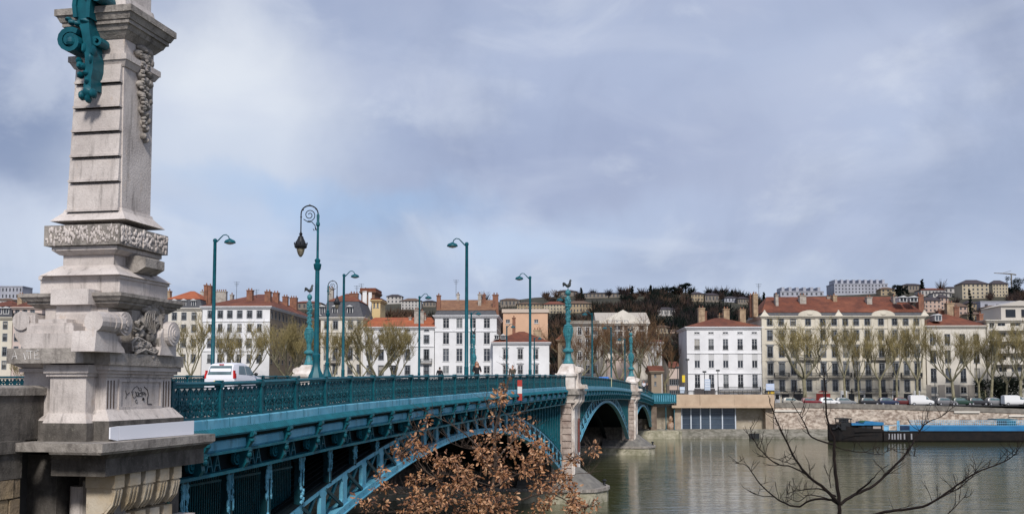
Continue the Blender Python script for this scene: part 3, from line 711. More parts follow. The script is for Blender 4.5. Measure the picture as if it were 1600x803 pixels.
# panel with flutes on the right hand face
def rf(px, py, t=TD): s = s_of(px, py, t); return s, z_of(py, s, t)
q = MB(TB)
def rect_face(q, xa, xb, ya, yb, t0, t1):
    sa, sb = s_of(xa, 615, TD), s_of(xb, 615, TD); q.box(sa, sb, t0, t1, zd(yb), zd(ya))
for (a, b_, c_, d_) in ((184, 252, 592, 596), (184, 252, 636, 640), (184, 187.5, 596, 636), (249, 252, 596, 636)): rect_face(q, a, b_, c_, d_, TD - .035, TD + .01)
q.build('panel_frame', STONE, die)
q = MB(TB)
for x in (167.5, 172.2, 177, 254, 258.4, 262.6):
    q = MB(TB); rect_face(q, x, x + 1.5, 594, 638, TD - .006, TD + .02); q.build('flute_groove', mat('dark_groove', (.09, .06, .045), .9), die)  # flutes drawn as thin dark strips on the face
INK = mat('black_marker', (.01, .01, .012), .6)
q = MB(TB)
def ink(pts, r=.006):
    P = []
    for x, y in pts: s, z = rf(160 + x / 6.18, 570 + y / 6.18); P.append((s, TD - .008, z))
    q.tube(P, r, 4)
def ink_ring(cx_, cy_, rx, ry, a0=0, a1=6.28, n=12, r=.006): ink([(cx_ + rx * math.cos(a0 + (a1 - a0) * i / n), cy_ + ry * math.sin(a0 + (a1 - a0) * i / n)) for i in range(n + 1)], r)
ink([(222, 245), (232, 290), (222, 325)]); ink([(236, 285), (262, 262)])
ink([(278, 265), (300, 225), (330, 205), (352, 225), (345, 240)]); ink_ring(305, 285, 18, 32, -1.2, 4.2)
ink([(322, 265), (345, 262), (352, 300), (330, 300), (322, 265)]); ink([(350, 240), (375, 250), (368, 215)]); ink_ring(365, 285, 14, 16); ink([(380, 300), (385, 265), (398, 290), (408, 262), (415, 300)])
ink([(400, 210), (432, 240), (442, 290), (432, 320), (432, 375), (475, 380)], .009); ink_ring(328, 350, 12, 16, .6, 5.2); ink_ring(392, 328, 7, 9, r=.016); ink([(330, 300), (350, 275), (372, 262), (395, 262), (420, 280)])
q.build('graffiti_tag', INK, die)
# left pilaster of the pedestal and low left wing
q = MB(TB); ep = ext(80, 134, 152, 615, TD - .02); ep = (ed[0] - .35, ed[0] + .1, t_of(134, 615, ed[0] - .35), t_of(78, 615, ed[0] - .35))
q.box(ep[0], ep[1], ep[2], ep[3], zd(657), zd(570)); q.frus(grow(ep, .1), grow(ep, .02), zd(662), zd(645)); q.box(*grow(ep, .06), zd(588), zd(583)); q.box(*grow(ep, .1), zd(583), zd(570)); q.build('pilaster', STONE, pyl)
q = MB(TB); q.box(*grow(ep, .12), zd(694), zd(660)); q.build('pilaster_plinth', STONE_D, pyl)
ew = (ed[0] - .05, ed[1], ep[3] - .05, t_of(40, 585, ed[0]))
q = MB(TB); q.box(*ew, zd(700), zd(578)); q.box(*grow(ew, .07), zd(581), zd(575)); q.frus(grow(ew, .02), grow(ew, .2), zd(575), zd(568)); q.build('left_wing', STONE, pyl)
# ledge under the scroll zone
el = ext(12, 172, 287, 560, TD - .22)
q = MB(TB); q.box(el[0], el[1], el[2], ep[2] - .1, zd(570), zd(551)); q.box(ep[0] - .3, el[1], ep[2] - .12, t_of(10, 560, ep[0] - .3), zd(568), zd(545)); lg = q.build('ledge', STONE_M, pyl)
# chalk letters on the ledge
q = MB(TB); CH = mat('chalk_white', (.62, .6, .58), .9); sx = ep[0] - .3 - .006
def chalk(pts):
    P = []
    for x, y in pts:
        px, pyy = x / 8.925, 530 + y / 8.925; t_ = t_of(px, pyy, sx); P.append((sx, t_, z_of(pyy, sx, t_)))
    q.tube(P, .008, 4)
for st_ in ([(165, 275), (205, 160), (238, 275)], [(180, 240), (228, 240)], [(330, 190), (352, 285)], [(355, 285), (380, 165), (402, 270)], [(362, 160), (455, 165)], [(425, 165), (430, 275)], [(540, 150), (480, 180), (485, 275), (550, 272)], [(480, 225), (530, 215)]): chalk(st_)
q.build('chalk_letters', CH, lg)
# scroll zone core, cap cornice
ec = ext(70, 168, 262, 520, TD + .12)
q = MB(TB); q.box(*ec, zd(552), zd(472)); q.build('scroll_core', STONE, pyl)
ek = ext(28, 189, 289, 465, -.66)
ek2 = (ek[0], ek[1], ek[2], ek[3])
q = MB(TB); q.box(*ek, zd(462.5), zd(457)); q.frus(grow(ek, -.08), grow(ek, -.02), zd(469), zd(462.5)); q.box(*grow(ek, -.13), zd(473), zd(469)); q.frus(grow(ek, -.26), grow(ek, -.15), zd(479), zd(473)); q.build('pedestal_cornice', STONE_M, pyl)
# front console (S scroll) carrying the key block
kx = ek[0] - .12
tk0, tk1 = t_of(138, 465, kx), t_of(79, 465, kx)
q = MB(TB); q.box(kx, ek[0] + .6, tk0, tk1, zd(476), zd(452)); q.build('key_block', STONE, pyl)
def scroll_prof(x0, zt, zb, d0, d1):           # S-curve profile in (x,z), x0 = back
    P = [(x0, zt), (x0 - d0, zt)]
    for i in range(9):
        u = i / 8; P.append((x0 - d0 + (d0 - d1) * (-.3) * math.sin(u * math.pi) * 0 - (d1 - d0) * (u ** 2.2), zt + (zb - zt) * (.15 + .85 * u)))
    P.append((x0, zb)); return P
q = MB(TB); q.prism([(x, z) for x, z in [(ek[0] + .6, zd(476)), (ek[0] + .02, zd(476)), (ek[0] + .0, zd(490)), (ek[0] + .06, zd(505)), (ek[0] + .02, zd(520)), (ek[0] - .12, zd(534)), (ek[0] - .22, zd(546)), (ek[0] + .6, zd(549))]], 'y', tk0 + .03, tk1 - .03) if False else None
pr = [(ek[0] + .7, zd(476)), (ek[0] + .05, zd(476)), (ek[0] + .04, zd(490)), (ek[0] + .09, zd(505)), (ek[0] + .03, zd(520)), (ek[0] - .10, zd(532)), (ek[0] - .2, zd(541)), (ek[0] - .22, zd(549)), (ek[0] + .7, zd(549))]
q.prism(pr, 'y', tk0 + .03, tk1 - .03); q.build('front_console', STONE, pyl)
# stepped blocks on the left
q = MB(TB); sx2 = ek[0] - .25
def fb(xa, xb, ya, yb, s0, s1):
    ta, tb = t_of(xb, ya, s0), t_of(xa, ya, s0); q.box(s0, s1, ta, tb, z_of(yb, s0, ta), z_of(ya, s0, ta))
fb(44, 113, 504, 508, sx2 - .05, ek[0] + .9); fb(42, 115, 508, 520, sx2 - .1, ek[0] + .9); fb(38, 118, 520, 546, sx2 - .18, ek[0] + .9); fb(60, 104, 498, 504, sx2, ek[0] + .9)
q.build('stepped_block', STONE, pyl)
q = MB(TB)                                     # far left volute seen in profile
def spiral_strip(q, c, r0, r1, turns, a0, w, y0, y1, n=30, axis=0):
    prevp = None
    for i in range(n):
        for _ in (0,):
            a = a0 + turns * 2 * math.pi * i / n; b_ = a0 + turns * 2 * math.pi * (i + 1) / n
            ra = r0 + (r1 - r0) * i / n; rb = r0 + (r1 - r0) * (i + 1) / n
            pa = (c[0] + ra * math.cos(a), c[1] + ra * math.sin(a)); pb = (c[0] + rb * math.cos(b_), c[1] + rb * math.sin(b_))
            q.bar(pa, pb, w, y0, y1)
tv = t_of(44, 515, ek[0] + .2)
q.tube([(ek[0] - .05, tv, zd(500)), (ek[0] + .9, tv, zd(500))], .20, 14); q.prism([(tv - .0, zd(492)), (tv + .2, zd(500)), (tv + .16, zd(525)), (tv - .05, zd(545)), (tv - .3, zd(545)), (tv - .3, zd(490))], 'x', ek[0], ek[0] + .9)
q.build('side_volute', STONE, pyl)
# big volutes on the right face
def volute(sc, zc_, r, w, t0, t1, name='scroll_volute'):
    q = MB(TB)
    T2 = [(sc, t0, zc_), (sc, t1, zc_)]
    q.tube(T2, r, 20)
    for k_, rr in enumerate((.78, .5, .26)): q.tube([(sc, t0 - .02 - .018 * k_, zc_), (sc, t0 + .02, zc_)], r * rr, 18)
    return q
s1 = s_of(197, 505, -.72); z1 = zd(506)
q = volute(s1, z1, .25, .2, -.72, -.2)
for k_ in range(3): q.tube([(s1 - .22 - .2 * k_, -.55, z1 - .0), (s1 - .1 - .2 * k_, -.55, z1)], .235 - .01 * k_, 14)
q.tube([(s1 - .9, -.55, z1), (s1 + .0, -.55, z1)], .21, 14)
q.prism([(s1 - .9, zd(520)), (s1 - .2, zd(519)), (s1 - .12, zd(533)), (s1 + .12, zd(545)), (s1 + .15, zd(551)), (s1 - .95, zd(551))], 'y', -.62, -.1)
q.build('scroll_volute', STONE, pyl, False)
s2 = s_of(272, 516, -.72); z2 = zd(514)
q = volute(s2, z2, .27, .2, -.72, -.2)
q.prism([(s2 - .30, z2 + .1), (s2 + .26, z2 + .1), (s2 + .3, zd(551)), (s2 - .42, zd(551)), (s2 - .36, z2 - .3), (s2 - .42, z2 - .1)], 'y', -.62, -.1)
q.build('scroll_volute', STONE, pyl, False)
# carved cartouche between the volutes
def carve(q, px, py, rx, ry, t, jit=.15, dep=.09, rot=0.0):
    jit *= .35
    s = s_of(px, py, t); k = F / W(s, t).y; ks = abs(s_of(px + 1, py, t) - s_of(px, py, t))
    q.ell((s, t, z_of(py, s, t)), (rx * ks, dep, ry / k), 10, 7, rot=Matrix.Rotation(rot, 3, 'Y'), jit=jit)
q = MB(TB); tcv = -.42
q.box(s_of(205, 520, tcv), s_of(252, 520, tcv), tcv, -.1, zd(550), zd(480))
for x, y, a, b_, r_ in ((238, 485, 12, 9, .2), (232, 492, 7, 14, .5), (246, 500, 6, 16, -.3), (240, 505, 5, 12, 0), (222, 505, 7, 14, .4), (216, 520, 8, 9, 0), (214, 536, 8, 12, .2), (226, 540, 9, 8, 0), (232, 525, 7, 10, .3), (244, 530, 7, 12, -.2), (236, 548, 7, 7, 0), (234, 558, 5, 6, 0), (222, 550, 6, 5, .4), (246, 545, 5, 8, 0), (210, 548, 5, 4, 0), (226, 484, 5, 6, 0)):
    carve(q, x, y, a, b_, tcv - .03, .12, .12, r_)
for i in range(9): 
    a = i / 8 * 2.6 - .3; carve(q, 240 + 13 * math.cos(a), 492 - 15 * math.sin(a), 3, 5, tcv - .1, .1, .07, a)
for i in range(26): carve(q, random.uniform(208, 250), random.uniform(495, 552), 2.5, 3, tcv - .11, .25, .05)
def cc(pts, r_, dy=.13):
    P_ = []
    for x, y in pts: s_ = s_of(x, y, tcv - dy); P_.append((s_, tcv - dy, z_of(y, s_, tcv - dy)))
    q.tube(P_, r_, 6)
for k_ in range(5):
    cc([(236 + 1.5 * k_, 482 + k_), (228 + 3.2 * k_, 490), (226 + 3.6 * k_, 502), (231 + 2.8 * k_, 514), (236 + 1.6 * k_, 520)], .025)
cc([(205, 500), (208, 512), (218, 516), (224, 508), (218, 501), (213, 506)], .035); cc([(207, 548), (206, 535), (214, 527), (224, 532), (222, 542), (215, 541)], .035)
cc([(250, 492), (252, 512), (247, 530), (250, 548)], .04); cc([(212, 552), (226, 546), (240, 552), (250, 546)], .035)
q.build('carved_cartouche', STONE_M, pyl, True)
# fruit garland on the right face of the shaft
q = MB(TB); tg = -.24
gar = [(222, 78, 9, 6), (215, 84, 5, 6), (231, 84, 5, 7), (226, 92, 8, 8), (220, 100, 5, 6), (233, 100, 4, 9), (226, 108, 7, 6), (219, 118, 5, 7), (230, 118, 7, 6), (224, 126, 7, 6), (217, 132, 4, 6), (231, 132, 6, 7), (224, 140, 7, 6), (228, 150, 6, 6), (219, 148, 4, 6), (223, 158, 5, 6), (231, 160, 4, 6), (226, 167, 6, 7), (220, 172, 3, 6), (225, 180, 5, 6), (229, 190, 3, 6), (223, 193, 3, 6), (226, 202, 3, 6), (222, 213, 2, 5), (226, 220, 1.5, 4)]
for x, y, a, b_ in gar: carve(q, x + 1, y, a, b_, tg, .18, .10)
for i in range(50):
    y = random.uniform(80, 205); carve(q, 226 + random.uniform(-8, 7) * (1 - (y - 80) / 190), y, 2.2, 2.6, tg - .07, .2, .05)
q.build('fruit_garland', STONE_M, pyl, True)
# lower cornice / ledge on which the pedestal stands
e15 = ext(76, 160, 336, 700, -.95)
zl = lambda y: z_of(y, e15[0], e15[2])
s_in = e15[1]
q = MB(TB); q.box(e15[0], e15[1], e15[2], e15[3] + .8, zl(707), zl(693)); q.frus((e15[0] + .03, e15[1] - .05, e15[2] + .05, e15[3]), (e15[0], e15[1], e15[2] + .02, e15[3]), zl(711), zl(707)); lgd = q.build('lower_ledge', STONE_M, pyl)
e16 = ext(80, 165, 318, 725, -.72)
q = MB(TB); q.box(e16[0], e16[1], e16[2], e16[3], zl(748), zl(711)); q.frus((e16[0] + .02, e16[1], e16[2] + .02, e16[3]), (e16[0] - .06, e16[1] + .1, e16[2] - .12, e16[3]), zl(722), zl(711)); q.build('lower_frieze', STONE_D, pyl)
e17 = ext(84, 172, 288, 780, -.30)
q = MB(TB); q.box(e17[0] + .1, e17[1] + .1, e17[2] + .2, e16[3], -2, zl(745)); q.build('foundation_wall', STONE_D, pyl)
# fluted corbels on the right hand face
def corbel(px0, px1, py):
    t_ = -.66; sa, sb = s_of(px0, py, t_), s_of(px1, py, t_) - .13; zt_ = zl(746) + .0
    q = MB(TB)
    q.box(sa - .02, sb + .02, t_, 0, zt_ - .30, zt_)
    q.prism([(t_ + .03, zt_ - .30), (t_ + .05, zt_ - .42), (t_ + .10, zt_ - .62), (t_ + .25, zt_ - .80), (t_ + .45, zt_ - .88), (0, zt_ - .88), (0, zt_ - .30)], 'x', sa + .02, sb - .02)
    for k_ in range(3):
        u = sa + .05 + (sb - sa - .1) * k_ / 2
        q.prism([(t_ + .0, zt_ - .34), (t_ + .02, zt_ - .46), (t_ + .07, zt_ - .66), (t_ + .22, zt_ - .84), (t_ + .28, zt_ - .80), (t_ + .1, zt_ - .34)], 'x', u - .02, u + .02)
    q.box(sa - .05, sb + .0, -.45, 0, zt_ - 1.2, zt_ - .90); q.box(sa - .02, sb + .04, -.38, 0, zt_ - 1.55, zt_ - 1.24)
    q.build('fluted_corbel', mat('cream_corbel_stone', (.52, .46, .37), .85, col2=(.46, .36, .23), noise_scale=1.4, bump=.015, bump_scale=15, extra=[(4, (.1, .085, .07), .56, .75, (1, 1, .4), .7)]), pyl)
for a, b_ in ((180, 199), (204, 224), (228, 247), (251, 268), (272, 287)): corbel(a, b_, 760)
q = MB(TB); q.box(e17[0] - .0, e17[1] + .12, -.52, .2, zl(746) - 1.30, zl(746) - 1.21); q.box(e17[0], e17[1] + .1, -.40, .2, zl(746) - 1.8, zl(746) - 1.56); q.build('corbel_string', STONE, pyl)
q = MB(TB); xs0 = e17[0] - .02
t_a = t_of(160, 770, xs0); z_a = z_of(772, xs0, t_a)
for k_, rr in enumerate((.22, .14, .07)): q.tube([(xs0 - .04 * (k_ + 1), t_a, z_a), (xs0 + .1, t_a, z_a)], rr, 18)
q.box(xs0 - .02, xs0 + .4, t_a - .3, t_a + .45, z_a - 1.2, z_a + .28); q.build('front_volute', STONE_M, pyl, False)
q = MB(TB); t_b, t_c = t_of(138, 770, xs0 - .1), t_of(98, 770, xs0 - .1); q.lathe([(.30, -2), (.30, 1.25)], ((xs0 + .25), (t_b + t_c) / 2, z_a - 1.1), 16); q.build('engaged_column', STONE, pyl, True)
# white board leaning on the ledge
q = MB(TB); tw = TD - .30
sa, sb = s_of(170, 690, tw), s_of(301, 680, tw); sc_ = s_of(183, 690, tw)
zt0, zb0_ = z_of(676, sa, tw), zl(693) + .004
q.prism([(sa, zb0_ + .05), (sa + .3, zb0_ + .0), (sc_, zb0_ + .02), (sc_, zb0_ + .30), (sa, zb0_ + .285)], 'y', tw - .03, tw)
q.prism([(sc_ + .015, zb0_ + .01), (sb, zb0_ + .0), (sb, zb0_ + .32), (sc_ + .015, zb0_ + .30)], 'y', tw - .03, tw)
tag(q.build('white_board', mat('white_board_paint', (.78, .79, .84), .6)), 'long white painted board lying on the ledge of the pylon', 'board')
# ------------------------------------------------ bronze-green console hanging on the pylon front
br = tag(empty('scroll_ornament', W(eT[0] - .2, .7, 15.5)), 'dark teal cast iron scroll ornament hanging on the front of the pylon', 'ornament')
sf = lerp(zc(80, eT))[0] - .10
def fpt(px, py, s=None):
    s = sf if s is None else s; t_ = t_of(px, py, s); return t_, z_of(py, s, t_)
q = MB(TB)
def strip(pts, s0, s1):      # pts (px,py,halfwidth px); a ribbon drawn on the front face
    Lp = []; Rp = []
    for i, (x, y, h) in enumerate(pts):
        a = pts[max(i - 1, 0)]; b_ = pts[min(i + 1, len(pts) - 1)]; dx, dy = b_[0] - a[0], b_[1] - a[1]; l = math.hypot(dx, dy) or 1
        nx_, ny_ = -dy / l, dx / l; Lp.append(fpt(x + nx_ * h, y + ny_ * h)); Rp.append(fpt(x - nx_ * h, y - ny_ * h))
    n = len(pts); vs = [(s0, *p) for p in Lp] + [(s0, *p) for p in Rp] + [(s1, *p) for p in Lp] + [(s1, *p) for p in Rp]
    fs = []
    for i in range(n - 1):
        fs += [(i, i + 1, n + i + 1, n + i), (2 * n + i, 3 * n + i, 3 * n + i + 1, 2 * n + i + 1), (i, 2 * n + i, 2 * n + i + 1, i + 1), (n + i, n + i + 1, 3 * n + i + 1, 3 * n + i)]
    fs += [(0, n, 3 * n, 2 * n), (n - 1, 3 * n - 1, 4 * n - 1, 2 * n - 1)]
    q.add(vs, fs)
strip([(146, -30, 10), (145, -5, 10), (143, 8, 11), (142, 22, 11), (145, 38, 9), (149, 55, 6.5), (152, 75, 6), (155, 95, 6.5), (155, 115, 6), (153, 130, 5), (152, 145, 6)], sf - .38, sf + .02)
strip([(136, 5, 3), (134, 20, 3), (136, 38, 3)], sf - .44, sf + .02); strip([(158, 3, 3), (156, 20, 3), (155, 38, 3)], sf - .44, sf + .02)
q.build('stem', TEAL, br)
q = MB(TB)
def sp(cx_, cy_, r0, r1, a0, turns, w0, w1, s0, s1, n=22):
    strip([(cx_ + (r0 + (r1 - r0) * i / n) * math.cos(a0 + turns * 6.283 * i / n), cy_ + (r0 + (r1 - r0) * i / n) * math.sin(a0 + turns * 6.283 * i / n), w0 + (w1 - w0) * i / n) for i in range(n + 1)], s0, s1)
sp(130, 75, 18, 6, -.9, -1.5, 4, 2.2, sf - .5, sf + .02)
t_, z_ = fpt(131, 76); q.ell((sf - .45, t_, z_), (.12, .11, .12), 10, 7)
q.build('left_volute', TEAL, br)
q = MB(TB); sp(163, 72, 8, 3, 2.6, 1.3, 2.2, 1.5, sf - .3, sf + .02); sp(170, 6, 10, 3, 3.3, 1.4, 3, 2, sf - .5, sf + .02) if False else None; q.build('right_volute', TEAL, br); q = MB(TB); sp(170, 6, 10, 3, 3.3, 1.4, 3, 2, sf - .5, sf + .02); strip([(150, 2, 5), (160, -6, 5), (172, -3, 4)], sf - .5, sf + .02); q.build('right_volute', TEAL, br)
q = MB(TB)
for x, y, a, b_ in ((148, 42, 9, 4), (137, 46, 6, 4), (122, 40, 4, 4), (128, 44, 7, 4), (140, 110, 5, 6), (146, 112, 5, 5), (158, 100, 3, 8), (140, 125, 4, 5), (150, 122, 5, 5), (152, 134, 4, 6), (152, 150, 8, 9), (143, 156, 5, 7), (160, 153, 5, 7), (152, 161, 4, 6), (138, 103, 3, 5), (160, 88, 4, 8), (147, 84, 4, 9)):
    t_, z_ = fpt(x, y); q.ell((sf - .33, t_, z_), (.12, a / 66, b_ / 66), 9, 6, jit=.12)
q.build('acanthus_leaf', TEAL, br, True)
# ------------------------------------------------ approach parapet running towards the camera
TP = 1.08
pa = tag(empty('approach_parapet', W(-8, TP, 0)), 'dark stained stone parapet wall left of the pylon', 'parapet')
s_e = s_of(82, 620, TP)
zp = lambda y: z_of(y, s_e, TP)
q = MB(TB); q.prism([(TP - .06, zp(617)), (TP - .06, zp(606)), (TP + .1, zp(602)), (TP + .45, zp(602)), (TP + .55, zp(617))], 'x', -22, s_e + .02); q.build('coping', STONE_M, pa)
q = MB(TB); q.box(-22, s_e, TP, TP + .45, zp(684), zp(617)); q.build('parapet_wall', STONE_D, pa)
q = MB(TB); q.box(-22, e15[0] + .3, TP - .12, TP + .6, zp(702), zp(684)); q.box(-22, e15[0] + .3, TP - .06, TP + .6, zp(740), zp(702)); q.build('ledge_course', STONE_D, pa)
q = MB(TB); q.box(-22, e15[0] + .3, TP + .02, TP + .6, -2, zp(740))
rr = random.Random(5); z = zp(740)
while z > 5:
    h = rr.uniform(.3, .45); s = -6 + rr.uniform(0, .5)
    while s < e15[0] + .2:
        l = rr.uniform(.4, .8); q.frus((s + .02, s + l - .02, TP - .0, TP + .1), (s + .02, s + l - .02, TP + .0, TP + .1), z - h + .02, z - .01) if False else q.box(s + .02, min(s + l - .02, e15[0] + .28), TP - rr.uniform(.02, .07), TP + .1, z - h + .02, z - .015); s += l
    z -= h
q.build('rubble_wall', STONE_Y, pa)
# ================================================================== FAR BANK
RUB = mat('quay_rubble', (.58, .50, .42), .9, col2=(.22, .165, .13), noise_scale=1.3, lo=.38, hi=.62, detail=8, bump=.06, bump_scale=2.5, stretch=(1, 1, 1.6),
          extra=[(.35, (.17, .14, .12), .5, .72, (1, 1, 2), .7), (3.2, (.60, .54, .47), .56, .72, (1, 1, 1.8), .7), (.7, (.10, .085, .07), .6, .75, (1, 1, .3), .8)])
CONC = mat('beige_concrete', (.52, .40, .29), .85, col2=(.42, .31, .22), noise_scale=.4, extra=[(1.2, (.12, .08, .06), .6, .72, (1, 1, .05), .8)])
GREYST = mat('grey_coping', (.24, .22, .19), .9, col2=(.14, .125, .11), noise_scale=1.2)
GLASS_D = mat('dark_glass', (.02, .026, .035), .12, spec=.5, col2=(.035, .045, .06), noise_scale=1.2, vary=.5)
_t = GLASS_D.node_tree; _b = _t.nodes['Principled BSDF']; _o = _t.nodes.new('ShaderNodeObjectInfo'); _r = _t.nodes.new('ShaderNodeValToRGB'); _r.color_ramp.interpolation = 'CONSTANT'
for _p, _c in ((0.0, (.012, .015, .02)), (.35, (.03, .036, .046)), (.6, (.075, .085, .10)), (.78, (.16, .17, .175)), (.9, (.34, .32, .28))):
    _e = _r.color_ramp.elements[0] if _p == 0 else _r.color_ramp.elements.new(_p); _e.position = _p; _e.color = (*_c, 1)
_r.color_ramp.elements[-1].color = (.34, .32, .28, 1)
_t.links.new(_o.outputs['Random'], _r.inputs[0]); _t.links.new(_r.outputs[0], _b.inputs['Base Color'])
WHITEP = mat('white_window_paint', (.50, .50, .50), .6)
GREYP = mat('grey_window_paint', (.20, .215, .235), .6)
IRON = mat('wrought_iron', (.035, .038, .042), .6)
def far(px, off=0.0):        # a point on the far quay line seen at pixel column px
    r = ray(px).x; Y = (203.5 + .035 * 33) / (1 + .035 * r) + off; return Vector((r * Y, Y, 0))
def zpy(py, Y): return CZ + ray(800, py).z * Y
qw = tag(empty('quay_wall', far(1400)), 'rough stone river wall with grey parapet behind the blue barge', 'quay wall')
q = MB(); vs = []; fs = []
P = [(1209, 630), (1280, 630.5), (1400, 633), (1500, 636), (1600, 639.5), (1800, 646), (2300, 650)]
pts = [(far(x), zpy(y, far(x).y)) for x, y in P]
for i in range(len(pts) - 1):
    (a, za), (b_, zb) = pts[i], pts[i + 1]
    q.add([(a.x, a.y, -2), (b_.x, b_.y, -2), (b_.x, b_.y + .5, zb), (a.x, a.y + .5, za), (a.x, a.y + 1.5, -2), (b_.x, b_.y + 1.5, -2), (b_.x, b_.y + 1.5, zb), (a.x, a.y + 1.5, za)], [(0, 1, 2, 3), (4, 7, 6, 5), (3, 2, 6, 7)])
q.build('wall_face', RUB, qw)
q = MB()
for i in range(len(pts) - 1):
    (a, za), (b_, zb) = pts[i], pts[i + 1]
    q.add([(a.x, a.y + .3, za - .75), (b_.x, b_.y + .3, zb - .75), (b_.x, b_.y + .3, zb + .12), (a.x, a.y + .3, za + .12), (a.x, a.y + 1.6, za - .75), (b_.x, b_.y + 1.6, zb - .75), (b_.x, b_.y + 1.6, zb + .12), (a.x, a.y + 1.6, za + .12)], [(0, 1, 2, 3), (7, 6, 5, 4), (3, 2, 6, 7), (0, 4, 5, 1), (0, 3, 7, 4), (1, 5, 6, 2)])
q.build('parapet', GREYST, qw)
q = MB(); 
for x0, x1, ya in ((1209, 1253, 640), (1490, 1530, 642), (1575, 1600, 648)):
    a, b_ = far(x0, .15), far(x1, .15); z = zpy(ya, a.y); q.add([(a.x, a.y, z - .35), (b_.x, b_.y, z - .35), (b_.x, b_.y, z), (a.x, a.y, z), (a.x, a.y + .5, z - .35), (b_.x, b_.y + .5, z - .35), (b_.x, b_.y + .5, z), (a.x, a.y + .5, z)], [(0, 1, 2, 3), (7, 6, 5, 4), (3, 2, 6, 7), (0, 4, 5, 1), (0, 3, 7, 4), (1, 5, 6, 2)])
q.build('stone_band', mat('pale_band', (.6, .56, .5), .85), qw)
q = MB(); a, b_ = far(1000, -3.2), far(1305, -3.2); a2, b2 = far(1000, .1), far(1305, .1)
zt_ = zpy(671, 200) + .0
q.add([(a.x, a.y, -1), (b_.x, b_.y, -1), (b_.x, b_.y, .45), (a.x, a.y, .45), (a2.x, a2.y, zt_), (b2.x, b2.y, zt_)], [(0, 1, 2, 3), (3, 2, 5, 4), (1, 5, 2), (0, 3, 4)])
q.build('sloping_foot', mat('foot_cobble', (.24, .225, .19), .9, col2=(.12, .115, .09), noise_scale=.9, lo=.4, hi=.6, extra=[(2.0, (.42, .40, .36), .58, .7, (1, 1, 1), .6)]), qw)
q = MB(); a = far(1170, -3.4); q.box(a.x, a.x + 1.8, a.y - .3, a.y + .6, -.5, 1.0); q.build('outfall', BLACK, qw)
# plain wall continuing left behind the bridge
q = MB(); a, b_ = far(-700), far(1003); q.add([(a.x, a.y, -2), (b_.x, b_.y, -2), (b_.x, b_.y, FARZ + .2), (a.x, a.y, FARZ + .2), (a.x, a.y + .8, -2), (b_.x, b_.y + .8, -2), (b_.x, b_.y + .8, FARZ + .2), (a.x, a.y + .8, FARZ + .2)], [(0, 1, 2, 3), (7, 6, 5, 4), (3, 2, 6, 7), (1, 5, 6, 2)])
tag(q.build('quay_wall', RUB), 'rough stone river wall behind and left of the bridge arches', 'quay wall')
# riverside gallery under the road
ug = tag(empty('riverside_gallery', far(1130)), 'beige concrete road edge over a recessed gallery with glass screens', 'gallery')
Yg = far(1130).y
def G(q, x0, x1, ya, yb, d0, d1):
    a = at(x0, ya, Yg + d0); b_ = at(x1, ya, Yg + d0); q.box(a.x, b_.x, Yg + d0, Yg + d1, zpy(yb, Yg + d0), zpy(ya, Yg + d0))
q = MB(); G(q, 1057, 1210, 616, 636, -.6, 1.2); G(q, 1050, 1210, 633, 637, -.8, 1.0); q.build('parapet_beam', CONC, ug)
q = MB()
for i in range(22): G(q, 1062 + i * 7, 1062.6 + i * 7, 609.5, 616, -.1, -.04)
G(q, 1057, 1210, 609.5, 610.5, -.1, .0); G(q, 1057, 1210, 613, 613.6, -.1, .0); q.build('handrail', IRON, ug)
q = MB(); G(q, 1000, 1215, 636, 672, 2.4, 6.0); q.build('recess_wall', mat('pale_recess_wall', (.42, .37, .29), .9, col2=(.3, .26, .2), noise_scale=.6, extra=[(1.4, (.55, .52, .47), .55, .7, (1, 1, 1.5), .6)]), ug)
q = MB(); G(q, 1003, 1212, 630, 636.4, .4, 6.0); q.build('ceiling_slab', GREYST, ug)
for x0_, x1_ in ((1196, 1212), (1054, 1064)):
    q = MB(); G(q, x0_, x1_, 636, 672, .3, 5.2); q.build('end_pier', mat('buff_stone', (.42, .35, .27), .9, col2=(.28, .22, .17), noise_scale=.8), ug)
q = MB(); G(q, 990, 1212, 671, 676, -.3, 6); q.build('floor_slab', GREYST, ug)
gl = mat('blue_glass', (.035, .05, .075), .15, col2=(.06, .085, .12), noise_scale=.25)
xx = [1065, 1079.5, 1094.5, 1109.5, 1128.5, 1149]
for i in range(5):
    q = MB(); G(q, xx[i] + .8, xx[i + 1] - .8, 637, 671, 1.2, 1.25); g_ = q.build('glass_screen', gl, ug)
    q = MB()
    for y in (645, 653.5, 662): G(q, xx[i], xx[i + 1], y, y + .5, 1.1, 1.2)
    q.build('glazing_bar', mat('blue_grey_bar', (.10, .13, .17), .6), g_)
for x in xx:
    q = MB(); G(q, x - .9, x + .9, 636, 671.5, 1.0, 1.4); q.build('screen_post', mat('pale_post', (.50, .55, .62), .5), ug)
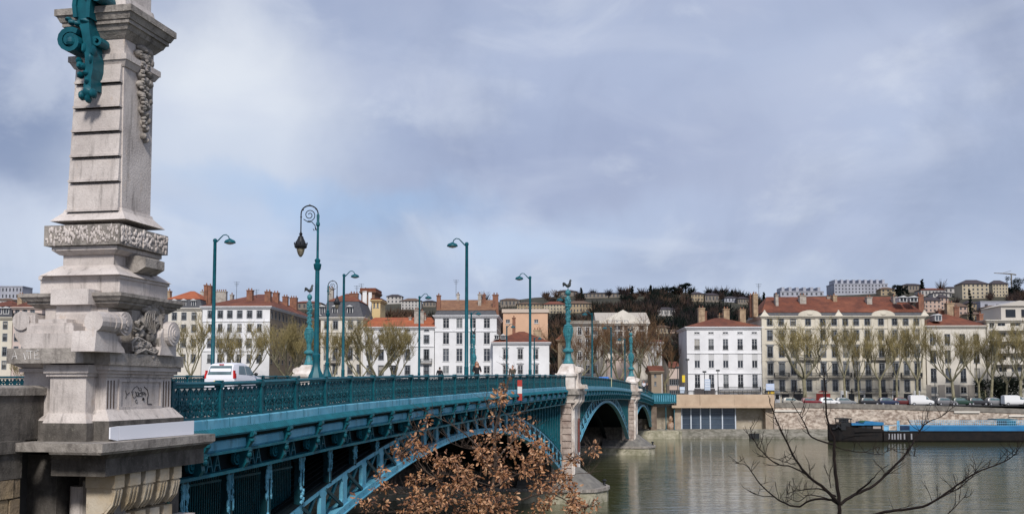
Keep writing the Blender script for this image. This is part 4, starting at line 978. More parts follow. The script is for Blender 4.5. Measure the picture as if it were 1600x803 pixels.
# dark opening beside the bridge end
q = MB(); G(q, 1016, 1026, 630, 672, -.5, 5); q.build('corner_pier', mat('brown_stone', (.22, .17, .13), .9, col2=(.12, .09, .07), noise_scale=1), ug)
for x in (1040, 1053):
    q = MB(); G(q, x, x + 1, 634, 672, -.3, 0); q.build('thin_post', TEAL_M, ug)
q = MB(); a = at(1048, 664, Yg + .5)
q.lathe([(.5, 0), (.75, .4), (.7, 1.1), (.4, 1.5)], (a.x, a.y, zpy(671, Yg)), 8); q.lathe([(.2, 1.4), (.42, 1.8), (.4, 2.2), (.15, 2.6)], (a.x, a.y, zpy(671, Yg)), 8)
tag(q.build('covered_bundle', mat('brown_tarp', (.22, .12, .06), .8, col2=(.4, .3, .24), noise_scale=1.5), None, True), 'brown covered bundle on the ledge in the dark opening beside the bridge end', 'bundle')
q = MB(); G(q, 1012, 1048, 614, 630.5, -1.2, -.8); G(q, 1048, 1057, 616, 629.5, -1.2, -.6); bd = q.build('end_parapet', TEAL_M, ug)
q = MB()
for i in range(12): G(q, 1016 + i * 3.4, 1017.2 + i * 3.4, 617, 627, -1.25, -1.2)
q.build('parapet_relief', TEAL_L, bd)
q = MB(); a, b_ = at(985, 672, Yg - 5), at(1068, 672, Yg - 5); q.prism([(a.x, Yg - 4), (b_.x - .8, Yg - 4), (b_.x, Yg - 3), (b_.x, Yg + 1), (a.x, Yg + 1)], 'z', -.5, zpy(673, Yg - 4)); tag(q.build('landing_step', FOOT), 'pale stone landing step at the foot of the last arch', 'landing')

# ------------------------------------------------------------------ windows
WM = {}
def window_mesh(w_, h_, style, fr):
    key = (round(w_, 1), round(h_, 1), style, fr.name)
    if key in WM: return WM[key]
    w_, h_ = key[0], key[1]; q = MB(); y = .14; f = .07
    q.box(-w_ / 2, -w_ / 2 + f, y, y + .06, -h_ / 2, h_ / 2); q.box(w_ / 2 - f, w_ / 2, y, y + .06, -h_ / 2, h_ / 2)
    q.box(-w_ / 2 + f, w_ / 2 - f, y, y + .06, h_ / 2 - f, h_ / 2); q.box(-w_ / 2 + f, w_ / 2 - f, y, y + .06, -h_ / 2, -h_ / 2 + f)
    q.box(-.05, .05, y - .01, y + .05, -h_ / 2 + f, h_ / 2 - f)
    if h_ > 1.3:
        for k_ in (.33, -.0): q.box(-w_ / 2 + f, w_ / 2 - f, y, y + .045, h_ * k_ - .02, h_ * k_ + .02)
    q.box(-w_ / 2 - .12, w_ / 2 + .12, -.08, .05, -h_ / 2 - .14, -h_ / 2 - .003)
    if style in ('surround', 'pediment', 'shutters'):
        q.box(-w_ / 2 - .14, -w_ / 2 - .003, -.06, .02, -h_ / 2, h_ / 2 + .14); q.box(w_ / 2 + .003, w_ / 2 + .14, -.06, .02, -h_ / 2, h_ / 2 + .14); q.box(-w_ / 2, w_ / 2, -.06, .02, h_ / 2 + .003, h_ / 2 + .14)
    if style == 'pediment':
        q.box(-w_ / 2 - .28, w_ / 2 + .28, -.22, .02, h_ / 2 + .3, h_ / 2 + .42); q.prism([(-w_ / 2 - .2, h_ / 2 + .42), (w_ / 2 + .2, h_ / 2 + .42), (0, h_ / 2 + .68)], 'y', -.15, .02)
    if style == 'blind': q.box(-w_ / 2 + .02, w_ / 2 - .02, .05, .1, h_ * .02, h_ / 2 - .02)
    o = q.build('tmp', fr); d1 = o.data; bpy.data.objects.remove(o)
    q = MB(); q.add([(-w_ / 2, .18, -h_ / 2), (w_ / 2, .18, -h_ / 2), (w_ / 2, .18, h_ / 2), (-w_ / 2, .18, h_ / 2)], [(0, 1, 2, 3)]); o = q.build('tmp', GLASS_D); d2 = o.data; bpy.data.objects.remove(o)
    d3 = None
    if style in ('surround', 'pediment', 'guard') and h_ > 1.5:
        q = MB(); q.box(-w_ / 2 - .02, w_ / 2 + .02, -.05, -.0, -h_ / 2 + .85, -h_ / 2 + .92)
        for i in range(int(w_ / .14) + 1): u = -w_ / 2 + i * .14; q.box(u, u + .045, -.045, -.005, -h_ / 2, -h_ / 2 + .85)
        o = q.build('tmp', IRON); d3 = o.data; bpy.data.objects.remove(o)
    WM[key] = (d1, d2, d3); return WM[key]
class Facade:
    def __init__(s, A, B):
        s.A = Vector((A.x, A.y, 0)); d = Vector((B.x - A.x, B.y - A.y, 0)); s.w = d.length; s.u = d.normalized(); s.n = Vector((-s.u.y, s.u.x, 0)); s.ang = math.atan2(s.u.y, s.u.x)
    def P(s, p): return s.A + s.u * p.x + s.n * p.y + Vector((0, 0, p.z))
    def hit(s, px, py=606):
        d = ray(px, py); r = d.x
        k = (s.A.x - r * s.A.y) / (r * s.u.y - s.u.x); Y = s.A.y + s.u.y * k; return k, CZ + d.z * Y
def grid_wall(q, z0, z1, w_, cols, rows, skip=(), depth=.2):
    X = sorted(set([0, w_] + [c - e / 2 for c, e in cols] + [c + e / 2 for c, e in cols])); Z = sorted(set([z0, z1] + [c - e / 2 for c, e in rows] + [c + e / 2 for c, e in rows]))
    def hole(x, z):
        for i, (c, e) in enumerate(cols):
            if abs(x - c) < e / 2:
                for j, (k_, g) in enumerate(rows):
                    if abs(z - k_) < g / 2 and (i, j) not in skip: return True
        return False
    for j in range(len(Z) - 1):
        run = None
        for i in range(len(X) - 1):
            h_ = hole((X[i] + X[i + 1]) / 2, (Z[j] + Z[j + 1]) / 2)
            if not h_:
                if run is None: run = X[i]
            if run is not None and (h_ or i == len(X) - 2):
                e = X[i] if h_ else X[i + 1]; q.add([(run, 0, Z[j]), (e, 0, Z[j]), (e, 0, Z[j + 1]), (run, 0, Z[j + 1])], [(0, 1, 2, 3)]); run = None
    for i, (c, e) in enumerate(cols):
        for j, (k_, g) in enumerate(rows):
            if (i, j) in skip: continue
            a, b_, l, t_ = c - e / 2, c + e / 2, k_ - g / 2, k_ + g / 2
            q.add([(a, 0, l), (b_, 0, l), (b_, 0, t_), (a, 0, t_), (a, depth, l), (b_, depth, l), (b_, depth, t_), (a, depth, t_)], [(0, 4, 5, 1), (1, 5, 6, 2), (2, 6, 7, 3), (3, 7, 4, 0)])
def put_windows(root, fc, cols, rows, styles, fr, skip=()):
    for j, (k_, g) in enumerate(rows):
        for i, (c, e) in enumerate(cols):
            if (i, j) in skip: continue
            d1, d2, d3 = window_mesh(e, g, styles[j % len(styles)], fr)
            o = inst(d1, 'window', root, fc.P(Vector((c, 0, k_))), (0, 0, fc.ang)); p = inst(d2, 'pane', o, (0, 0, 0)); p.location = (0, 0, 0)
            if d3: p = inst(d3, 'window_guard', o, (0, 0, 0)); p.location = (0, 0, 0)
TILE = mat('red_roof_tiles', (.175, .054, .028), .85, col2=(.10, .033, .02), noise_scale=.5, extra=[(2.5, (.06, .03, .022), .5, .72, (1, 1, 1), .7), (.12, (.24, .085, .045), .5, .65, (1, 1, 1), .7)], bump=.05, bump_scale=3)
TILE_O = mat('orange_roof_tiles', (.40, .115, .045), .85, col2=(.28, .075, .035), noise_scale=.5, extra=[(2.5, (.14, .05, .03), .5, .72, (1, 1, 1), .6)], bump=.05, bump_scale=3)
TILE_B = mat('brown_roof_tiles', (.27, .14, .075), .85, col2=(.17, .085, .05), noise_scale=.7, extra=[(3, (.09, .05, .035), .5, .72, (1, 1, 1), .7)], bump=.05, bump_scale=3)
SLATE = mat('slate', (.035, .038, .05), .6, col2=(.06, .062, .072), noise_scale=1.5)
def wall(name, col, d=.82):
    return mat(name, col, .88, col2=tuple(c * d for c in col), noise_scale=.22, extra=[(.9, tuple(c * .55 for c in col), .60, .78, (1, 1, .22), .55)])
W_WHITE = wall('white_render', (.74, .74, .75)); W_CREAM = wall('cream_render', (.64, .59, .49)); W_PALE = wall('pale_render', (.66, .62, .55)); W_PINK = wall('pinkish_render', (.58, .47, .42))
W_SALMON = wall('salmon_render', (.62, .40, .27)); W_GREY = wall('grey_stone_wall', (.34, .31, .275)); W_BEIGE = wall('beige_and_shaded_wall', (.30, .24, .175)); W_YEL = wall('yellow_render', (.62, .48, .25)); W_BROWN = wall('brown_brick_wall', (.20, .12, .085))
CHIM = [mat('chimney_buff', (.42, .32, .21), .9, col2=(.22, .15, .1), noise_scale=1.2), mat('chimney_brick', (.26, .12, .075), .9, col2=(.14, .07, .05), noise_scale=1.2), mat('chimney_grey', (.42, .39, .35), .9, col2=(.25, .22, .19), noise_scale=1.2)]
def bld(label, x0, x1, ye, Y, depth=16, wm=W_WHITE, cols=(), rows=(), wpx=8.0, roof='hip', ytop=None, rmat=TILE, styles=('plain',), fr=GREYP, skip=(), side_cols=0, side_mat=None, chim=(), mans=None, cornice=True, cat='apartment building', name='apartment_building', strings=(), zbase=None, dormers=(), slant=.035, hipf=.5, group=None, left_side=False):
    A = at(x0, 606, Y); r1 = ray(x1).x; Yb = (Y + slant * A.x) / (1 + slant * r1); B = Vector((r1 * Yb, Yb, 0))
    fc = Facade(A, B); z0 = FARZ - .3 if zbase is None else zbase; zE = fc.hit(x0, ye)[1]
    root = tag(empty(name, Vector((A.x, A.y, z0))), label, cat, group)
    T = fc.P; mpx = fc.w / (x1 - x0)
    C_ = [(fc.hit(c)[0], wpx * mpx) if not isinstance(c, tuple) else (fc.hit(c[0])[0], c[1] * mpx) for c in cols]
    R_ = []
    for r in rows: zc_ = fc.hit((x0 + x1) / 2, r[0])[1]; R_.append((zc_, r[1] * mpx))
    q = MB(T); grid_wall(q, z0, zE, fc.w, C_, R_, skip); q.add([(0, 0, z0), (0, depth, z0), (0, depth, zE), (0, 0, zE), (fc.w, depth, z0), (fc.w, depth, zE)], [(0, 1, 2, 3), (1, 4, 5, 2)])
    q.add([(0, 0, zE), (fc.w, 0, zE), (fc.w, depth, zE), (0, depth, zE)], [(0, 1, 2, 3)])
    if not side_cols: q.add([(fc.w, 0, z0), (fc.w, depth, z0), (fc.w, depth, zE), (fc.w, 0, zE)], [(0, 1, 2, 3)])
    q.build('wall', wm, root); put_windows(root, fc, C_, R_, styles, fr, skip)
    if side_cols:
        f2 = Facade(fc.P(Vector((fc.w, 0, 0))), fc.P(Vector((fc.w, depth, 0)))); sw = depth / side_cols
        C2 = [(sw * (i + .5), min(1.2, wpx * mpx)) for i in range(side_cols)]; R2 = [r for r in R_]
        q = MB(f2.P); grid_wall(q, z0, zE, depth, C2, R2); q.build('side_wall', side_mat or wm, root); put_windows(root, f2, C2, R2, styles, fr)
    if cornice:
        q = MB(T); q.frus((-.15, fc.w + .15, -.2, depth + .1), (-.45, fc.w + .45, -.55, depth + .4), zE - .55, zE - .12); q.box(-.5, fc.w + .5, -.6, depth + .45, zE - .12, zE + .06); q.build('cornice', wm, root)
    if strings:
        q = MB(T)
        for y in strings: z = fc.hit(x0, y)[1]; q.box(-.02, fc.w + .02, -.16, .0, z - .14, z + .14)
        q.build('string_course', wm, root)
    zR = zE + .06
    ins = .0
    if mans:
        zM = fc.hit(x0, mans)[1] if True else 0; ins = min(1.2, (zM - zE) * .35)
        q = MB(T); q.frus((-.1, fc.w + .1, -.1, depth), (ins, fc.w - ins, ins, depth - ins), zR, zM); q.build('mansard', SLATE, root); zR = zM
    if ytop is not None and roof:
        zt = zpy(ytop, Y + depth * (.5 if roof == 'hip' else .35))
        e = .55 if not mans else -ins + .15; hi = (depth * .5) * (1 if hipf == .5 else hipf)
        q = MB(T)
        if roof == 'hip':
            k_ = min(hi, fc.w * .45); q.add([(-e, -e, zR), (fc.w + e, -e, zR), (fc.w + e, depth + e, zR), (-e, depth + e, zR), (k_, depth / 2, zt), (fc.w - k_, depth / 2, zt)], [(0, 1, 5, 4), (1, 2, 5), (2, 3, 4, 5), (3, 0, 4), (0, 3, 2, 1)])
        elif roof == 'gable': q.add([(-e, -e, zR), (fc.w + e, -e, zR), (fc.w + e, depth + e, zR), (-e, depth + e, zR), (-e, depth / 2, zt), (fc.w + e, depth / 2, zt)], [(0, 1, 5, 4), (1, 2, 5), (2, 3, 4, 5), (3, 0, 4), (0, 3, 2, 1)])
        elif roof == 'flat': q.box(-.3, fc.w + .3, -.3, depth + .3, zR, zt)
        rf_ = q.build('roof', rmat, root)
    else: rf_ = root
    for c in chim:
        px, yt, wp = c[:3]; mt = CHIM[c[3] if len(c) > 3 else 0]; dd = depth * (c[4] if len(c) > 4 else .3)
        p = at(px, 606, Y + dd); w_ = wp * (Y + dd) / F; zt2 = zpy(yt, Y + dd)
        q = MB(); zl_ = zE + .1; q.box(p.x - w_ / 2, p.x + w_ / 2, Y + dd, Y + dd + 1.6, zl_, zt2 - .35); q.box(p.x - w_ / 2 - .1, p.x + w_ / 2 + .1, Y + dd - .1, Y + dd + 1.7, zt2 - .5, zt2 - .3)
        ch_ = q.build('chimney', mt, root)
        q = MB(); n = max(1, int(w_ / .5))
        for i in range(n): q.lathe([(.13, 0), (.16, .3), (.12, .5)], (p.x - w_ / 2 + w_ * (i + .5) / n, Y + dd + .8, zt2 - .3), 6)
        q.build('chimney_pots', CHIM[1], ch_)
    for (px, py, wp, hp) in dormers:
        k_, z = fc.hit(px, py); w_ = wp * mpx; h_ = hp * mpx
        q = MB(T); q.box(k_ - w_ / 2, k_ + w_ / 2, -.1 + ins * .3, 3.0, z - h_ / 2, z + h_ / 2); q.prism([(k_ - w_ / 2 - .15, z + h_ / 2), (k_ + w_ / 2 + .15, z + h_ / 2), (k_, z + h_ / 2 + .4)], 'y', -.3, 3.0); dm = q.build('dormer', mat('dormer_white', (.5, .5, .5), .7), root)
        q = MB(T)
        for sg in (-1, 1): q.box(k_ + sg * w_ * .22 - w_ * .17, k_ + sg * w_ * .22 + w_ * .17, -.13 + ins * .3, -.09 + ins * .3, z - h_ * .38, z + h_ * .38)
        q.build('dormer_panes', GLASS_D, dm)
    return root, fc, mpx
def balcony(root, fc, xa, xb, y, hpx=6.5):
    a, b_ = fc.hit(xa)[0], fc.hit(xb)[0]; z = fc.hit((xa + xb) / 2, y)[1]
    q = MB(fc.P); q.box(a, b_, -.75, .0, z - .18, z); bs = q.build('balcony', GREYST, root)
    q = MB(fc.P); q.box(a, b_, -.75, -.70, z + .92, z + 1.0)
    n = int((b_ - a) / .22)
    for i in range(n + 1): u = a + (b_ - a) * i / n; q.box(u - .025, u + .025, -.74, -.70, z, z + .92)
    q.box(a, b_, -.74, -.71, z + .3, z + .36); q.box(a, a + .05, -.74, 0, z, z + 1.0); q.box(b_ - .05, b_, -.74, 0, z, z + 1.0); q.build('balcony_railing', IRON, bs)
def archw(root, fc, px, y0, y1, wp, m_=None):     # tall dark shop or carriage arch, real recess box
    k_ = fc.hit(px)[0]; za, zb = fc.hit(px, y1)[1], fc.hit(px, y0)[1]; w_ = wp * fc.w / 100
    pass
# --- right hand row
r, fc, k = bld('white five storey apartment house with a low red roof beside the bridge end', 1074, 1191, 511, 239, 15, W_WHITE,
    [1090, 1112, 1134.6, 1157.5, 1180], [(520, 2.8), (538, 17), (563.5, 22), (595.5, 21), (621, 12)], 8.4, 'hip', 497, TILE, ('plain', 'guard', 'blind', 'guard', 'surround'), WHITEP,
    chim=((1098, 479, 10, 0, .5), (1103, 484, 6, 1, .6), (1137, 480, 9, 0, .5), (1131, 490, 12, 0, .7), (1162.5, 481, 9, 0, .3)), strings=(610, 583, 551.5))
balcony(r, fc, 1122, 1188, 611)
q = MB(fc.P); a = fc.hit(1100)[0]; q.box(a - 2.2, a + 2.4, -.5, 0, 6.5, 9.3); q.build('shop_front', mat('shop_dark', (.06, .05, .05), .6), r)
r, fc, k = bld('long cream six storey apartment house with red roof, pediments and many bare trees in front', 1191.5, 1447, 494, 238, 17, W_CREAM,
    [1204.4, 1222.4, 1241, 1264.5, 1287.5, 1305.5, 1323, 1340, 1357.5, 1379, 1400.5, 1417.7, 1434.4], [(502.5, 11), (523.5, 15.5), (549.5, 16.5), (576.5, 17.5), (602, 17)], 7.6, 'hip', 464, TILE, ('surround', 'surround', 'pediment', 'pediment', 'surround'), GREYP,
    mans=488, strings=(613.5, 589, 563, 537, 512.5), hipf=.35,
    chim=((1183, 457, 7, 0, .2), (1178, 459, 7, 1, .3), (1216.5, 458, 4.5, 2, .2), (1257.5, 459, 10, 2, .25), (1308, 459, 6, 0, .3), (1300, 462, 9, 2, .4), (1362, 462, 8, 2, .2), (1402, 461, 5, 2, .2), (1443, 458, 8, 1, .2), (1420, 463, 3, 1, .4)),
    dormers=((1411.5, 468, 12, 7), (1428, 468, 12, 7)))
for a, b_, y in ((1210, 1233, 589), (1247, 1281, 589), (1292, 1330, 589), (1335, 1395, 589), (1408, 1440, 589), (1247, 1282, 561.5), (1362, 1398, 561.5), (1196, 1250, 613.8), (1330, 1400, 613.8)): balcony(r, fc, a, b_, y)
for px in (1264.5, 1379):
    k_, z = fc.hit(px, 494); w_ = 2.6; q = MB(fc.P); q.prism([(k_ - w_, z)] + [(k_ + w_ * math.cos(math.pi * (1 - i / 10)), z + 1.25 * math.sin(math.pi * (1 - i / 10)) + .1) for i in range(11)] + [(k_ + w_, z)], 'y', -.62, .3)
    q.ell((k_, -.65, z + .55), (.7, .12, .35), 8, 5); q.build('curved_pediment', W_CREAM, r)
for px in (1194.5, 1310, 1444):
    k_, z = fc.hit(px, 494); q = MB(fc.P); q.frus((k_ - .9, k_ + .9, -.6, .4), (k_ - .25, k_ + .25, -.3, .1), z + .06, z + 1.0); q.ell((k_, -.15, z + 1.1), (.25, .25, .3), 6, 4); q.build('finial', W_CREAM, r)
for px in (1194, 1251, 1278, 1315, 1366, 1392, 1444.5):
    k_ = fc.hit(px)[0]; q = MB(fc.P); q.box(k_ - .35, k_ + .35, -.14, 0, 9.3, fc.hit(px, 498)[1]); q.build('wall_pilaster', W_CREAM, r)
SHOPW = mat('white_shop_fascia', (.66, .66, .66), .6); SHOPR = mat('red_awning', (.30, .035, .03), .7); SHOPD = mat('dark_shop_glass', (.015, .017, .02), .2)
for px, wp, dark in ((1198, 12, 1), (1214, 9, 0), (1227, 11, 1), (1249, 18, 1), (1286, 22, 2), (1318, 10, 0), (1330, 9, 1), (1345, 12, 0), (1357, 10, 1), (1381, 11, 1), (1398, 10, 0), (1418, 12, 1), (1432, 10, 0)):
    k_ = fc.hit(px)[0]; w_ = wp * k / 2; q = MB(fc.P)
    if dark: q.prism([(k_ - w_, FARZ), (k_ + w_, FARZ), (k_ + w_, 8.1)] + [(k_ + w_ * math.cos(i * math.pi / 6), 8.1 + .8 * math.sin(i * math.pi / 6)) for i in range(1, 6)] + [(k_ - w_, 8.1)], 'y', -.14, -.02); o = q.build('shop_opening', SHOPD if dark == 1 else SHOPR, r)
    else: q.box(k_ - w_, k_ + w_, -.2, -.02, FARZ, 8.9); o = q.build('shop_front', SHOPW, r); g = MB(fc.P); g.box(k_ - w_ * .6, k_ + w_ * .6, -.24, -.2, 7.0, 8.0); g.build('shop_glass', SHOPD, o)
r, fc, k = bld('cream corner house with dark red hipped roof and stone arcaded ground floor', 1449, 1543, 509, 237, 14, W_PALE,
    [1459.5, 1482.5, 1506, 1527.5], [(530, 17), (557, 20), (586, 22), (609, 10), (623, 8)], 9.0, 'hip', 491, TILE, ('plain', 'guard', 'guard', 'plain', 'plain'), GREYP, strings=(601, 617),
    chim=((1489, 471, 11, 0, .5), (1498, 477, 9, 1, .5), (1537, 488, 6, 1, .4), (1474, 483, 8, 1, .7)), dormers=((1466, 497, 11, 9),))
q = MB(fc.P)
for px in (1449.5, 1471, 1494, 1517, 1540): k_ = fc.hit(px)[0]; q.box(k_ - .7, k_ + .7, -.25, 0, FARZ, fc.hit(px, 601)[1])
q.build('stone_pier', W_GREY, r)
r, fc, k = bld('pale modern apartment block with long balcony bands at the right edge', 1545, 1680, 500, 236, 22, W_PALE,
    [(1553, 8), (1568, 12), (1590, 16), (1612, 14), (1640, 14)], [(508, 7), (524, 9), (542, 9), (560, 9), (578, 9)], 10, None, None, TILE, ('plain',), GREYP, cornice=True)
for y in (516, 533, 551, 569, 587):
    z = fc.hit(1600, y)[1]; q = MB(fc.P); q.box(1, fc.w - 1, -1.1, 0, z - .1, z + .12); q.box(1, fc.w - 1, -1.1, -1.0, z + .12, z + .95); q.build('balcony_band', W_PALE, r)
q = MB(fc.P); a = fc.hit(1577)[0]; z = fc.hit(1577, 500)[1]; q.box(a, fc.w, 3, 14, z, z + 3.4); q.prism([(a - .4, z + 3.4), (fc.w, z + 3.4), (a + 4, z + 4.6)], 'y', 2.5, 14); q.build('attic_storey', mat('attic_grey', (.45, .42, .38), .8), r)
q = MB(fc.P); q.box(a + 1, a + 3.2, 2.95, 3.0, z + .8, z + 2.6); q.box(a + 4.5, a + 6, 2.95, 3.0, z + .8, z + 2.6); q.build('attic_window', GLASS_D, r)
# --- left row, seen over the bridge
r, fc, k = bld('narrow cream house with grey mansard at the far left edge', -40, 16, 496, 243, 14, W_CREAM, [(-28, 6), (-12, 6), 5], [(508, 11), (527, 11), (549, 13), (570, 12)], 6, 'hip', 470, TILE, ('surround',), GREYP, mans=478, dormers=((-2, 486, 9, 9), (9, 486, 9, 9)))
r, fc, k = bld('pinkish house with a steep red roof left of the pylon', 17, 62, 480, 242, 14, W_PINK, [23, 35, 47], [(489, 10), (507, 10), (527, 11), (547, 11)], 6, 'hip', 466, TILE, ('surround',), GREYP, chim=((26, 458, 7, 0),)); balcony(r, fc, 18, 40, 496)
r, fc, k = bld('cream house with slate mansard and dormers right of the pylon scrolls', 250, 313, 481.5, 243, 14, W_PALE, [256, 270, 285, 301], [(494, 11), (513, 11), (536, 12), (560, 12)], 6.6, 'hip', 455, TILE_O, ('surround',), GREYP, mans=467, dormers=((272, 474, 7, 9), (287, 474, 7, 9), (302, 474, 7, 9)), chim=((318, 443, 5.5, 1), (324, 444, 5, 1), (258, 452, 8, 0)))
r, fc, k = bld('white corner apartment house with red roof behind the far lamp post and white car', 314, 420, 479, 240, 44, W_WHITE, [326.5, 342, 357, 372.5, 388, 403.5], [(491, 11), (512, 12), (536, 13), (560, 13)], 7.2, 'hip', 460, TILE, ('surround', 'guard'), GREYP, side_cols=13, side_mat=W_BEIGE, hipf=.3, strings=(502, 548),  # side wall: its shade is put into a darker wall colour
    chim=((358.5, 458, 4, 2), (387, 451, 9, 1, .2), (415.5, 453, 9, 1, .15), (428, 455, 9, 1, .35), (443, 461, 8, 1, .55), (456, 463, 11, 1, .7), (330, 453, 40, 2, .6)))
r, fc, k = bld('white stone house with dark mansard storey behind the ornate lanterns', 500, 566, 496, 241, 15, W_PALE, [(509, 6), 523, (546.5, 7), (560, 5)], [(508, 12), (531, 11), (553, 17), (577, 14)], 7, 'hip', 459, TILE, ('pediment', 'surround'), GREYP, mans=470, strings=(519, 541), dormers=((503, 486, 8, 14), (523, 486, 8, 14), (546.5, 486, 9, 14)), chim=((514, 448, 9, 2), (551, 456, 13, 1)))
balcony(r, fc, 514, 532, 566)
r, fc, k = bld('tall narrow brick house with white flues rising behind the pale roofs', 563, 584, 456, 262, 9, W_BROWN, [], [], 6, 'flat', 452, TILE, zbase=FARZ, chim=((569, 450, 6, 1), (578, 452, 5, 1)))
for px, wp, yt in ((569, 6.5, 455), (577.5, 5, 457)):
    q = MB(fc.P); k_ = fc.hit(px)[0]; q.box(k_ - wp * k / 2, k_ + wp * k / 2, -.6, -.003, 20, fc.hit(px, yt)[1]); q.build('white_flue', W_WHITE, r)
r, fc, k = bld('small yellow house beside the brick chimney stack on the roofline', 580, 593, 469, 258, 8, W_YEL, [583.5, 589], [(477, 7)], 2.6, 'flat', 467.5, TILE, ('plain',), GREYP, zbase=FARZ + 5)
r, fc, k = bld('low white house with an orange red roof behind the bare trees', 566, 678, 511, 241, 15, W_WHITE, [577, 595, 615, 636.5, 666], [(515.5, 3.5), (530, 12), (554, 16), (578, 14)], 7.6, 'hip', 496, TILE_O, ('plain', 'surround', 'surround', 'surround'), GREYP, strings=(541,), chim=((650, 482, 7, 2, .1), (658.5, 484, 6, 2, .1), (640, 493, 4, 2, .3), (663, 490, 4, 2, .3), (604, 497, 6, 1, .3)), hipf=.2)
balcony(r, fc, 657, 675, 567)
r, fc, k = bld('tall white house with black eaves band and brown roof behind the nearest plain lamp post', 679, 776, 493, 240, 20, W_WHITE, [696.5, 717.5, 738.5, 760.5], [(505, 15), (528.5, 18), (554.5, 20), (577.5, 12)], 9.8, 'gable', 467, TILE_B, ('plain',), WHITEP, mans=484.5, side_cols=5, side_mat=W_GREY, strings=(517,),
    chim=((684.5, 459, 6, 1, .05), (715, 457, 4, 2, .45), (749, 457, 5, 2, .2), (756, 458, 5, 1, .3), (774, 458, 9, 1, .1)))
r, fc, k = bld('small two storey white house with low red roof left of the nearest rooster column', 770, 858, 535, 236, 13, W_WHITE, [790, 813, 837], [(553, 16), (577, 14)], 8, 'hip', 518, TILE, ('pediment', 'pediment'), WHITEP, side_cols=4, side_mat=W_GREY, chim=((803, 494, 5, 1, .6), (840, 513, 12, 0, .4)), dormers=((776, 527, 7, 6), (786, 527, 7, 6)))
r, fc, k = bld('salmon coloured house with a long flat parapet above the small white house', 786, 856, 489, 262, 26, W_SALMON, [793.5, 838], [(502, 6)], 6.5, 'flat', 487, mat('parapet_cap', (.5, .42, .35), .8), ('plain',), WHITEP, side_cols=4, side_mat=W_SALMON, cornice=False, chim=((852, 483, 9, 1, .3), (823, 481, 3, 0, .2), (806, 519, 5, 1, .0)))
r, fc, k = bld('dark red roofed house between the salmon house and the rooster column', 872, 897, 531, 258, 14, W_BEIGE, [880, 890], [(545, 9), (565, 9)], 4, 'hip', 517, TILE, ('plain',), GREYP)
r, fc, k = bld('grey stone apartment house right of the nearest rooster column', 893, 935, 505, 241, 15, W_GREY, [906, 918.5, 930], [(517, 12), (535, 12), (556, 13), (577, 13)], 6.5, 'flat', 503, GREYST, ('surround',), WHITEP)
r, fc, k = bld('tall pale church like facade with arched windows seen through bare trees', 935.5, 1013, 505, 243, 20, W_PALE, [(951, 5), (960.5, 6.5), (969.5, 6.5), (979, 5), (1003, 6)], [(508, 14), (525, 14), (544, 14)], 6, 'gable', 487, mat('pale_gable_roof', (.42, .38, .33), .9), ('surround',), GREYP, name='church_like_building', cat='building')
q = MB(fc.P); k_ = fc.hit(969)[0]; z = fc.hit(969, 562)[1]; q.box(k_ - 3, k_ + 3, -.7, 0, FARZ, z); q.prism([(k_ - 3.4, z), (k_ + 3.4, z), (k_, z + 1.4)], 'y', -.9, 0); pt = q.build('portal', W_PINK, r)
q = MB(fc.P); q.prism([(k_ - 1.3, FARZ), (k_ + 1.3, FARZ), (k_ + 1.3, 10.5)] + [(k_ + 1.3 * math.cos(i * math.pi / 8), 10.5 + 1.3 * math.sin(i * math.pi / 8)) for i in range(1, 8)] + [(k_ - 1.3, 10.5)], 'y', -.76, -.7); q.build('portal_door', W_BEIGE, pt)
# apex wall of the gable, facing the river
q = MB(fc.P); zA = fc.hit(935.5, 505)[1]; q.prism([(.2, zA + .1), (fc.w - .2, zA + .1), (fc.w * .75, zA + 1.6), (fc.w * .5, zA + 3.1), (fc.w * .25, zA + 1.6)], 'y', -.05, .4); q.build('gable_wall', W_PALE, r)
r, fc, k = bld('plain white gable wall house beside the dark wooded slope', 1013.5, 1035, 535, 246, 12, W_WHITE, [], [], 5, 'gable', 530, TILE, zbase=FARZ)
r, fc, k = bld('small beige cottage with two little windows behind the end of the bridge', 1018, 1034, 580, 231, 9, W_BEIGE, [1024], [(586, 5), (599, 6)], 3.2, 'gable', 571, TILE, ('plain',), GREYP)
# street going up between the houses
def street(name_l, x0, x1, yt0, yt1, Y0, Y1, m_):
    A, B = at(x0, 606, Y0), at(x1, 606, Y1); fcs = Facade(A, B); z0, z1 = zpy(yt0, Y0), zpy(yt1, Y1); root = tag(empty('street_house', A), name_l, 'house', 'houses along the side street')
    n = max(3, int(fcs.w / 4)); zt = min(z0, z1); cols = [(fcs.w * (i + .5) / n, 1.0) for i in range(n)]; rows = [(FARZ + 2 + 3.1 * j, 1.7) for j in range(int((zt - FARZ - 1) / 3.1))]
    q = MB(fcs.P); grid_wall(q, FARZ, zt, fcs.w, cols, rows); q.add([(0, 0, zt), (fcs.w, 0, zt), (fcs.w, 0, z1), (0, 0, z0)], [(0, 1, 2, 3)]); q.add([(0, .21, FARZ), (fcs.w, .21, FARZ), (fcs.w, .21, max(z0, z1)), (0, .21, max(z0, z1)), (0, 8, FARZ), (fcs.w, 8, FARZ), (fcs.w, 8, max(z0, z1)), (0, 8, max(z0, z1))], [(3, 2, 6, 7), (4, 5, 6, 7), (0, 3, 7, 4), (1, 5, 6, 2)])
    q.build('wall', m_, root); put_windows(root, fcs, cols, rows, ('plain',), GREYP)
    q = MB(fcs.P); zz = max(z0, z1); q.prism([(-.4, zz), (8.4, zz), (4, zz + 1.8)], 'x', -.3, fcs.w + .3); q.build('roof', TILE, root)
street('tan house wall on the left of the side street', 1036, 1046, 555, 578, 246, 290, W_BEIGE)
street('narrow cream house closing the side street', 1044, 1061, 574, 574, 296, 296, W_PINK)
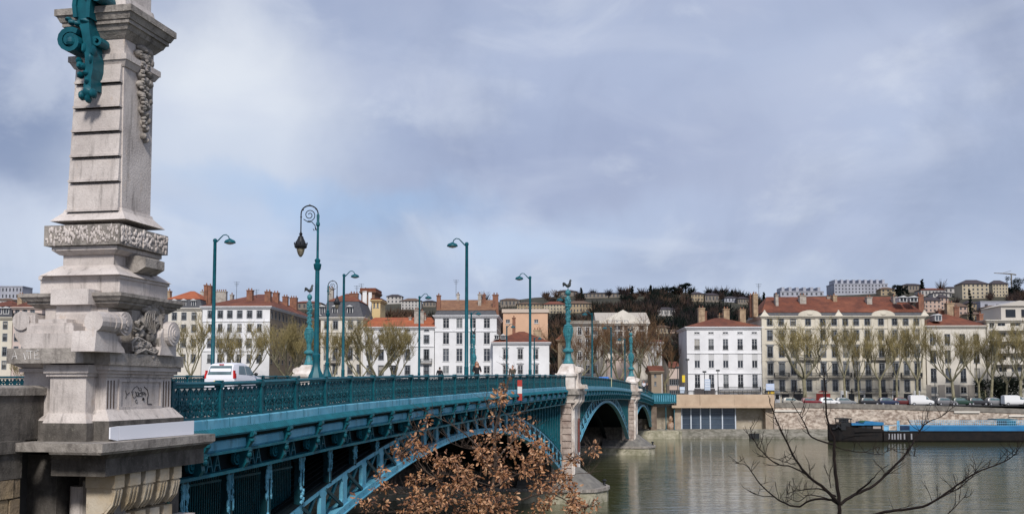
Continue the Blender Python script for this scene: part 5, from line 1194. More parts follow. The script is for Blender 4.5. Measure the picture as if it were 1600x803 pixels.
# ------------------------------------------------------------------ hill houses
def hillY(px, pyb):
    Y = HY0 + 8
    while Y < HY1:
        r = ray(px).x; z = hill_z(r * Y, Y); 
        if PY - 0 and (zpy(pyb, Y) <= z): return Y
        Y += 3
    return HY1
hw = [mat('hill_wall_%s' % n, c, .9, col2=tuple(k_ * .8 for k_ in c), noise_scale=.15) for n, c in (('cream', (.44, .38, .28)), ('pale', (.46, .44, .42)), ('pink', (.46, .34, .28)), ('ochre', (.34, .27, .18)), ('grey', (.36, .37, .42)), ('dim', (.22, .19, .16)))]
hr = [mat('hill_roof_red', (.17, .06, .04), .9), mat('hill_roof_dark', (.05, .04, .045), .8), mat('hill_roof_brown', (.13, .085, .06), .9)]
def hwin(w_, h_):
    k_ = ('h', round(w_, 1), round(h_, 1))
    if k_ not in WM:
        q = MB(); q.box(-w_ / 2, w_ / 2, -.06, .1, -h_ / 2, h_ / 2); o = q.build('tmp', mat('hill_window', (.05, .055, .065), .4)); WM[k_] = o.data; bpy.data.objects.remove(o)
    return WM[k_]
def hhouse(label, x0, x1, yt, yb, wi, ri, nc=4, nr=2, flat=False, yr=None, crenel=0):
    Y = hillY((x0 + x1) / 2, yb); A, B = at(x0, 606, Y), at(x1, 606, Y); f = Facade(A, B); z0 = min(hill_z(A.x, Y), hill_z(B.x, Y)) - 3; zE = zpy(yt + (0 if flat else (yb - yt) * .22), Y); zt = zpy(yt, Y + 4); d = max(8, min(16, f.w * .7))
    root = tag(empty('hill_house', Vector((A.x, A.y, z0))), label, 'house', 'houses on the wooded hill')
    q = MB(f.P); q.box(0, f.w, 0, d, z0, zE)
    q.build('wall', hw[wi], root)
    q = MB(f.P)
    if flat: q.box(-.2, f.w + .2, -.2, d + .2, zE, zE + .5); [q.box(f.w * (i + .3) / crenel, f.w * (i + .7) / crenel, 2, d - 2, zE + .5, zE + 3) for i in range(crenel)]
    else: k_ = min(d * .5, f.w * .3); q.add([(-.6, -.6, zE), (f.w + .6, -.6, zE), (f.w + .6, d + .6, zE), (-.6, d + .6, zE), (k_, d / 2, zt), (f.w - k_, d / 2, zt)], [(0, 1, 5, 4), (1, 2, 5), (2, 3, 4, 5), (3, 0, 4), (0, 3, 2, 1)])
    q.build('roof', hw[wi] if flat else hr[ri], root)
    zb = zpy(yb, Y); fh = (zE - zb) / nr; cw = f.w / nc
    for j in range(nr):
        for i in range(nc): inst(hwin(min(1.6, cw * .38), min(2.2, fh * .5)), 'window', root, f.P(Vector((cw * (i + .5), 0, zb + fh * (j + .55)))), (0, 0, f.ang))
    return root
HH = [('long pale grey flat roofed block of flats on the ridge', 1307, 1391, 444, 459, 4, 1, 16, 3, True, 9),
 ('large cream seminary like building with dark roof high at the right', 1508, 1550, 437, 467, 0, 1, 6, 4), ('cream wing right of the large hilltop building', 1556, 1580, 438, 464, 0, 1, 5, 4),
 ('long low brown roofed villa on the ridge left of the dark pine', 1415, 1448, 443, 455, 5, 1, 7, 1), ('white house with red roof below the ridge pine', 1443, 1482, 450, 463, 1, 0, 7, 1), ('white low house with dark roof beside the big hilltop building', 1480, 1507, 448, 458, 1, 1, 4, 1),
 ('white gabled house above the orange chimney', 1462, 1492, 456, 465, 1, 1, 5, 1), ('pink house standing over the corner house roof', 1448, 1474, 464, 488, 2, 1, 4, 3), ('pink house with small dormer roof beside it', 1473, 1486, 460, 484, 2, 1, 2, 3),
 ('rust coloured old house behind the corner house chimneys', 1495, 1515, 473, 500, 2, 2, 3, 3), ('greenish grey house with a white stair tower', 1516, 1530, 470, 490, 3, 1, 2, 2), ('long mauve flat warehouse high at the right', 1536, 1590, 472, 486, 4, 1, 3, 1, True, 0), ('pink arcade house under the mauve warehouse', 1545, 1580, 477, 490, 2, 2, 4, 1), ('buff house with a row of tall windows at right', 1515, 1540, 487, 505, 3, 2, 5, 1), ('stepped grey brown house at the right edge', 1542, 1585, 484, 510, 5, 2, 5, 2), ('white roofed house at the far right edge', 1583, 1630, 478, 500, 1, 1, 5, 2),
 ('tan house with low roof on the ridge over the white apartment house', 1082, 1101, 456, 471, 3, 1, 4, 2), ('purple grey ridge house right of the tan one', 1103, 1125, 458, 472, 5, 1, 4, 1), ('low white and dark house at the ridge dip', 1134, 1155, 463, 473, 4, 1, 4, 1), ('dark roofed ridge house left of the tall chimneys', 1155, 1172, 464, 475, 5, 1, 4, 1),
 ('brown gabled house behind the orange roof dormers', 1380, 1403, 449, 462, 3, 2, 3, 2), ('small white block with stepped top above the cream house', 1222, 1290, 456, 463, 4, 1, 9, 1, True, 6),
 ('small white villa with dark roof on the skyline left of centre', 603, 627, 460, 474, 1, 1, 4, 2), ('wide pale villa with brown roof on the left skyline', 626, 657, 466, 484, 1, 2, 6, 3), ('low house roof on the skyline right of the orange gables', 660, 680, 469, 480, 5, 1, 4, 1),
 ('brown hill house left of the nearest rooster column', 782, 812, 466, 479, 5, 2, 5, 1), ('cream hill terrace above the salmon house', 808, 848, 472, 485, 3, 2, 8, 2), ('pale terrace with red roof behind the rooster column shaft', 850, 884, 471, 490, 0, 0, 7, 3), ('buff terrace right of the rooster column', 886, 925, 470, 489, 3, 2, 8, 2), ('long dark roofed hall on the ridge right of the rooster', 914, 975, 456, 466, 5, 1, 10, 1), ('dark roofed villa behind the rooster figure', 872, 902, 453, 464, 5, 1, 4, 1),
 ('white house with three dormers among the dark woods', 1029, 1056, 480, 494, 1, 1, 6, 1), ('cream house half hidden in the brown tree crowns', 1026, 1048, 508, 522, 0, 2, 4, 1), ('pink cottage at the foot of the wooded slope', 1045, 1065, 510, 521, 2, 2, 4, 1),
 ('modern grey box building on the skyline at far left', -20, 30, 448, 468, 4, 1, 9, 2, True, 0), ('white villa low on the slope at far left', -10, 14, 466, 480, 1, 2, 4, 1), ('dark gabled house between the far left roofs', 30, 60, 458, 476, 5, 1, 4, 2),
 ('low hill house behind the left corner roofs', 455, 500, 470, 484, 5, 0, 6, 1), ('small tan house behind the brick chimneys', 700, 745, 474, 484, 3, 2, 6, 1)]
for h in HH:
    hhouse(h[0], h[1], h[2], h[3], h[4], h[5], h[6], h[7], h[8], len(h) > 9 and h[9], None, h[10] if len(h) > 10 else 0)
# crane
cr = tag(empty('tower_crane', at(1580, 460, 640)), 'thin tower crane on the hill at the right edge of the skyline', 'crane')
q = MB(); p = at(1580, 428, 640); q.tube([(p.x, p.y, 50), (p.x, p.y, p.z)], .45, 4); q.build('mast', GREYST, cr)
q = MB(); a = at(1553, 426.5, 640); q.tube([(p.x + 3, p.y, p.z - .5), (p.x, p.y, p.z), (a.x, a.y, a.z)], [.4, .4, .2], 4); q.tube([(p.x, p.y, p.z + 2), (a.x + 5, a.y, a.z - .2)], .1, 4); q.build('jib', GREYST, cr)
# ================================================================== STREET LAMPS
def gooseneck():
    r = empty('street_lamp')
    q = MB(); q.lathe([(.2, 0), (.2, .25), (.155, .35), (.15, 1.4), (.16, 1.45), (.13, 1.5), (.10, 9.45), (.13, 9.5), (.13, 9.62), (.06, 9.68)], n=10); q.build('post', TEAL, r, True)
    q = MB(); P = [(0, 0, 9.4), (.16, 0, 9.52), (.34, 0, 9.72), (.52, 0, 9.9), (.70, 0, 9.93), (.85, 0, 9.83), (.93, 0, 9.62)]; q.tube(P, [.05, .045, .04, .035, .035, .035, .035], 8); q.build('arm', TEAL, r, True)
    q = MB(); q.lathe([(.06, .16), (.12, .12), (.30, .04), (.36, -.06), (.36, -.12), (.30, -.14)], (.95, 0, 9.52), 16); h = q.build('lamp_head', TEAL, r, True)
    q = MB(); q.lathe([(.28, 0), (.22, -.05), (.05, -.09)], (.95, 0, 9.385), 14); q.build('glass_bowl', mat('lamp_glass', (.5, .5, .48), .3), h, True)
    return r
g0 = gooseneck()
NL = [(44.2, 3.5, 1, 'tallest looking plain teal street lamp near the centre, arm to the left'), (67.8, 3.5, 1, 'plain teal street lamp with arm to the left, just left of the nearest rooster column'),
      (91.7, 3.5, 1, 'plain teal street lamp hidden behind the nearest rooster column'), (113.3, 3.5, 1, 'plain teal street lamp right of the nearest rooster column, over the middle arch'),
      (137.5, 3.5, 1, 'distant plain street lamp left of the second pier column'), (161, 3.5, 1, 'farthest plain street lamp near the end of the bridge railing'),
      (39.0, 18.8, -1, 'plain teal street lamp with arm to the right, rising behind the white car'), (62.6, 18.8, -1, 'plain teal street lamp with arm to the right, beside the ornate lanterns'),
      (85.8, 18.8, -1, 'plain teal street lamp in front of the low orange roofed house'), (109.8, 18.8, -1, 'slender far lamp against the tall white house'), (133.0, 18.8, -1, 'slender far lamp against the small white house'), (157.0, 18.8, -1, 'farthest slender lamp of the row with arms to the right')]
cps = [g0] + [copy_tree(g0) for _ in NL[1:]]
for o, (s, t, d, l) in zip(cps, NL):
    o.location = W(s, t, hh(s) - .95); o.rotation_euler = (0, 0, math.pi if d == 1 else 0); tag(o, l, 'street lamp', 'plain gooseneck lamps of the bridge')
def ornate():
    r = empty('lantern_post')
    q = MB(); q.lathe([(.36, 0), (.36, .35), (.28, .45), (.26, .7), (.34, .8), (.3, .95), (.2, 1.15), (.15, 1.35), (.13, 1.6), (.17, 1.7), (.17, 1.78), (.11, 1.85)], n=8); q.build('base', TEAL, r, True)
    q = MB(); q.lathe([(.105, 1.8), (.085, 5.2), (.13, 5.25), (.16, 5.45), (.09, 5.5), (.12, 5.62), (.05, 5.7), (.045, 7.0), (.08, 7.04), (.08, 7.12), (.05, 7.2), (.06, 7.45), (.02, 7.55)], n=10); q.build('shaft', TEAL, r, True)
    TC = lambda p: Vector((p.x * .78, p.y * .9, 7.5 + (p.z - 7.5) * .86)); q = MB(TC)
    n = 16; c = (-.42, 0, 7.5)
    P = [(0, 0, 7.2)] + [(c[0] + .42 * math.cos(i * math.pi / n), 0, c[2] + .42 * math.sin(i * math.pi / n) * .95) for i in range(n + 1)] + [(-.84, 0, 7.3), (-.84, 0, 6.65)]
    q.tube(P, .035, 6); n = 26
    q.tube([(-.42 + (.30 - .24 * i / n) * math.cos(-1.9 + i * .42), 0, 7.45 + (.30 - .24 * i / n) * math.sin(-1.9 + i * .42)) for i in range(n + 1)], .022, 5)
    q.tube([(-.72, 0, 7.25), (-.5, 0, 7.12), (-.3, 0, 7.12), (-.14, 0, 6.95), (-.12, 0, 6.75), (-.2, 0, 6.72), (-.24, 0, 6.8)], .022, 5); q.tube([(-.14, 0, 6.9), (0, 0, 6.6)], .02, 5)
    for x, z in ((-.84, 7.35), (-.42, 7.92), (-.75, 7.7), (-.1, 7.75)): q.ell((x, 0, z), (.05, .04, .05), 6, 4)
    q.build('crook', BLACK, r, True)
    q = MB(TC); q.lathe([(.03, .62), (.05, .55), (.09, .5), (.06, .42), (.13, .36), (.15, .28), (.22, .16), (.25, .06), (.31, .0), (.32, -.12), (.28, -.18), (.22, -.2)], (-.84, 0, 6.05), 12)
    for i in range(8): a = i * math.pi / 4; q.ell((-.84 + .31 * math.cos(a), .31 * math.sin(a), 6.08), (.035, .035, .08), 5, 4)
    lt = q.build('lantern', BLACK, r, True)
    q = MB(TC); q.lathe([(.21, 0), (.19, -.12), (.14, -.28), (.07, -.38), (.03, -.41)], (-.84, 0, 5.86), 12); q.build('glass_bowl', mat('cream_glass', (.26, .23, .17), .25, col2=(.12, .10, .07), noise_scale=6), lt, True)
    return r
o1 = ornate(); o2 = copy_tree(o1)
o1.location = W(18.0, 3.5, hh(18) - .95); o1.rotation_euler = (0, 0, R(8)); o1.scale = (1.06, 1.06, 1.02); tag(o1, 'tall ornate lantern post with scrolled crook, its black lantern hanging to the left', 'lantern post', 'ornate lantern posts')
o2.location = W(60.2, 19.3, hh(60) - .95); o2.rotation_euler = (0, 0, math.pi); o2.scale = (1.15, 1.15, 1.13); tag(o2, 'smaller looking ornate lantern post behind, its black lantern hanging to the right', 'lantern post', 'ornate lantern posts')
# thin lamps on the far quay
def quay_lamp(px, ytop, Y, label):
    p = at(px, 606, Y); z = zpy(ytop, Y); r = tag(empty('quay_lamp', (p.x, p.y, FARZ)), label, 'street lamp', 'thin lamps along the far quay')
    q = MB(); q.tube([(p.x, p.y, FARZ), (p.x, p.y, z)], [.11, .07], 6); q.build('post', IRON, r); q = MB(); q.box(p.x - .35, p.x + .35, p.y - .2, p.y + .2, z, z + .35); q.build('lamp_head', IRON, r)
quay_lamp(1074.5, 563, 212, 'thin grey lamp post at the left corner of the white five storey house')
quay_lamp(1101, 582, 212, 'short lamp post in front of the white house shop')
quay_lamp(1122, 580, 212, 'dark lamp post in front of the white house middle')
quay_lamp(1059, 575, 214, 'thin lamp post beside the side street opening')
quay_lamp(1461, 580, 212, 'dark twin lamp post before the cream corner house')
quay_lamp(1287, 575, 212, 'slim dark post among the trees before the long cream house')
# ================================================================== CAR on the bridge
WP = mat('white_car_paint', (.74, .74, .78), .25, spec=.6); TYRE = mat('tyre_rubber', (.02, .02, .02), .9); CGL = mat('car_glass', (.05, .08, .09), .06, spec=.8, col2=(.10, .16, .17), noise_scale=1.5); REDL = mat('red_lens', (.55, .015, .012), .25)
def car_mesh(root, L_=3.9, W_=1.66, H_=1.56, paint=None, van=False):
    paint = paint or WP; h = W_ / 2
    if van: st_ = [(0, .35, 1.15, 1.15, .92), (.03, .3, 1.2, 1.92, .90), (.4, .28, 1.2, 2.0, .92), (2.6, .28, 1.2, 2.0, .92), (3.3, .28, 1.15, 1.7, .9), (3.75, .28, 1.08, 1.12, .8), (4.3, .3, .95, .98, .8), (4.55, .35, .8, .8, .8)]
    else: st_ = [(0, .42, .80, .82, .80), (.04, .36, .95, 1.0, .83), (.16, .30, .98, 1.28, .80), (.34, .27, 1.0, 1.5, .78), (.8, .25, 1.0, 1.56, .80), (1.7, .25, .98, 1.55, .80), (2.2, .25, .96, 1.42, .78), (2.85, .25, .95, .98, .76), (3.4, .28, .88, .9, .8), (3.75, .33, .74, .75, .8), (3.9, .42, .55, .56, .8)]
    vs = []; k = len(st_)
    for x, zb, zw, zt, tp in st_:
        e = 1.0 if .02 < x < L_ - .2 else .93
        vs += [(x, -h * .9 * e, zb), (x, -h * e, zb + .2), (x, -h * e, (zb + zw) / 2 + .1), (x, -h * .96 * e, zw), (x, -h * tp * e, zw + (zt - zw) * .9), (x, -h * tp * .82 * e, zt), (x, h * tp * .82 * e, zt), (x, h * tp * e, zw + (zt - zw) * .9), (x, h * .96 * e, zw), (x, h * e, (zb + zw) / 2 + .1), (x, h * e, zb + .2), (x, h * .9 * e, zb)]
    n = 12; q = MB(); q.add(vs, [(i * n + j, i * n + (j + 1) % n, (i + 1) * n + (j + 1) % n, (i + 1) * n + j) for i in range(k - 1) for j in range(n)] + [tuple(range(n)), tuple(range((k - 1) * n, k * n))[::-1]])
    b = q.build('body', paint, root, True)
    for x in (.68, L_ - .75):
        for sg in (-1, 1):
            q = MB(); q.tube([(x, sg * (h - .17), .30), (x, sg * (h + .01), .30)], .30, 16); wh = q.build('wheel', TYRE, root); q = MB(); q.tube([(x, sg * (h - .1), .30), (x, sg * (h + .025), .30)], .18, 12); q.build('rim', mat('rim_grey', (.4, .4, .42), .4, metal=.5), wh)
    return b, h
car = empty('parked_car'); car.name = 'white_hatchback'
cb, h = car_mesh(car)
q = MB(); q.add([(-.01 + .055, -.60, 1.02), (.055, .60, 1.02), (.25, .54, 1.40), (.25, -.54, 1.40)], [(0, 1, 2, 3)]); q.add([(.10, -.64, 1.0), (.10, .64, 1.0), (.30, .57, 1.46), (.30, -.57, 1.46)], [(0, 1, 2, 3)])
q = MB(); q.add([(.035, -.66, 1.0), (.035, .66, 1.0), (.225, .585, 1.41), (.225, -.585, 1.41), (.2, -.66, 1.0), (.2, .66, 1.0), (.4, .585, 1.41), (.4, -.585, 1.41)], [(0, 1, 2, 3), (7, 6, 5, 4), (0, 4, 5, 1), (3, 2, 6, 7), (0, 3, 7, 4), (1, 5, 6, 2)]); q.build('rear_window', CGL, car)
for sg in (-1, 1):
    y = sg * (h * .955 + .012); y2 = sg * (h * .80 + .03)
    q = MB(); q.add([(.62, y, 1.03), (1.5, y, 1.02), (1.5, y2, 1.42), (.85, y2, 1.42)], [(0, 1, 2, 3)]); q.build('side_window', CGL, car)
    q = MB(); q.add([(1.56, y, 1.02), (2.55, y, 1.0), (2.1, y2, 1.40), (1.56, y2, 1.42)], [(0, 1, 2, 3)]); q.build('side_window', CGL, car)
    q = MB(); q.ell((2.5, sg * (h + .08), 1.05), (.08, .12, .08), 8, 5); q.build('wing_mirror', BLACK, car, True)
    q = MB(); q.box(-.005 + .0, .22, sg * (h * .95) - .06, sg * (h * .95) + .02, .84, 1.06); q.box(.03, .2, sg * (h * .93) - .04, sg * (h * .93) + .02, 1.06, 1.2); q.build('tail_light', REDL, car)
q = MB(); q.box(-.06, .25, -.78, .78, .35, .60); q.build('rear_bumper', WP, car)
q = MB(); q.box(-.075, -.06, -.26, .26, .62, .73); q.build('number_plate', mat('plate_yellow', (.6, .5, .15), .5), car)
q = MB(); q.box(.24, .34, -.12, .12, 1.45, 1.49); q.build('brake_light', REDL, car)
cs, ct = st(at(342, 606, 50.5))
car.location = W(cs, ct, hh(cs) - 1.005); car.rotation_euler = (0, 0, HEAD); car.scale = (.90, .93, 1.05)
tag(car, 'white hatchback with red tail lights driving away on the bridge behind the railing', 'car')
cc = empty('far_car'); cc.name = 'blue_car'; car_mesh(cc, paint=mat('blue_car_paint', (.04, .16, .55), .3)); cs, ct = st(at(942, 606, 140)); cc.location = W(cs, ct, hh(cs) - 1.005); cc.rotation_euler = (0, 0, HEAD); tag(cc, 'blue car top showing above the railing past the nearest rooster column', 'car')
q = MB(); q.prism([(.36, .98), (2.8, .98), (2.15, 1.4), (.5, 1.45)], 'y', -h * .97, h * .97); 
# ================================================================== FAR QUAY VEHICLES
def veh(px, Y, label, paint, van=False, flip=False, grp='vehicles parked along the far quay', kind='car'):
    r = empty('parked_van' if van else 'parked_car'); b, h = car_mesh(r, 4.55 if van else 3.9, 1.8 if van else 1.66, paint=paint, van=van)
    q = MB()
    if van: [q.add([(3.0, sg * h * .965, 1.2), (3.6, sg * h * .95, 1.15), (3.3, sg * h * .93, 1.6), (3.0, sg * h * .935, 1.75)], [(0, 1, 2, 3)]) for sg in (-1, 1)]
    else: [q.add([(.5, sg * (h * .97), 1.0), (2.6, sg * (h * .97), .99), (2.15, sg * (h * .83), 1.38), (.6, sg * (h * .83), 1.42)], [(0, 1, 2, 3)]) for sg in (-1, 1)]
    q.build('window_band', CGL, r)
    p = at(px, 606, Y); r.location = (p.x, p.y, FARZ + .01); r.rotation_euler = (0, 0, math.pi if flip else -.03); tag(r, label, kind, grp); return r
pc = lambda n, c: mat('paint_' + n, c, .3, spec=.6)
veh(1420, 207, 'white van parked before the right end of the long cream house', pc('white', (.7, .7, .7)), True, kind='van'); v = veh(1566, 206, 'white delivery van parked at the far right under the plane trees', pc('white', (.7, .7, .7)), True, kind='van')
for px, l, c in ((1222, 'beige car under the arched doorway left of the billboard tree', (.3, .28, .24)), (1252, 'dark red car parked before the wide carriage arch', (.15, .01, .015)), (1280, 'white car beside the red shop awning', (.7, .7, .7)), (1305, 'silver car right of the red awning', (.2, .21, .22)), (1343, 'black car in front of the white shop fronts', (.02, .02, .025)),
                 (1372, 'dark blue car before the second pediment of the cream house', (.02, .03, .07)), (1395, 'dark red car half hidden by the quay parapet', (.10, .015, .015)), (1462, 'grey car in front of the corner house arcade', (.15, .15, .16)), (1487, 'dark green car at the corner house middle bay', (.02, .05, .035)), (1512, 'dark car at the right end of the corner house', (.03, .03, .035)), (1540, 'grey estate car before the dark hedge', (.2, .2, .21)), (1590, 'pale car at the right edge of the quay', (.5, .5, .5)), (1108, 'black car behind the handrail of the gallery', (.02, .02, .02)), (1150, 'grey car behind the handrail right of the shop', (.2, .2, .2))):
    veh(px, 208 if px > 1200 else 212, l, pc('%d' % px, c))
# direction signs and notices
def sign(px0, px1, y0, y1, Y, label, col, extra=None, cat='sign'):
    a, b_ = at(px0, 606, Y), at(px1, 606, Y); r = tag(empty('road_sign', ((a.x + b_.x) / 2, Y, FARZ)), label, cat)
    q = MB(); q.box(a.x, b_.x, Y, Y + .12, zpy(y1, Y), zpy(y0, Y)); q.build('panel', mat('sign_%s' % px0, col, .5), r)
    q = MB(); c_ = (a.x + b_.x) / 2; q.box(c_ - .06, c_ + .06, Y + .05, Y + .17, FARZ, zpy(y1, Y)); q.build('post', IRON, r)
    if extra:
        for (u0, u1, v0, v1, cl) in extra:
            q = MB(); q.box(a.x + (b_.x - a.x) * u0, a.x + (b_.x - a.x) * u1, Y - .03, Y, zpy(v1, Y), zpy(v0, Y)); q.build('lettering_band' if v1 - v0 < 2 else 'colour_field', mat('signc_%.2f_%.2f' % (cl[0], cl[2]), cl, .5), r)
sign(1197, 1210, 599, 610, 211, 'blue white billboard with a yellow strip beside the gallery end', (.45, .53, .68), [(.1, .9, 602, 603, (.7, .72, .75)), (.5, .95, 605, 605.8, (.6, .62, .7))])
sign(1200, 1210, 611, 615, 211.3, 'small yellow sign strip under the blue white billboard', (.65, .42, .03))
sign(1101, 1110, 592, 610, 211, 'tall pale blue information panel before the white house', (.45, .52, .62), [(.1, .9, 595, 596, (.7, .72, .75)), (.1, .9, 599, 600, (.7, .72, .75)), (.1, .9, 603, 604, (.7, .72, .75))])
sign(1066, 1070.5, 586, 597, 213, 'yellow hanging sign at the side street corner', (.72, .52, .03))
sign(1062, 1070, 604, 614, 209, 'pale blue white panel at the bridge end', (.5, .58, .68), [(.1, .9, 607, 608, (.7, .72, .75))])
# red and white river sign hanging outside the railing
ns = tag(empty('river_sign', W(*st(at(799, 606, 65)), 8)), 'red and white striped board hung outside the bridge railing above the brown tree', 'sign')
Yn = 1650 * 13.3 / (1126 - 799); sn = st(at(799, 606, Yn))
T = lambda p: W(sn[0] + p.x, -.35 + p.y, p.z)
zn = [zpy(y, Yn) for y in (593.5, 603.5, 614.5, 625.5)]
q = MB(T); q.box(-.05, .05, -.14, .14, zn[3], zn[0]); bb = q.build('board', mat('sign_white', (.7, .7, .7), .5), ns)
for a, b_ in ((0, 1), (2, 3)): q = MB(T); q.box(-.056, .056, -.145, .145, zn[b_], zn[a]); q.build('red_band', mat('sign_red', (.42, .05, .04), .5), ns)
q = MB(T); q.tube([(0, .3, zn[0] - .1), (0, -.1, zn[0] - .1)], .02, 5); q.tube([(0, .3, zn[2]), (0, -.1, zn[2])], .02, 5); q.build('bracket_arm', IRON, ns)
q = MB(); p = at(955, 606, 1650 * 13.0 / (1126 - 955)); q.tube([(p.x, p.y, zpy(611, p.y)), (p.x, p.y, zpy(590, p.y))], .09, 6); tag(q.build('river_post', mat('pale_yellow_post', (.5, .45, .28), .6)), 'short pale yellow post on the railing over the middle arch', 'post')
# ================================================================== PEOPLE
SKIN = mat('skin', (.48, .29, .21), .6); COATK = mat('black_coat', (.012, .012, .016), .85); JKT = mat('olive_jacket', (.07, .06, .045), .85); HAIRR = mat('reddish_hair', (.20, .075, .03), .6); HAIRD = mat('dark_hair', (.015, .012, .01), .6); TROU = mat('dark_trousers', (.02, .022, .03), .85)
def skinned(name, verts, edges, radii, m_, parent, lv=1):
    me = bpy.data.meshes.new(name); me.from_pydata(verts, edges, []); me.update(); me.materials.append(m_)
    o = bpy.data.objects.new(name, me); COL.objects.link(o); o.parent = parent
    sk = o.modifiers.new('skin', 'SKIN'); ly = me.skin_vertices[0].data if me.skin_vertices else None
    if ly is None: return o
    for i, r_ in enumerate(radii): ly[i].radius = (r_ if isinstance(r_, tuple) else (r_, r_)); 
    ly[0].use_root = True; ss = o.modifiers.new('sub', 'SUBSURF'); ss.levels = lv; ss.render_levels = lv; return o
def body_graph(h, q, arms):
    V = [(0, 0, .95), (0, .0, 1.18), (0, .01, 1.38), (0, 0, 1.50), (0, 0, 1.56)]; Rr = [(.15, .12), (.13, .11), (.17, .11), (.055, .055), (.055, .055)]; E = [(0, 1), (1, 2), (2, 3), (3, 4)]
    for sg in (-1, 1):
        b = len(V); V += [(sg * .09, 0, .88), (sg * .10, q * sg * .12, .48), (sg * .10, q * sg * .22 - .02, .09), (sg * .11, q * sg * .22 + .12, .05)]; Rr += [.085, .055, .04, .035]; E += [(0, b), (b, b + 1), (b + 1, b + 2), (b + 2, b + 3)]
        b = len(V); el = arms[0]; hd = arms[1]; V += [(sg * .19, 0, 1.40), (sg * el[0], el[1], el[2]), (sg * hd[0], hd[1], hd[2])]; Rr += [.06, .045, .033]; E += [(2, b), (b, b + 1), (b + 1, b + 2)]
    return V, E, Rr
def person(px, Y, label, top, hair, face, stride=.6, long_hair=False, hgt=1.68):
    s, t_ = st(at(px, 606, Y)); r = empty('person')
    V, E, Rr = body_graph(1, stride, ((.25, .02, 1.15), (.20, .20, 1.05)))
    skinned('body', V, E, [tuple(x * .85 for x in a) if isinstance(a, tuple) else a * .82 for a in Rr], SKIN, r)
    # head with nose and ears joined to the body surface by the neck
    q = MB(); q.ell((0, .01, 1.60), (.075, .095, .118), 12, 9); q.ell((0, .11, 1.595), (.014, .022, .02), 6, 4); [q.ell((sg * .076, 0, 1.60), (.012, .022, .03), 6, 4) for sg in (-1, 1)]; hd_ = q.build('head', SKIN, r, True)
    q = MB(); [q.ell((sg * .03, .095, 1.615), (.012, .01, .007), 6, 4) for sg in (-1, 1)]; q.build('eyes', BLACK, hd_); q = MB(); q.ell((0, .098, 1.555), (.024, .01, .006), 6, 4); q.build('mouth', mat('lips', (.35, .12, .1), .6), hd_)
    q = MB(); q.ell((0, -.02, 1.64), (.088, .10, .105), 12, 8)
    if long_hair:
        for sg in (-1, 1): q.tube([(sg * .07, 0, 1.64), (sg * .095, .0, 1.52), (sg * .10, .05, 1.38), (sg * .08, .07, 1.28)], [.045, .045, .04, .015], 8)
        q.tube([(0, -.08, 1.62), (0, -.10, 1.5), (0, -.11, 1.32)], [.08, .08, .04], 8)
    q.build('hair', hair, r, True)
    Vt = V[:4]; Vc = [(0, 0, .80)] + [V[1], V[2], (0, 0, 1.47)]; Ec = [(0, 1), (1, 2), (2, 3)]; Rc = [(.18, .15), (.165, .13), (.20, .13), (.075, .075)]
    for sg in (-1, 1): b = len(Vc); Vc += [(sg * .19, 0, 1.40), (sg * .25, .02, 1.15), (sg * .215, .15, 1.08)]; Rc += [.075, .06, .05]; Ec += [(2, b), (b, b + 1), (b + 1, b + 2)]
    skinned('coat', Vc, Ec, Rc, top, r)
    Vl = [(0, 0, .92)]; El = []; Rl = [(.16, .13)]
    for sg in (-1, 1): b = len(Vl); Vl += [(sg * .09, 0, .86), (sg * .10, stride * sg * .12, .48), (sg * .10, stride * sg * .22 - .02, .12)]; Rl += [.095, .068, .055]; El += [(0, b), (b, b + 1), (b + 1, b + 2)]
    skinned('trousers', Vl, El, Rl, TROU, r)
    q = MB(); [q.ell((sg * .105, stride * sg * .22 + .05, .045), (.045, .13, .045), 8, 5) for sg in (-1, 1)]; q.build('shoes', BLACK, r, True)
    r.location = W(s, t_, hh(s) - .92); r.rotation_euler = (0, 0, face); r.scale = (hgt / 1.72,) * 3; tag(r, label, 'person', 'people walking on the bridge'); return r
person(745, 66, 'person with long reddish hair and black coat walking beside the nearest plain lamp post', COATK, HAIRR, math.pi + .3, .6, True, 1.74)
person(801, 80, 'person with short dark hair and olive jacket right of the woman in black', JKT, HAIRD, math.pi - .4, .5, False, 1.66)
person(687, 79, 'mostly hidden person with dark hair behind the railing left of the nearest lamp post', COATK, HAIRD, .3, .5, False, 1.52)
person(1006, 172, 'distant person in a white top near the end of the bridge', mat('white_top', (.6, .6, .65), .8), mat('red_hat', (.4, .03, .03), .7), math.pi, .5, False, 1.8)
person(1011, 176, 'distant person in dark clothing beside the one in white', COATK, HAIRD, math.pi, .5, False, 1.7)
# ================================================================== BARGE
HULL = mat('black_hull', (.006, .006, .007), .6, spec=.2, col2=(.014, .011, .010), noise_scale=1.2, extra=[(3, (.10, .07, .06), .66, .76, (.6, 1, 2), .6)]); BLUE_ = mat('bright_blue_paint', (.018, .17, .37), .5, col2=(.015, .13, .30), noise_scale=.6); PBLUE = mat('pale_blue_paint', (.20, .45, .66), .5)
Yb = 187.0; pm = Yb / F
BX = lambda px: at(px, 640, Yb).x
BZ = lambda py: zpy(py, Yb)
bg = tag(empty('river_barge', (BX(1450), Yb + 2.5, 0)), 'long black river barge with bright blue deck railings moored at the quay wall', 'barge')
q = MB(); X0 = BX(1300); secs = [(X0, .35, BZ(662), .6), (X0 + 1.5, 1.4, BZ(664), .2), (X0 + 4, 2.3, BZ(667.5), 0), (X0 + 9, 2.6, BZ(671), 0), (BX(1378), 2.6, BZ(672.5), 0), (BX(1381), 2.6, BZ(673.5), 0), (BX(1700), 2.6, BZ(673.5), 0), (BX(1720), 1.5, BZ(671), .2)]
vs = []
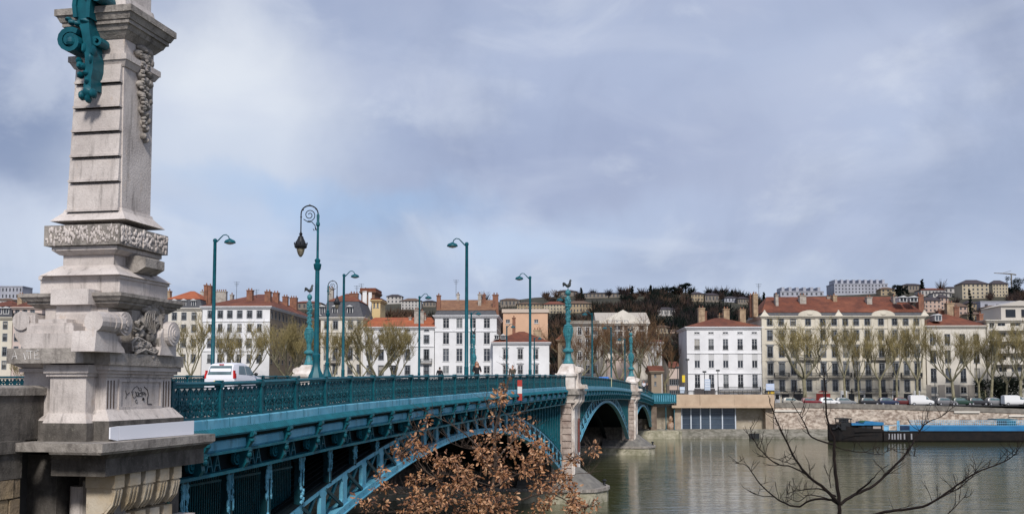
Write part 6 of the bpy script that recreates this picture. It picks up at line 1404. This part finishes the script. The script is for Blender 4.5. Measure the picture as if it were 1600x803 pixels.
for x, hw_, zt, rk in secs: vs += [(x + rk, Yb + 2.6 - hw_ * .85, -.6), (x, Yb + 2.6 - hw_, .3), (x, Yb + 2.6 - hw_, zt), (x, Yb + 2.6 + hw_, zt), (x, Yb + 2.6 + hw_, .3), (x + rk, Yb + 2.6 + hw_ * .85, -.6)]
n = 6; k = len(secs); q.add(vs, [(i * n + j, i * n + (j + 1) % n, (i + 1) * n + (j + 1) % n, (i + 1) * n + j) for i in range(k - 1) for j in range(n)] + [tuple(range(n)), tuple(range((k - 1) * n, k * n))]); hl = q.build('hull', HULL, bg)
q = MB(); q.box(X0 + 4, BX(1700), Yb - .08, Yb - .0, BZ(674.5), BZ(673)); q.box(X0 + 2, BX(1378), Yb + .05, Yb + .1, BZ(680), BZ(679)); q.build('rubbing_strake', HULL, hl)
def bbx(q, x0, x1, y0, y1, d0, d1): q.box(BX(x0), BX(x1), Yb + d0, Yb + d1, BZ(y1), BZ(y0))
q = MB(); bbx(q, 1342, 1380, 664, 673, .5, 4.5); q.build('deck_house', HULL, bg)
q = MB(); bbx(q, 1331, 1350, 661.5, 664.2, .2, 4.8); bbx(q, 1350, 1381, 659.5, 664.0, .2, 4.8); bbx(q, 1353, 1366, 658, 660, .6, 4.2); q.build('deck_house_roof', BLUE_, bg)
q = MB(); bbx(q, 1365, 1377, 665.5, 669.5, .46, .52); q.build('cabin_window', mat('barge_window', (.35, .30, .28), .3), bg)
q = MB(); bbx(q, 1347, 1352, 666, 669, .46, .52); bbx(q, 1355, 1362, 666, 671, .46, .52); q.build('cabin_window', GLASS_D, bg)
q = MB(); bbx(q, 1316, 1332, 660, 672, .8, 4.2); bbx(q, 1313, 1320, 663, 670, 1.2, 3.8)
for x in (1316, 1322, 1327, 1331.2): bbx(q, x, x + .9, 654.5, 660, .8, 1.0); bbx(q, x, x + .9, 654.5, 660, 4.0, 4.2)
bbx(q, 1315, 1333, 653.5, 655.2, .6, 4.4); bbx(q, 1304, 1316, 668, 671, 1.5, 3.5); q.tube([(BX(1306), Yb + 2.5, BZ(671)), (BX(1304), Yb + 2.5, BZ(664.5))], .2, 6); q.tube([(BX(1317), Yb + 1, BZ(670)), (BX(1311), Yb + 1, BZ(665.5)), (BX(1309.5), Yb + 1, BZ(668.5))], .22, 6); q.build('wheelhouse', BLACK, bg)
q = MB(); bbx(q, 1316.5, 1331, 655.5, 659.8, 2.2, 2.4); q.build('wheelhouse_glass', mat('hazy_glass', (.25, .24, .24), .2), bg)
q = MB(); q.prism([(BX(1349), BZ(660)), (BX(1364), BZ(660)), (BX(1362), BZ(657.6)), (BX(1352), BZ(657.2))], 'y', Yb + 1, Yb + 3); tag(q.build('green_tarp', mat('green_tarp', (.02, .10, .04), .7), None), 'small dark green bundle lying on the blue roof of the barge', 'tarpaulin')
q = MB(); bbx(q, 1421, 1700, 665, 673.3, .15, .3); bbx(q, 1421, 1700, 665, 673.3, 4.7, 4.9); bbx(q, 1421, 1423, 665, 673.3, .3, 4.7); q.build('hold_coaming', BLUE_, bg)
q = MB()
for i in range(84): x = 1421.5 + i * 3.3; bbx(q, x, x + .45, 657, 665, .16, .22)
for y in (656.6, 660.5, 664.4): bbx(q, 1421, 1700, y, y + .7, .16, .22)
q.build('side_mesh', PBLUE, bg)
q = MB(); bbx(q, 1575, 1590, 657, 665, .6, 4.4); bbx(q, 1560, 1592, 654.8, 656.2, .6, 4.4); q.build('hold_cabin', mat('deep_teal_box', (.01, .12, .18), .5), bg)
q = MB()
for x in (1381, 1388, 1402, 1404.5, 1421): bbx(q, x, x + 1, 657 if x in (1402, 1404.5) else 664, 673.4, .2, .3)
for y in (664, 672.5): bbx(q, 1381, 1421, y, y + .6, .2, .3)
bbx(q, 1382, 1388, 665, 672, .35, .45); bbx(q, 1402, 1405, 657.5, 672, .35, .5); q.build('gangway_rail', PBLUE, bg)
q = MB(); [q.box(BX(x), BX(x) + .25, Yb - .03, Yb + .02, .5, 1.5) for x in (1387, 1392, 1396, 1401, 1405, 1411, 1422)]; q.build('hull_fender', mat('fender_grey', (.25, .25, .27), .7), hl)
# ================================================================== TREES
BARK = mat('plane_bark', (.19, .17, .10), .9, col2=(.28, .255, .17), noise_scale=1.2, extra=[(2.5, (.08, .085, .055), .5, .62, (1, 1, .6), .7)])
TWIG = mat('golden_twigs', (.16, .125, .05), .9, col2=(.28, .23, .10), noise_scale=.8); TWIG_B = mat('brown_twigs', (.19, .105, .05), .9, col2=(.11, .065, .035), noise_scale=.5)
def leaf(q, p, s, rnd):
    a = Vector((rnd.uniform(-1, 1), rnd.uniform(-1, 1), rnd.uniform(-1, 1))).normalized(); b_ = a.orthogonal().normalized(); q.add([p - a * s, p + b_ * s * .45, p + a * s, p - b_ * s * .45], [(0, 1, 2, 3)])
def plane_tree(seed, H=16.0, spread=5.5, twm=None, limbs=5):
    rnd = random.Random(seed); r = empty('plane_tree'); twm = twm or TWIG
    tk = MB(); tw = MB()
    th = H * rnd.uniform(.26, .34); lean = Vector((rnd.uniform(-.3, .3), rnd.uniform(-.3, .3), 0))
    base = Vector((0, 0, 0)); top = base + lean + Vector((0, 0, th)); tk.tube([base, base + lean * .4 + Vector((0, 0, th * .5)), top], [.36, .27, .26], 8)
    def grow_(p, d, l, rad, lv):
        n = 4; pts = [p]; d = d.normalized()
        for i in range(n):
            d = (d + Vector((rnd.uniform(-.22, .22), rnd.uniform(-.22, .22), rnd.uniform(-.05, .22)))).normalized(); pts.append(pts[-1] + d * l / n)
        rr_ = [rad * (1 - .55 * i / n) for i in range(n + 1)]
        (tk if lv < 2 else tw).tube(pts, rr_, 6 if lv == 0 else (5 if lv == 1 else 3), cap=False)
        if lv == 3:
            for i in range(2):
                (leaf(tw, pts[rnd.randint(1, n)] + Vector([rnd.uniform(-.3, .3) for _ in range(3)]), rnd.uniform(.05, .11), rnd) if rnd.random() < .8 else None)
            return
        k_ = (5, 6, 8)[lv]
        for i in range(k_):
            u = rnd.uniform(.35, 1.0); j = min(n - 1, int(u * n)); q0 = pts[j].lerp(pts[j + 1], u * n - j) if u < 1 else pts[-1]
            out = Vector((rnd.uniform(-1, 1), rnd.uniform(-1, 1), rnd.uniform(.1, 1.1)))
            nd = (d * .75 + out.normalized() * .8); nd.z += .25 * (lv == 0)
            grow_(q0, nd, l * (.62, .55, .6)[lv] * rnd.uniform(.7, 1.2), max(.022, rad * (.45, .4, .5)[lv]), lv + 1)
    for i in range(limbs):
        a = i * 2 * math.pi / limbs + rnd.uniform(-.3, .3); grow_(top - Vector((0, 0, .2 * (i % 2))), Vector((math.cos(a) * spread / H * 1.7, math.sin(a) * spread / H * 1.7, 1)), H * rnd.uniform(.34, .46), .155, 0)
    tk.build('trunk', BARK, r, True); tw.build('crown', twm, r); return r
variants = [plane_tree(s, limbs=l_, spread=sp_) for s, l_, sp_ in ((11, 6, 7.0), (23, 4, 4.5), (37, 5, 5.5), (41, 4, 6.2))]; vb = [plane_tree(51, 17, 6, TWIG_B, 4), plane_tree(53, 17, 6.5, TWIG_B, 4)]
TR = [(1258, 226, 17.5, 1.2, 0, 'large bare plane tree in front of the left part of the long cream house'), (1320, 224, 16, .8, 1, 'bare plane tree left of the middle of the long cream house'), (1342, 230, 15, .7, 2, 'slim bare plane tree behind the one at the cream house middle'), (1375, 224, 16.5, .9, 3, 'bare plane tree before the right hand pediment of the cream house'), (1401, 226, 16, .7, 1, 'narrow bare plane tree right of the right hand pediment'),
      (1433, 225, 16, .9, 2, 'bare plane tree at the right end of the long cream house'), (1490, 223, 15.5, 1.1, 0, 'bare plane tree before the cream corner house'), (1530, 225, 14.5, .85, 3, 'bare plane tree at the right side of the corner house'), (1548, 223, 15.5, .95, 1, 'bare plane tree left of the dark hedge'), (1594, 222, 15.5, 1.1, 2, 'bare plane tree at the right edge of the quay'), (1635, 223, 16, 1, 0, 'bare plane tree reaching in from the right edge'), (1572, 228, 14, .8, 3, 'bare plane tree standing against the dark hedge'),
      (296, 224, 17.1, 1.0, 1, 'bare yellowish tree beside the pylon scrolls'), (352, 226, 15.4, .8, 2, 'small bare tree before the white corner house'), (388, 224, 17.1, .95, 3, 'bare tree before the right part of the white corner house'), (447, 222, 17.1, 1.15, 0, 'dense bare tree left of the far rooster column'), (470, 226, 16.5, .9, 2, 'bare tree just left of the far rooster pedestal'), (520, 224, 15.4, .8, 1, 'bare tree behind the ornate lantern'), (560, 222, 17.1, 1.0, 3, 'bare tree right of the plain lamp beside the lanterns'), (592, 222, 17.6, 1.2, 0, 'wide bare yellow tree before the low orange roofed house'), (618, 225, 16.0, .9, 2, 'bare tree at the right of the wide yellow one'),
      (32, 226, 9, .9, 1, 'small leafing tree low at far left')]
TRB = [(905, 232, 16.5, 1.0, 0, 'brown bare tree right of the nearest rooster column'), (935, 236, 17, 1.1, 1, 'tall brown bare tree before the grey stone house'), (968, 232, 17, 1.0, 0, 'brown bare tree in front of the arched facade'), (1000, 228, 17.5, 1.1, 1, 'large brown bare tree right of the arched facade'), (1022, 240, 17.5, 1.0, 0, 'brown bare tree before the dark wooded slope'), (1040, 250, 14, .9, 1, 'low brown bare tree at the foot of the dark slope'), (985, 262, 19, 1.2, 0, 'tall brown tree rising behind the arched facade'), (915, 262, 18, 1.2, 1, 'tall brown tree rising behind the grey stone house'), (948, 266, 19, 1.1, 0, 'tall brown tree behind the church like building')]
used = set()
for lst, vv, base, grp in ((TR, variants, 16.0, 'bare plane trees along the far quay'), (TRB, vb, 17.0, 'brown bare trees beyond the middle arch')):
    for (px, Y, H, wf, vi, l) in lst:
        o = vv[vi] if (id(vv), vi) not in used else copy_tree(vv[vi]); used.add((id(vv), vi)); p = at(px, 606, Y); k_ = H * 1.02 / base
        o.location = (p.x, p.y, FARZ); o.rotation_euler = (0, 0, px * 1.7); o.scale = (k_ * wf * 1.1, k_ * wf * 1.1, k_); tag(o, l, 'tree', grp)
# dark hedge arch under the trees at right
def clump(q, c, r_, n, s, rnd, flat=.8):
    for _ in range(n):
        v = Vector((rnd.gauss(0, 1), rnd.gauss(0, 1), rnd.gauss(0, 1))).normalized() * (rnd.random() ** .4) * r_; v.z *= flat; leaf(q, Vector(c) + v, s * rnd.uniform(.6, 1.4), rnd)
DKL = mat('dark_evergreen', (.012, .018, .010), .9, col2=(.022, .03, .014), noise_scale=.4); rnd = random.Random(9)
q = MB(); p = at(1568, 606, 230)
for i in range(40): clump(q, (p.x + rnd.uniform(-5.5, 4.5), p.y + rnd.uniform(-1, 2), FARZ + rnd.uniform(1.2, 5.2)), 1.3, 60, .35, rnd)
hd = tag(empty('dark_hedge', (p.x, p.y, FARZ)), 'tall dark evergreen hedge beneath the plane trees at the right', 'hedge'); q.build('foliage', DKL, hd); q = MB(); [q.tube([(p.x + x, p.y, FARZ), (p.x + x, p.y, FARZ + 3)], .12, 5) for x in (-4, 0, 3.5)]; q.build('trunk', BARK, hd)
# ------------------------------------------------------------------ hill woods
WOOD = mat('winter_woods', (.030, .024, .026), .98, col2=(.085, .055, .038), noise_scale=.03, lo=.45, hi=.62, spec=.0, extra=[(.2, (.012, .012, .015), .45, .65, (1, 1, 1), .7)]); EVG = mat('hill_evergreen', (.007, .011, .011), .98, col2=(.012, .016, .013), noise_scale=.1, spec=.0)
def wood(name, m_, n, rnd, xr, fr_, size, per, s, keep=lambda px, Y: True):
    q = MB()
    def spikes(c, r_, k_):
        for _ in range(k_):
            d = Vector((rnd.gauss(0, .55), rnd.gauss(0, .55), rnd.uniform(.35, 1.25))); d = d.normalized() * r_ * rnd.uniform(.8, 1.7); b_ = Vector((rnd.uniform(-.5, .5) * r_ * .5, rnd.uniform(-.5, .5) * r_ * .5, -r_ * .5)); w_ = Vector((rnd.uniform(.12, .24), 0, 0)); p_ = Vector(c) + b_; m2 = p_ + d * .55; q.add([p_ - w_, p_ + w_, m2 + w_ * .7, p_ + d, m2 - w_ * .7], [(0, 1, 2, 3, 4)])
    for _ in range(n):
        px = rnd.uniform(*xr); u = rnd.random() ** .8; Y = HY0 + 18 + (HY1 - HY0 - 18) * u; r_ = ray(px).x; x = r_ * Y
        if not keep(px, Y): continue
        z = hill_z(x, Y); rr_ = size * rnd.uniform(.6, 1.2); rr_ *= (.72 if Y > 560 else 1.0); spikes((x, Y, z + rr_ * .6), rr_, 34); clump(q, (x, Y, z + rr_ * .35), rr_ * .72, int(per * .6), s, rnd, .9)
    o = q.build(name, m_); o['kind'] = 'stuff'; o['label'] = 'dense leafless woodland covering the hill'; o['category'] = 'woods' ; return o
boxes = [(h[1] - 3, h[2] + 0, h[3] - 4, h[4] - 1) for h in HH]
def keep(px, Y):
    if Y > 575 and (px < 850 or 1190 < px < 1400): return False
    z = hill_z(ray(px).x * Y, Y); py = 606 - (z + 4 - CZ) * F / Y
    return not any(a < px < b_ and y0 < py < y1 for a, b_, y0, y1 in [(b[0], b[1], b[2], b[3] + 3) for b in boxes])
wood('winter_woods', WOOD, 2700, rnd, (-60, 1680), 0, 4.6, 75, .5, keep); w2 = wood('evergreen_woods', EVG, 520, rnd, (860, 1250), 0, 5.2, 90, .55, keep); w2['label'] = 'dark evergreen woodland on the steep slope right of the rooster column'
w3 = wood('slope_woods', EVG, 160, rnd, (-60, 1680), 0, 4.2, 80, .5, keep); w3['label'] = 'scattered dark evergreen clumps between the hill houses'
SKT = [('dark_pine', 1073, 441, 456, 'umbrella shaped dark pine standing alone on the ridge above the white house', 1.0), ('dark_pine', 1052, 449, 460, 'flat topped cedar on the ridge left of the umbrella pine', 1.7), ('conifer', 1445, 435, 452, 'pointed dark conifer on the ridge above the orange roof', .8), ('conifer', 909, 449, 462, 'dark conifer on the ridge right of the rooster', .6), ('conifer', 989, 446, 458, 'small dark conifer in the middle of the ridge', .6), ('conifer', 1018, 445, 459, 'pointed dark trees at the ridge top right of the centre', .8), ('conifer', 1031, 453, 462, 'last small conifer before the cedar', .5),
       ('bare_tree', 870, 450, 464, 'round bare tree on the ridge left of the rooster', 1.3), ('bare_tree', 972, 445, 459, 'bushy bare tree on the ridge left of centre dip', 1.2), ('bare_tree', 952, 450, 460, 'low bare trees on the ridge past the long hall', 1.2), ('bare_tree', 1003, 448, 459, 'bare tree between two ridge conifers', 1.0), ('bare_tree', 1475, 435, 451, 'bare tree on the skyline right of the pointed conifer', .8), ('dark_tree', 1590, 432, 462, 'large dark tree at the upper right behind the crane', 1.0), ('conifer', 1520, 449, 470, 'narrow dark cypress before the hilltop building', .35), ('dark_tree', 1411, 445, 462, 'dark bushes on the ridge left of the low villa', 1.3), ('conifer', 1146, 453, 462, 'tiny dark tree on the ridge above the low white house', .6), ('bare_tree', 757, 453, 466, 'bare tree peeping over the brown tiled roof', 1.0), ('conifer', 1196, 456, 466, 'dark conifer tips just above the cream house roof', .6)]
for nm, px, yt, yb, l, wf in SKT:
    Y = hillY(px, yb + 1) if yb < 470 else 480; Y = min(Y, 620); p = at(px, 606, Y); zb = min(hill_z(p.x, Y), zpy(yb, Y)) ; zt = zpy(yt, Y); H = zt - zb; r = tag(empty(nm, (p.x, p.y, zb)), l, 'tree', 'trees along the hill skyline'); q = MB(); tk = MB(); tk.tube([(p.x, p.y, zb - 2), (p.x, p.y, zb + H * .8)], [.5, .2], 6)
    if nm == 'dark_pine':
        for i in range(10): a = i * .63; tk.tube([(p.x, p.y, zb + H * .45), (p.x + math.cos(a) * 2.2 * wf, p.y + math.sin(a) * 2.2 * wf, zb + H * .75)], [.2, .08], 4); clump(q, (p.x + math.cos(a) * rnd.uniform(.5, 2.8) * wf, p.y + math.sin(a) * 2, zb + H * rnd.uniform(.62, .95)), 1.5, 60, .45, rnd, .5)
        m_ = EVG
    elif nm == 'conifer':
        for i in range(12): u = i / 12; clump(q, (p.x + rnd.uniform(-.3, .3), p.y, zb + H * (.15 + .83 * u)), (1 - u * .8) * H * .27 * wf, 55, .5, rnd, .7)
        m_ = EVG
    elif nm == 'dark_tree':
        for i in range(20): clump(q, (p.x + rnd.uniform(-.45, .45) * H * wf, p.y + rnd.uniform(-2, 2), zb + H * rnd.uniform(.15, .9)), H * .17, 60, .5, rnd, .9)
        m_ = EVG
    else:
        for i in range(70):
            a = Vector((rnd.uniform(-1, 1) * wf * .45, rnd.uniform(-.4, .4), rnd.uniform(.35, .98))) * H; mid = Vector((a.x * .45, a.y * .4, a.z * .6)); o_ = Vector((p.x, p.y, zb)); q.tube([o_ + Vector((0, 0, H * .25)), o_ + mid, o_ + a], [.14, .11, .05], 3, cap=False)
        m_ = WOOD
    q.build('crown', m_, r); tk.build('trunk', m_, r)
# roof antennas
for px, yt, yb, Y in ((712, 437, 458, 252), (563, 443, 455, 262), (556, 446, 458, 250), (1188, 443, 458, 246), (367, 440, 462, 250), (398, 452, 462, 255)):
    q = MB(); p = at(px, 606, Y); q.tube([(p.x, p.y, zpy(yb + 6, Y)), (p.x, p.y, zpy(yt, Y))], .045, 4)
    for i in range(3): z = zpy(yt + 1 + i * 2.5, Y); q.tube([(p.x - .7 + .15 * i, p.y, z), (p.x + .7 - .15 * i, p.y, z)], .03, 4)
    tag(q.build('roof_antenna', IRON), 'thin television antenna above the roof %s' % {712: 'of the tall white house', 563: 'of the tall brick flue house', 556: 'left of the brick flue house', 1188: 'between the white and the cream house', 367: 'of the white corner house', 398: 'at the right of the white corner house'}[px], 'antenna')
# ================================================================== NEAR TREES
DB = mat('dark_bark', (.010, .008, .008), .9, col2=(.022, .016, .014), noise_scale=14, spec=.1)
bt = tag(empty('bare_tree', at(1310, 606, 14) * 1.0), 'dark bare young tree with spreading twigs in front of the river at lower right', 'tree'); bt.location.z = 1.4
def C2(x, y): return (1140 + x / 3.478, 600 + y / 3.478)
rn = random.Random(77)
def branch(q, pts, r0, r1, Y0, dY, tw_=True, conv=C2, twl=.35, twn=1.0, sub=True):
    P = []
    n = len(pts)
    for i, (x, y) in enumerate(pts): px, py = conv(x, y); P.append(at(px, py, Y0 + dY * i / max(1, n - 1)))
    # smooth
    S_ = []
    for i in range(n - 1):
        a, b_, c_, d_ = P[max(0, i - 1)], P[i], P[i + 1], P[min(n - 1, i + 2)]
        for k_ in range(4):
            u = k_ / 4; S_.append(.5 * ((2 * b_) + (c_ - a) * u + (2 * a - 5 * b_ + 4 * c_ - d_) * u * u + (3 * b_ - a - 3 * c_ + d_) * u ** 3) + Vector((rn.uniform(-1, 1), rn.uniform(-1, 1), rn.uniform(-1, 1))) * .006)
    S_.append(P[-1]); m_ = len(S_); q.tube(S_, [r0 + (r1 - r0) * i / (m_ - 1) for i in range(m_)], 6)
    tips = []
    if tw_:
        L_ = sum((S_[i + 1] - S_[i]).length for i in range(m_ - 1))
        for _ in range(int(L_ * 9 * twn)):
            i = rn.randint(int(m_ * .3), m_ - 2); d = (S_[i + 1] - S_[i]).normalized(); o_ = Vector((rn.uniform(-1, 1), rn.uniform(-1, 1), rn.uniform(-.2, 1.2))).normalized(); l = rn.uniform(.3, 1) * twl; p = S_[i]; pp = [p]; dd = (d * .5 + o_).normalized()
            for k_ in range(4): dd = (dd + Vector((rn.uniform(-.35, .35), rn.uniform(-.35, .35), rn.uniform(-.15, .4)))).normalized(); pp.append(pp[-1] + dd * l / 4)
            q.tube(pp, [.0045, .004, .0035, .003, .002], 4, cap=False); tips.append(pp[-1])
            if rn.random() < .6:
                dd2 = (dd + Vector((rn.uniform(-1, 1), rn.uniform(-1, 1), rn.uniform(-.5, 1)))).normalized(); q.tube([pp[2], pp[2] + dd2 * l * .25, pp[2] + dd2 * l * .4 + Vector((0, 0, l * .1))], [.0035, .003, .002], 4, cap=False)
    return S_, tips
tr = MB(); p = at(1310, 606, 14.2)
b0 = at(*C2(592, 760), 14)
tr.tube([(b0.x + .1, 14.2, 1.4), (b0.x + .03, 14.1, 4.5), tuple(b0)], [.08, .055, .036], 8)
branch(tr, [(592, 760), (597, 650), (575, 480), (568, 350), (570, 300), (540, 230), (525, 150), (518, 0), (514, -70), (508, -120)], .027, .004, 14, 0, True, twn=.5); tr.build('trunk', DB, bt, True)
lb = MB()
for pts, r0, dy in (([(597, 650), (520, 570), (430, 500), (360, 410), (300, 290), (240, 160), (210, 60)], .028, -.8), ([(575, 330), (450, 290), (410, 220), (370, 150), (330, 90)], .016, .5), ([(590, 650), (540, 625), (440, 630), (360, 665), (240, 610), (150, 520), (90, 440), (30, 430)], .022, .9), ([(580, 610), (500, 570), (420, 570), (350, 580), (310, 600)], .014, .6),
                    ([(430, 500), (340, 450), (250, 430), (180, 370), (130, 300), (110, 230)], .014, -.5), ([(600, 650), (680, 600), (790, 545), (900, 440), (980, 350), (1020, 270), (1070, 210), (1150, 175), (1225, 120)], .026, .8), ([(690, 590), (760, 530), (800, 488)], .02, -.3), ([(596, 790), (700, 745), (800, 706), (900, 685), (1050, 665), (1150, 610), (1260, 530), (1340, 480), (1470, 430), (1540, 390), (1560, 360)], .030, -1.0),
                    ([(1060, 660), (1200, 590), (1300, 520), (1350, 470)], .012, .3), ([(580, 340), (650, 360), (760, 375), (830, 380), (870, 345)], .009, .3), ([(860, 345), (930, 370), (1020, 395)], .006, .2), ([(360, 440), (300, 420), (230, 400), (150, 390)], .007, .2), ([(540, 625), (440, 600), (370, 635), (300, 610)], .010, .3), ([(240, 610), (170, 605), (110, 580)], .008, .2), ([(550, 560), (545, 490), (565, 430)], .008, .1), ([(1150, 740), (1210, 680), (1290, 600)], .009, .3)):
    branch(lb, pts, r0 * .82, .0035, 14, dy, True, twn=1.1)
lb.build('branches', DB, bt, True)
# brown leaved tree
ot = tag(empty('brown_leaved_tree', Vector((at(770, 606, 22).x, 22, 1.4))), 'young tree with clinging dry brown leaves in front of the first bridge arch', 'tree')
OBK = mat('oak_bark', (.045, .032, .026), .9, col2=(.08, .055, .04), noise_scale=10)
LF = [mat('dry_leaf_%d' % i, c, .55, col2=tuple(k * .62 for k in c), noise_scale=9, spec=.5) for i, c in enumerate(((.40, .19, .085), (.29, .13, .06), (.56, .32, .17), (.13, .058, .03)))]
ID = lambda x, y: (x, y)
rn = random.Random(31)
tkm = MB(); bb0 = at(772, 840, 22); tkm.tube([(bb0.x, 22, 1.4), tuple(bb0)], [.13, .075], 8)
branch(tkm, [(772, 840), (768, 780), (775, 720), (772, 680), (782, 640), (793, 600), (797, 575)], .06, .012, 22, 0, False, ID); tkm.build('trunk', OBK, ot, True)
lm = MB(); tips = []
Lb = [([(770, 740), (740, 690), (700, 660), (660, 640)], .02), ([(770, 800), (700, 760), (660, 730), (640, 700), (622, 715)], .022), ([(768, 790), (680, 780), (620, 770), (580, 790)], .02), ([(775, 720), (800, 690), (830, 670), (845, 690)], .018), ([(773, 760), (830, 730), (870, 720), (905, 712), (935, 703)], .02), ([(770, 800), (850, 770), (900, 790), (930, 790)], .022), ([(782, 640), (800, 650), (822, 640)], .010), ([(776, 700), (760, 670), (742, 660)], .010), ([(770, 760), (740, 750), (690, 740), (668, 750)], .016), ([(772, 730), (810, 740), (840, 760), (880, 770)], .016), ([(775, 690), (800, 670), (825, 680)], .012), ([(690, 755), (665, 720), (675, 690), (668, 668)], .010), ([(640, 700), (655, 680), (640, 660)], .007), ([(780, 655), (765, 640), (757, 620)], .007), ([(793, 600), (800, 590), (790, 562)], .004), ([(768, 800), (760, 830), (700, 810), (640, 800), (560, 800)], .02), ([(870, 760), (900, 740), (925, 740)], .01), ([(770, 700), (730, 700), (700, 690)], .012), ([(800, 690), (808, 665), (812, 648)], .008)]
for pts, r0 in Lb:
    S_, t_ = branch(lm, pts, r0, .004, 22 + rn.uniform(-.3, .3), rn.uniform(-1.2, 1.2), True, ID, twl=.45, twn=1.5)
    tips += t_
lm.build('branches', OBK, ot, True)
lfs = [MB() for _ in LF]
def oakleaf(q, p, d, s):
    side_ = d.cross(Vector((rn.uniform(-1, 1), rn.uniform(-1, 1), rn.uniform(-1, 1)))).normalized(); nrm = d.cross(side_).normalized(); c = rn.uniform(-.35, .35)
    a = p; b_ = p + d * s * .5 + nrm * s * c * .5; e = p + d * s + nrm * s * c * .2
    q.add([a, p + d * s * .35 + side_ * s * .24 + nrm * s * .14, b_, p + d * s * .35 - side_ * s * .24 + nrm * s * .14, p + d * s * .8 + side_ * s * .2 + nrm * s * .1, e, p + d * s * .8 - side_ * s * .2 + nrm * s * .1], [(0, 1, 2), (0, 2, 3), (1, 4, 2), (2, 4, 5), (2, 5, 6), (2, 6, 3)])
def cluster(c, n, r_):
    for _ in range(n):
        v = Vector((rn.gauss(0, 1), rn.gauss(0, 1), rn.gauss(0, .8))); v = v.normalized() * r_ * rn.uniform(.15, 1)
        d = (v.normalized() + Vector((rn.uniform(-.6, .6), rn.uniform(-.6, .6), rn.uniform(-.9, .3)))).normalized(); oakleaf(rn.choices(lfs, (5, 4, 3, 2))[0], c + v, d, rn.uniform(.05, .115))
def profile_ok(px, py):
    if py < 605: return abs(px - 789) < 4
    if py < 640: return abs(px - 783) < 11
    K = [(640, 765, 812), (665, 745, 825), (690, 735, 850), (705, 700, 856), (720, 690, 880), (735, 660, 900), (750, 640, 895), (775, 635, 905), (803, 625, 920), (840, 600, 930)]
    for i in range(len(K) - 1):
        if py <= K[i + 1][0]:
            u = (py - K[i][0]) / (K[i + 1][0] - K[i][0]); return K[i][1] + (K[i + 1][1] - K[i][1]) * u < px < K[i][2] + (K[i + 1][2] - K[i][2]) * u
    return True
cnt = 0
for _ in range(4000):
    px, py = rn.uniform(600, 935), rn.uniform(600, 835)
    if not profile_ok(px, py) or noise.noise(Vector((px * .035, py * .035, 2))) < -.06: continue
    if py < 700 and rn.random() < .35: continue
    cluster(at(px, py, 22 + rn.uniform(-1.3, 1.3)), rn.randint(9, 15), .13); cnt += 1
    if cnt > 390: break
for px, py, n in [(645, 690, 5), (622, 703, 4), (632, 712, 4), (668, 655, 2), (660, 668, 2), (650, 705, 4), (672, 700, 3), (675, 712, 4), (690, 725, 3), (595, 735, 3), (590, 745, 3), (605, 760, 3), (585, 770, 3), (560, 780, 2), (575, 790, 4), (600, 792, 3), (640, 750, 3), (650, 765, 4), (900, 715, 3), (908, 722, 2), (925, 705, 3), (932, 700, 2), (890, 722, 3), (843, 662, 1), (895, 790, 5), (910, 795, 5), (925, 790, 3), (880, 735, 4), (790, 600, 1), (786, 612, 2), (783, 624, 3), (660, 700, 3)]:
    for _ in range(n): cluster(at(px + rn.uniform(-7, 7), py + rn.uniform(-6, 6), 22 + rn.uniform(-.6, .6)), rn.randint(6, 11), .10)
for q, m_ in zip(lfs, LF): q.build('leaves', m_, ot)
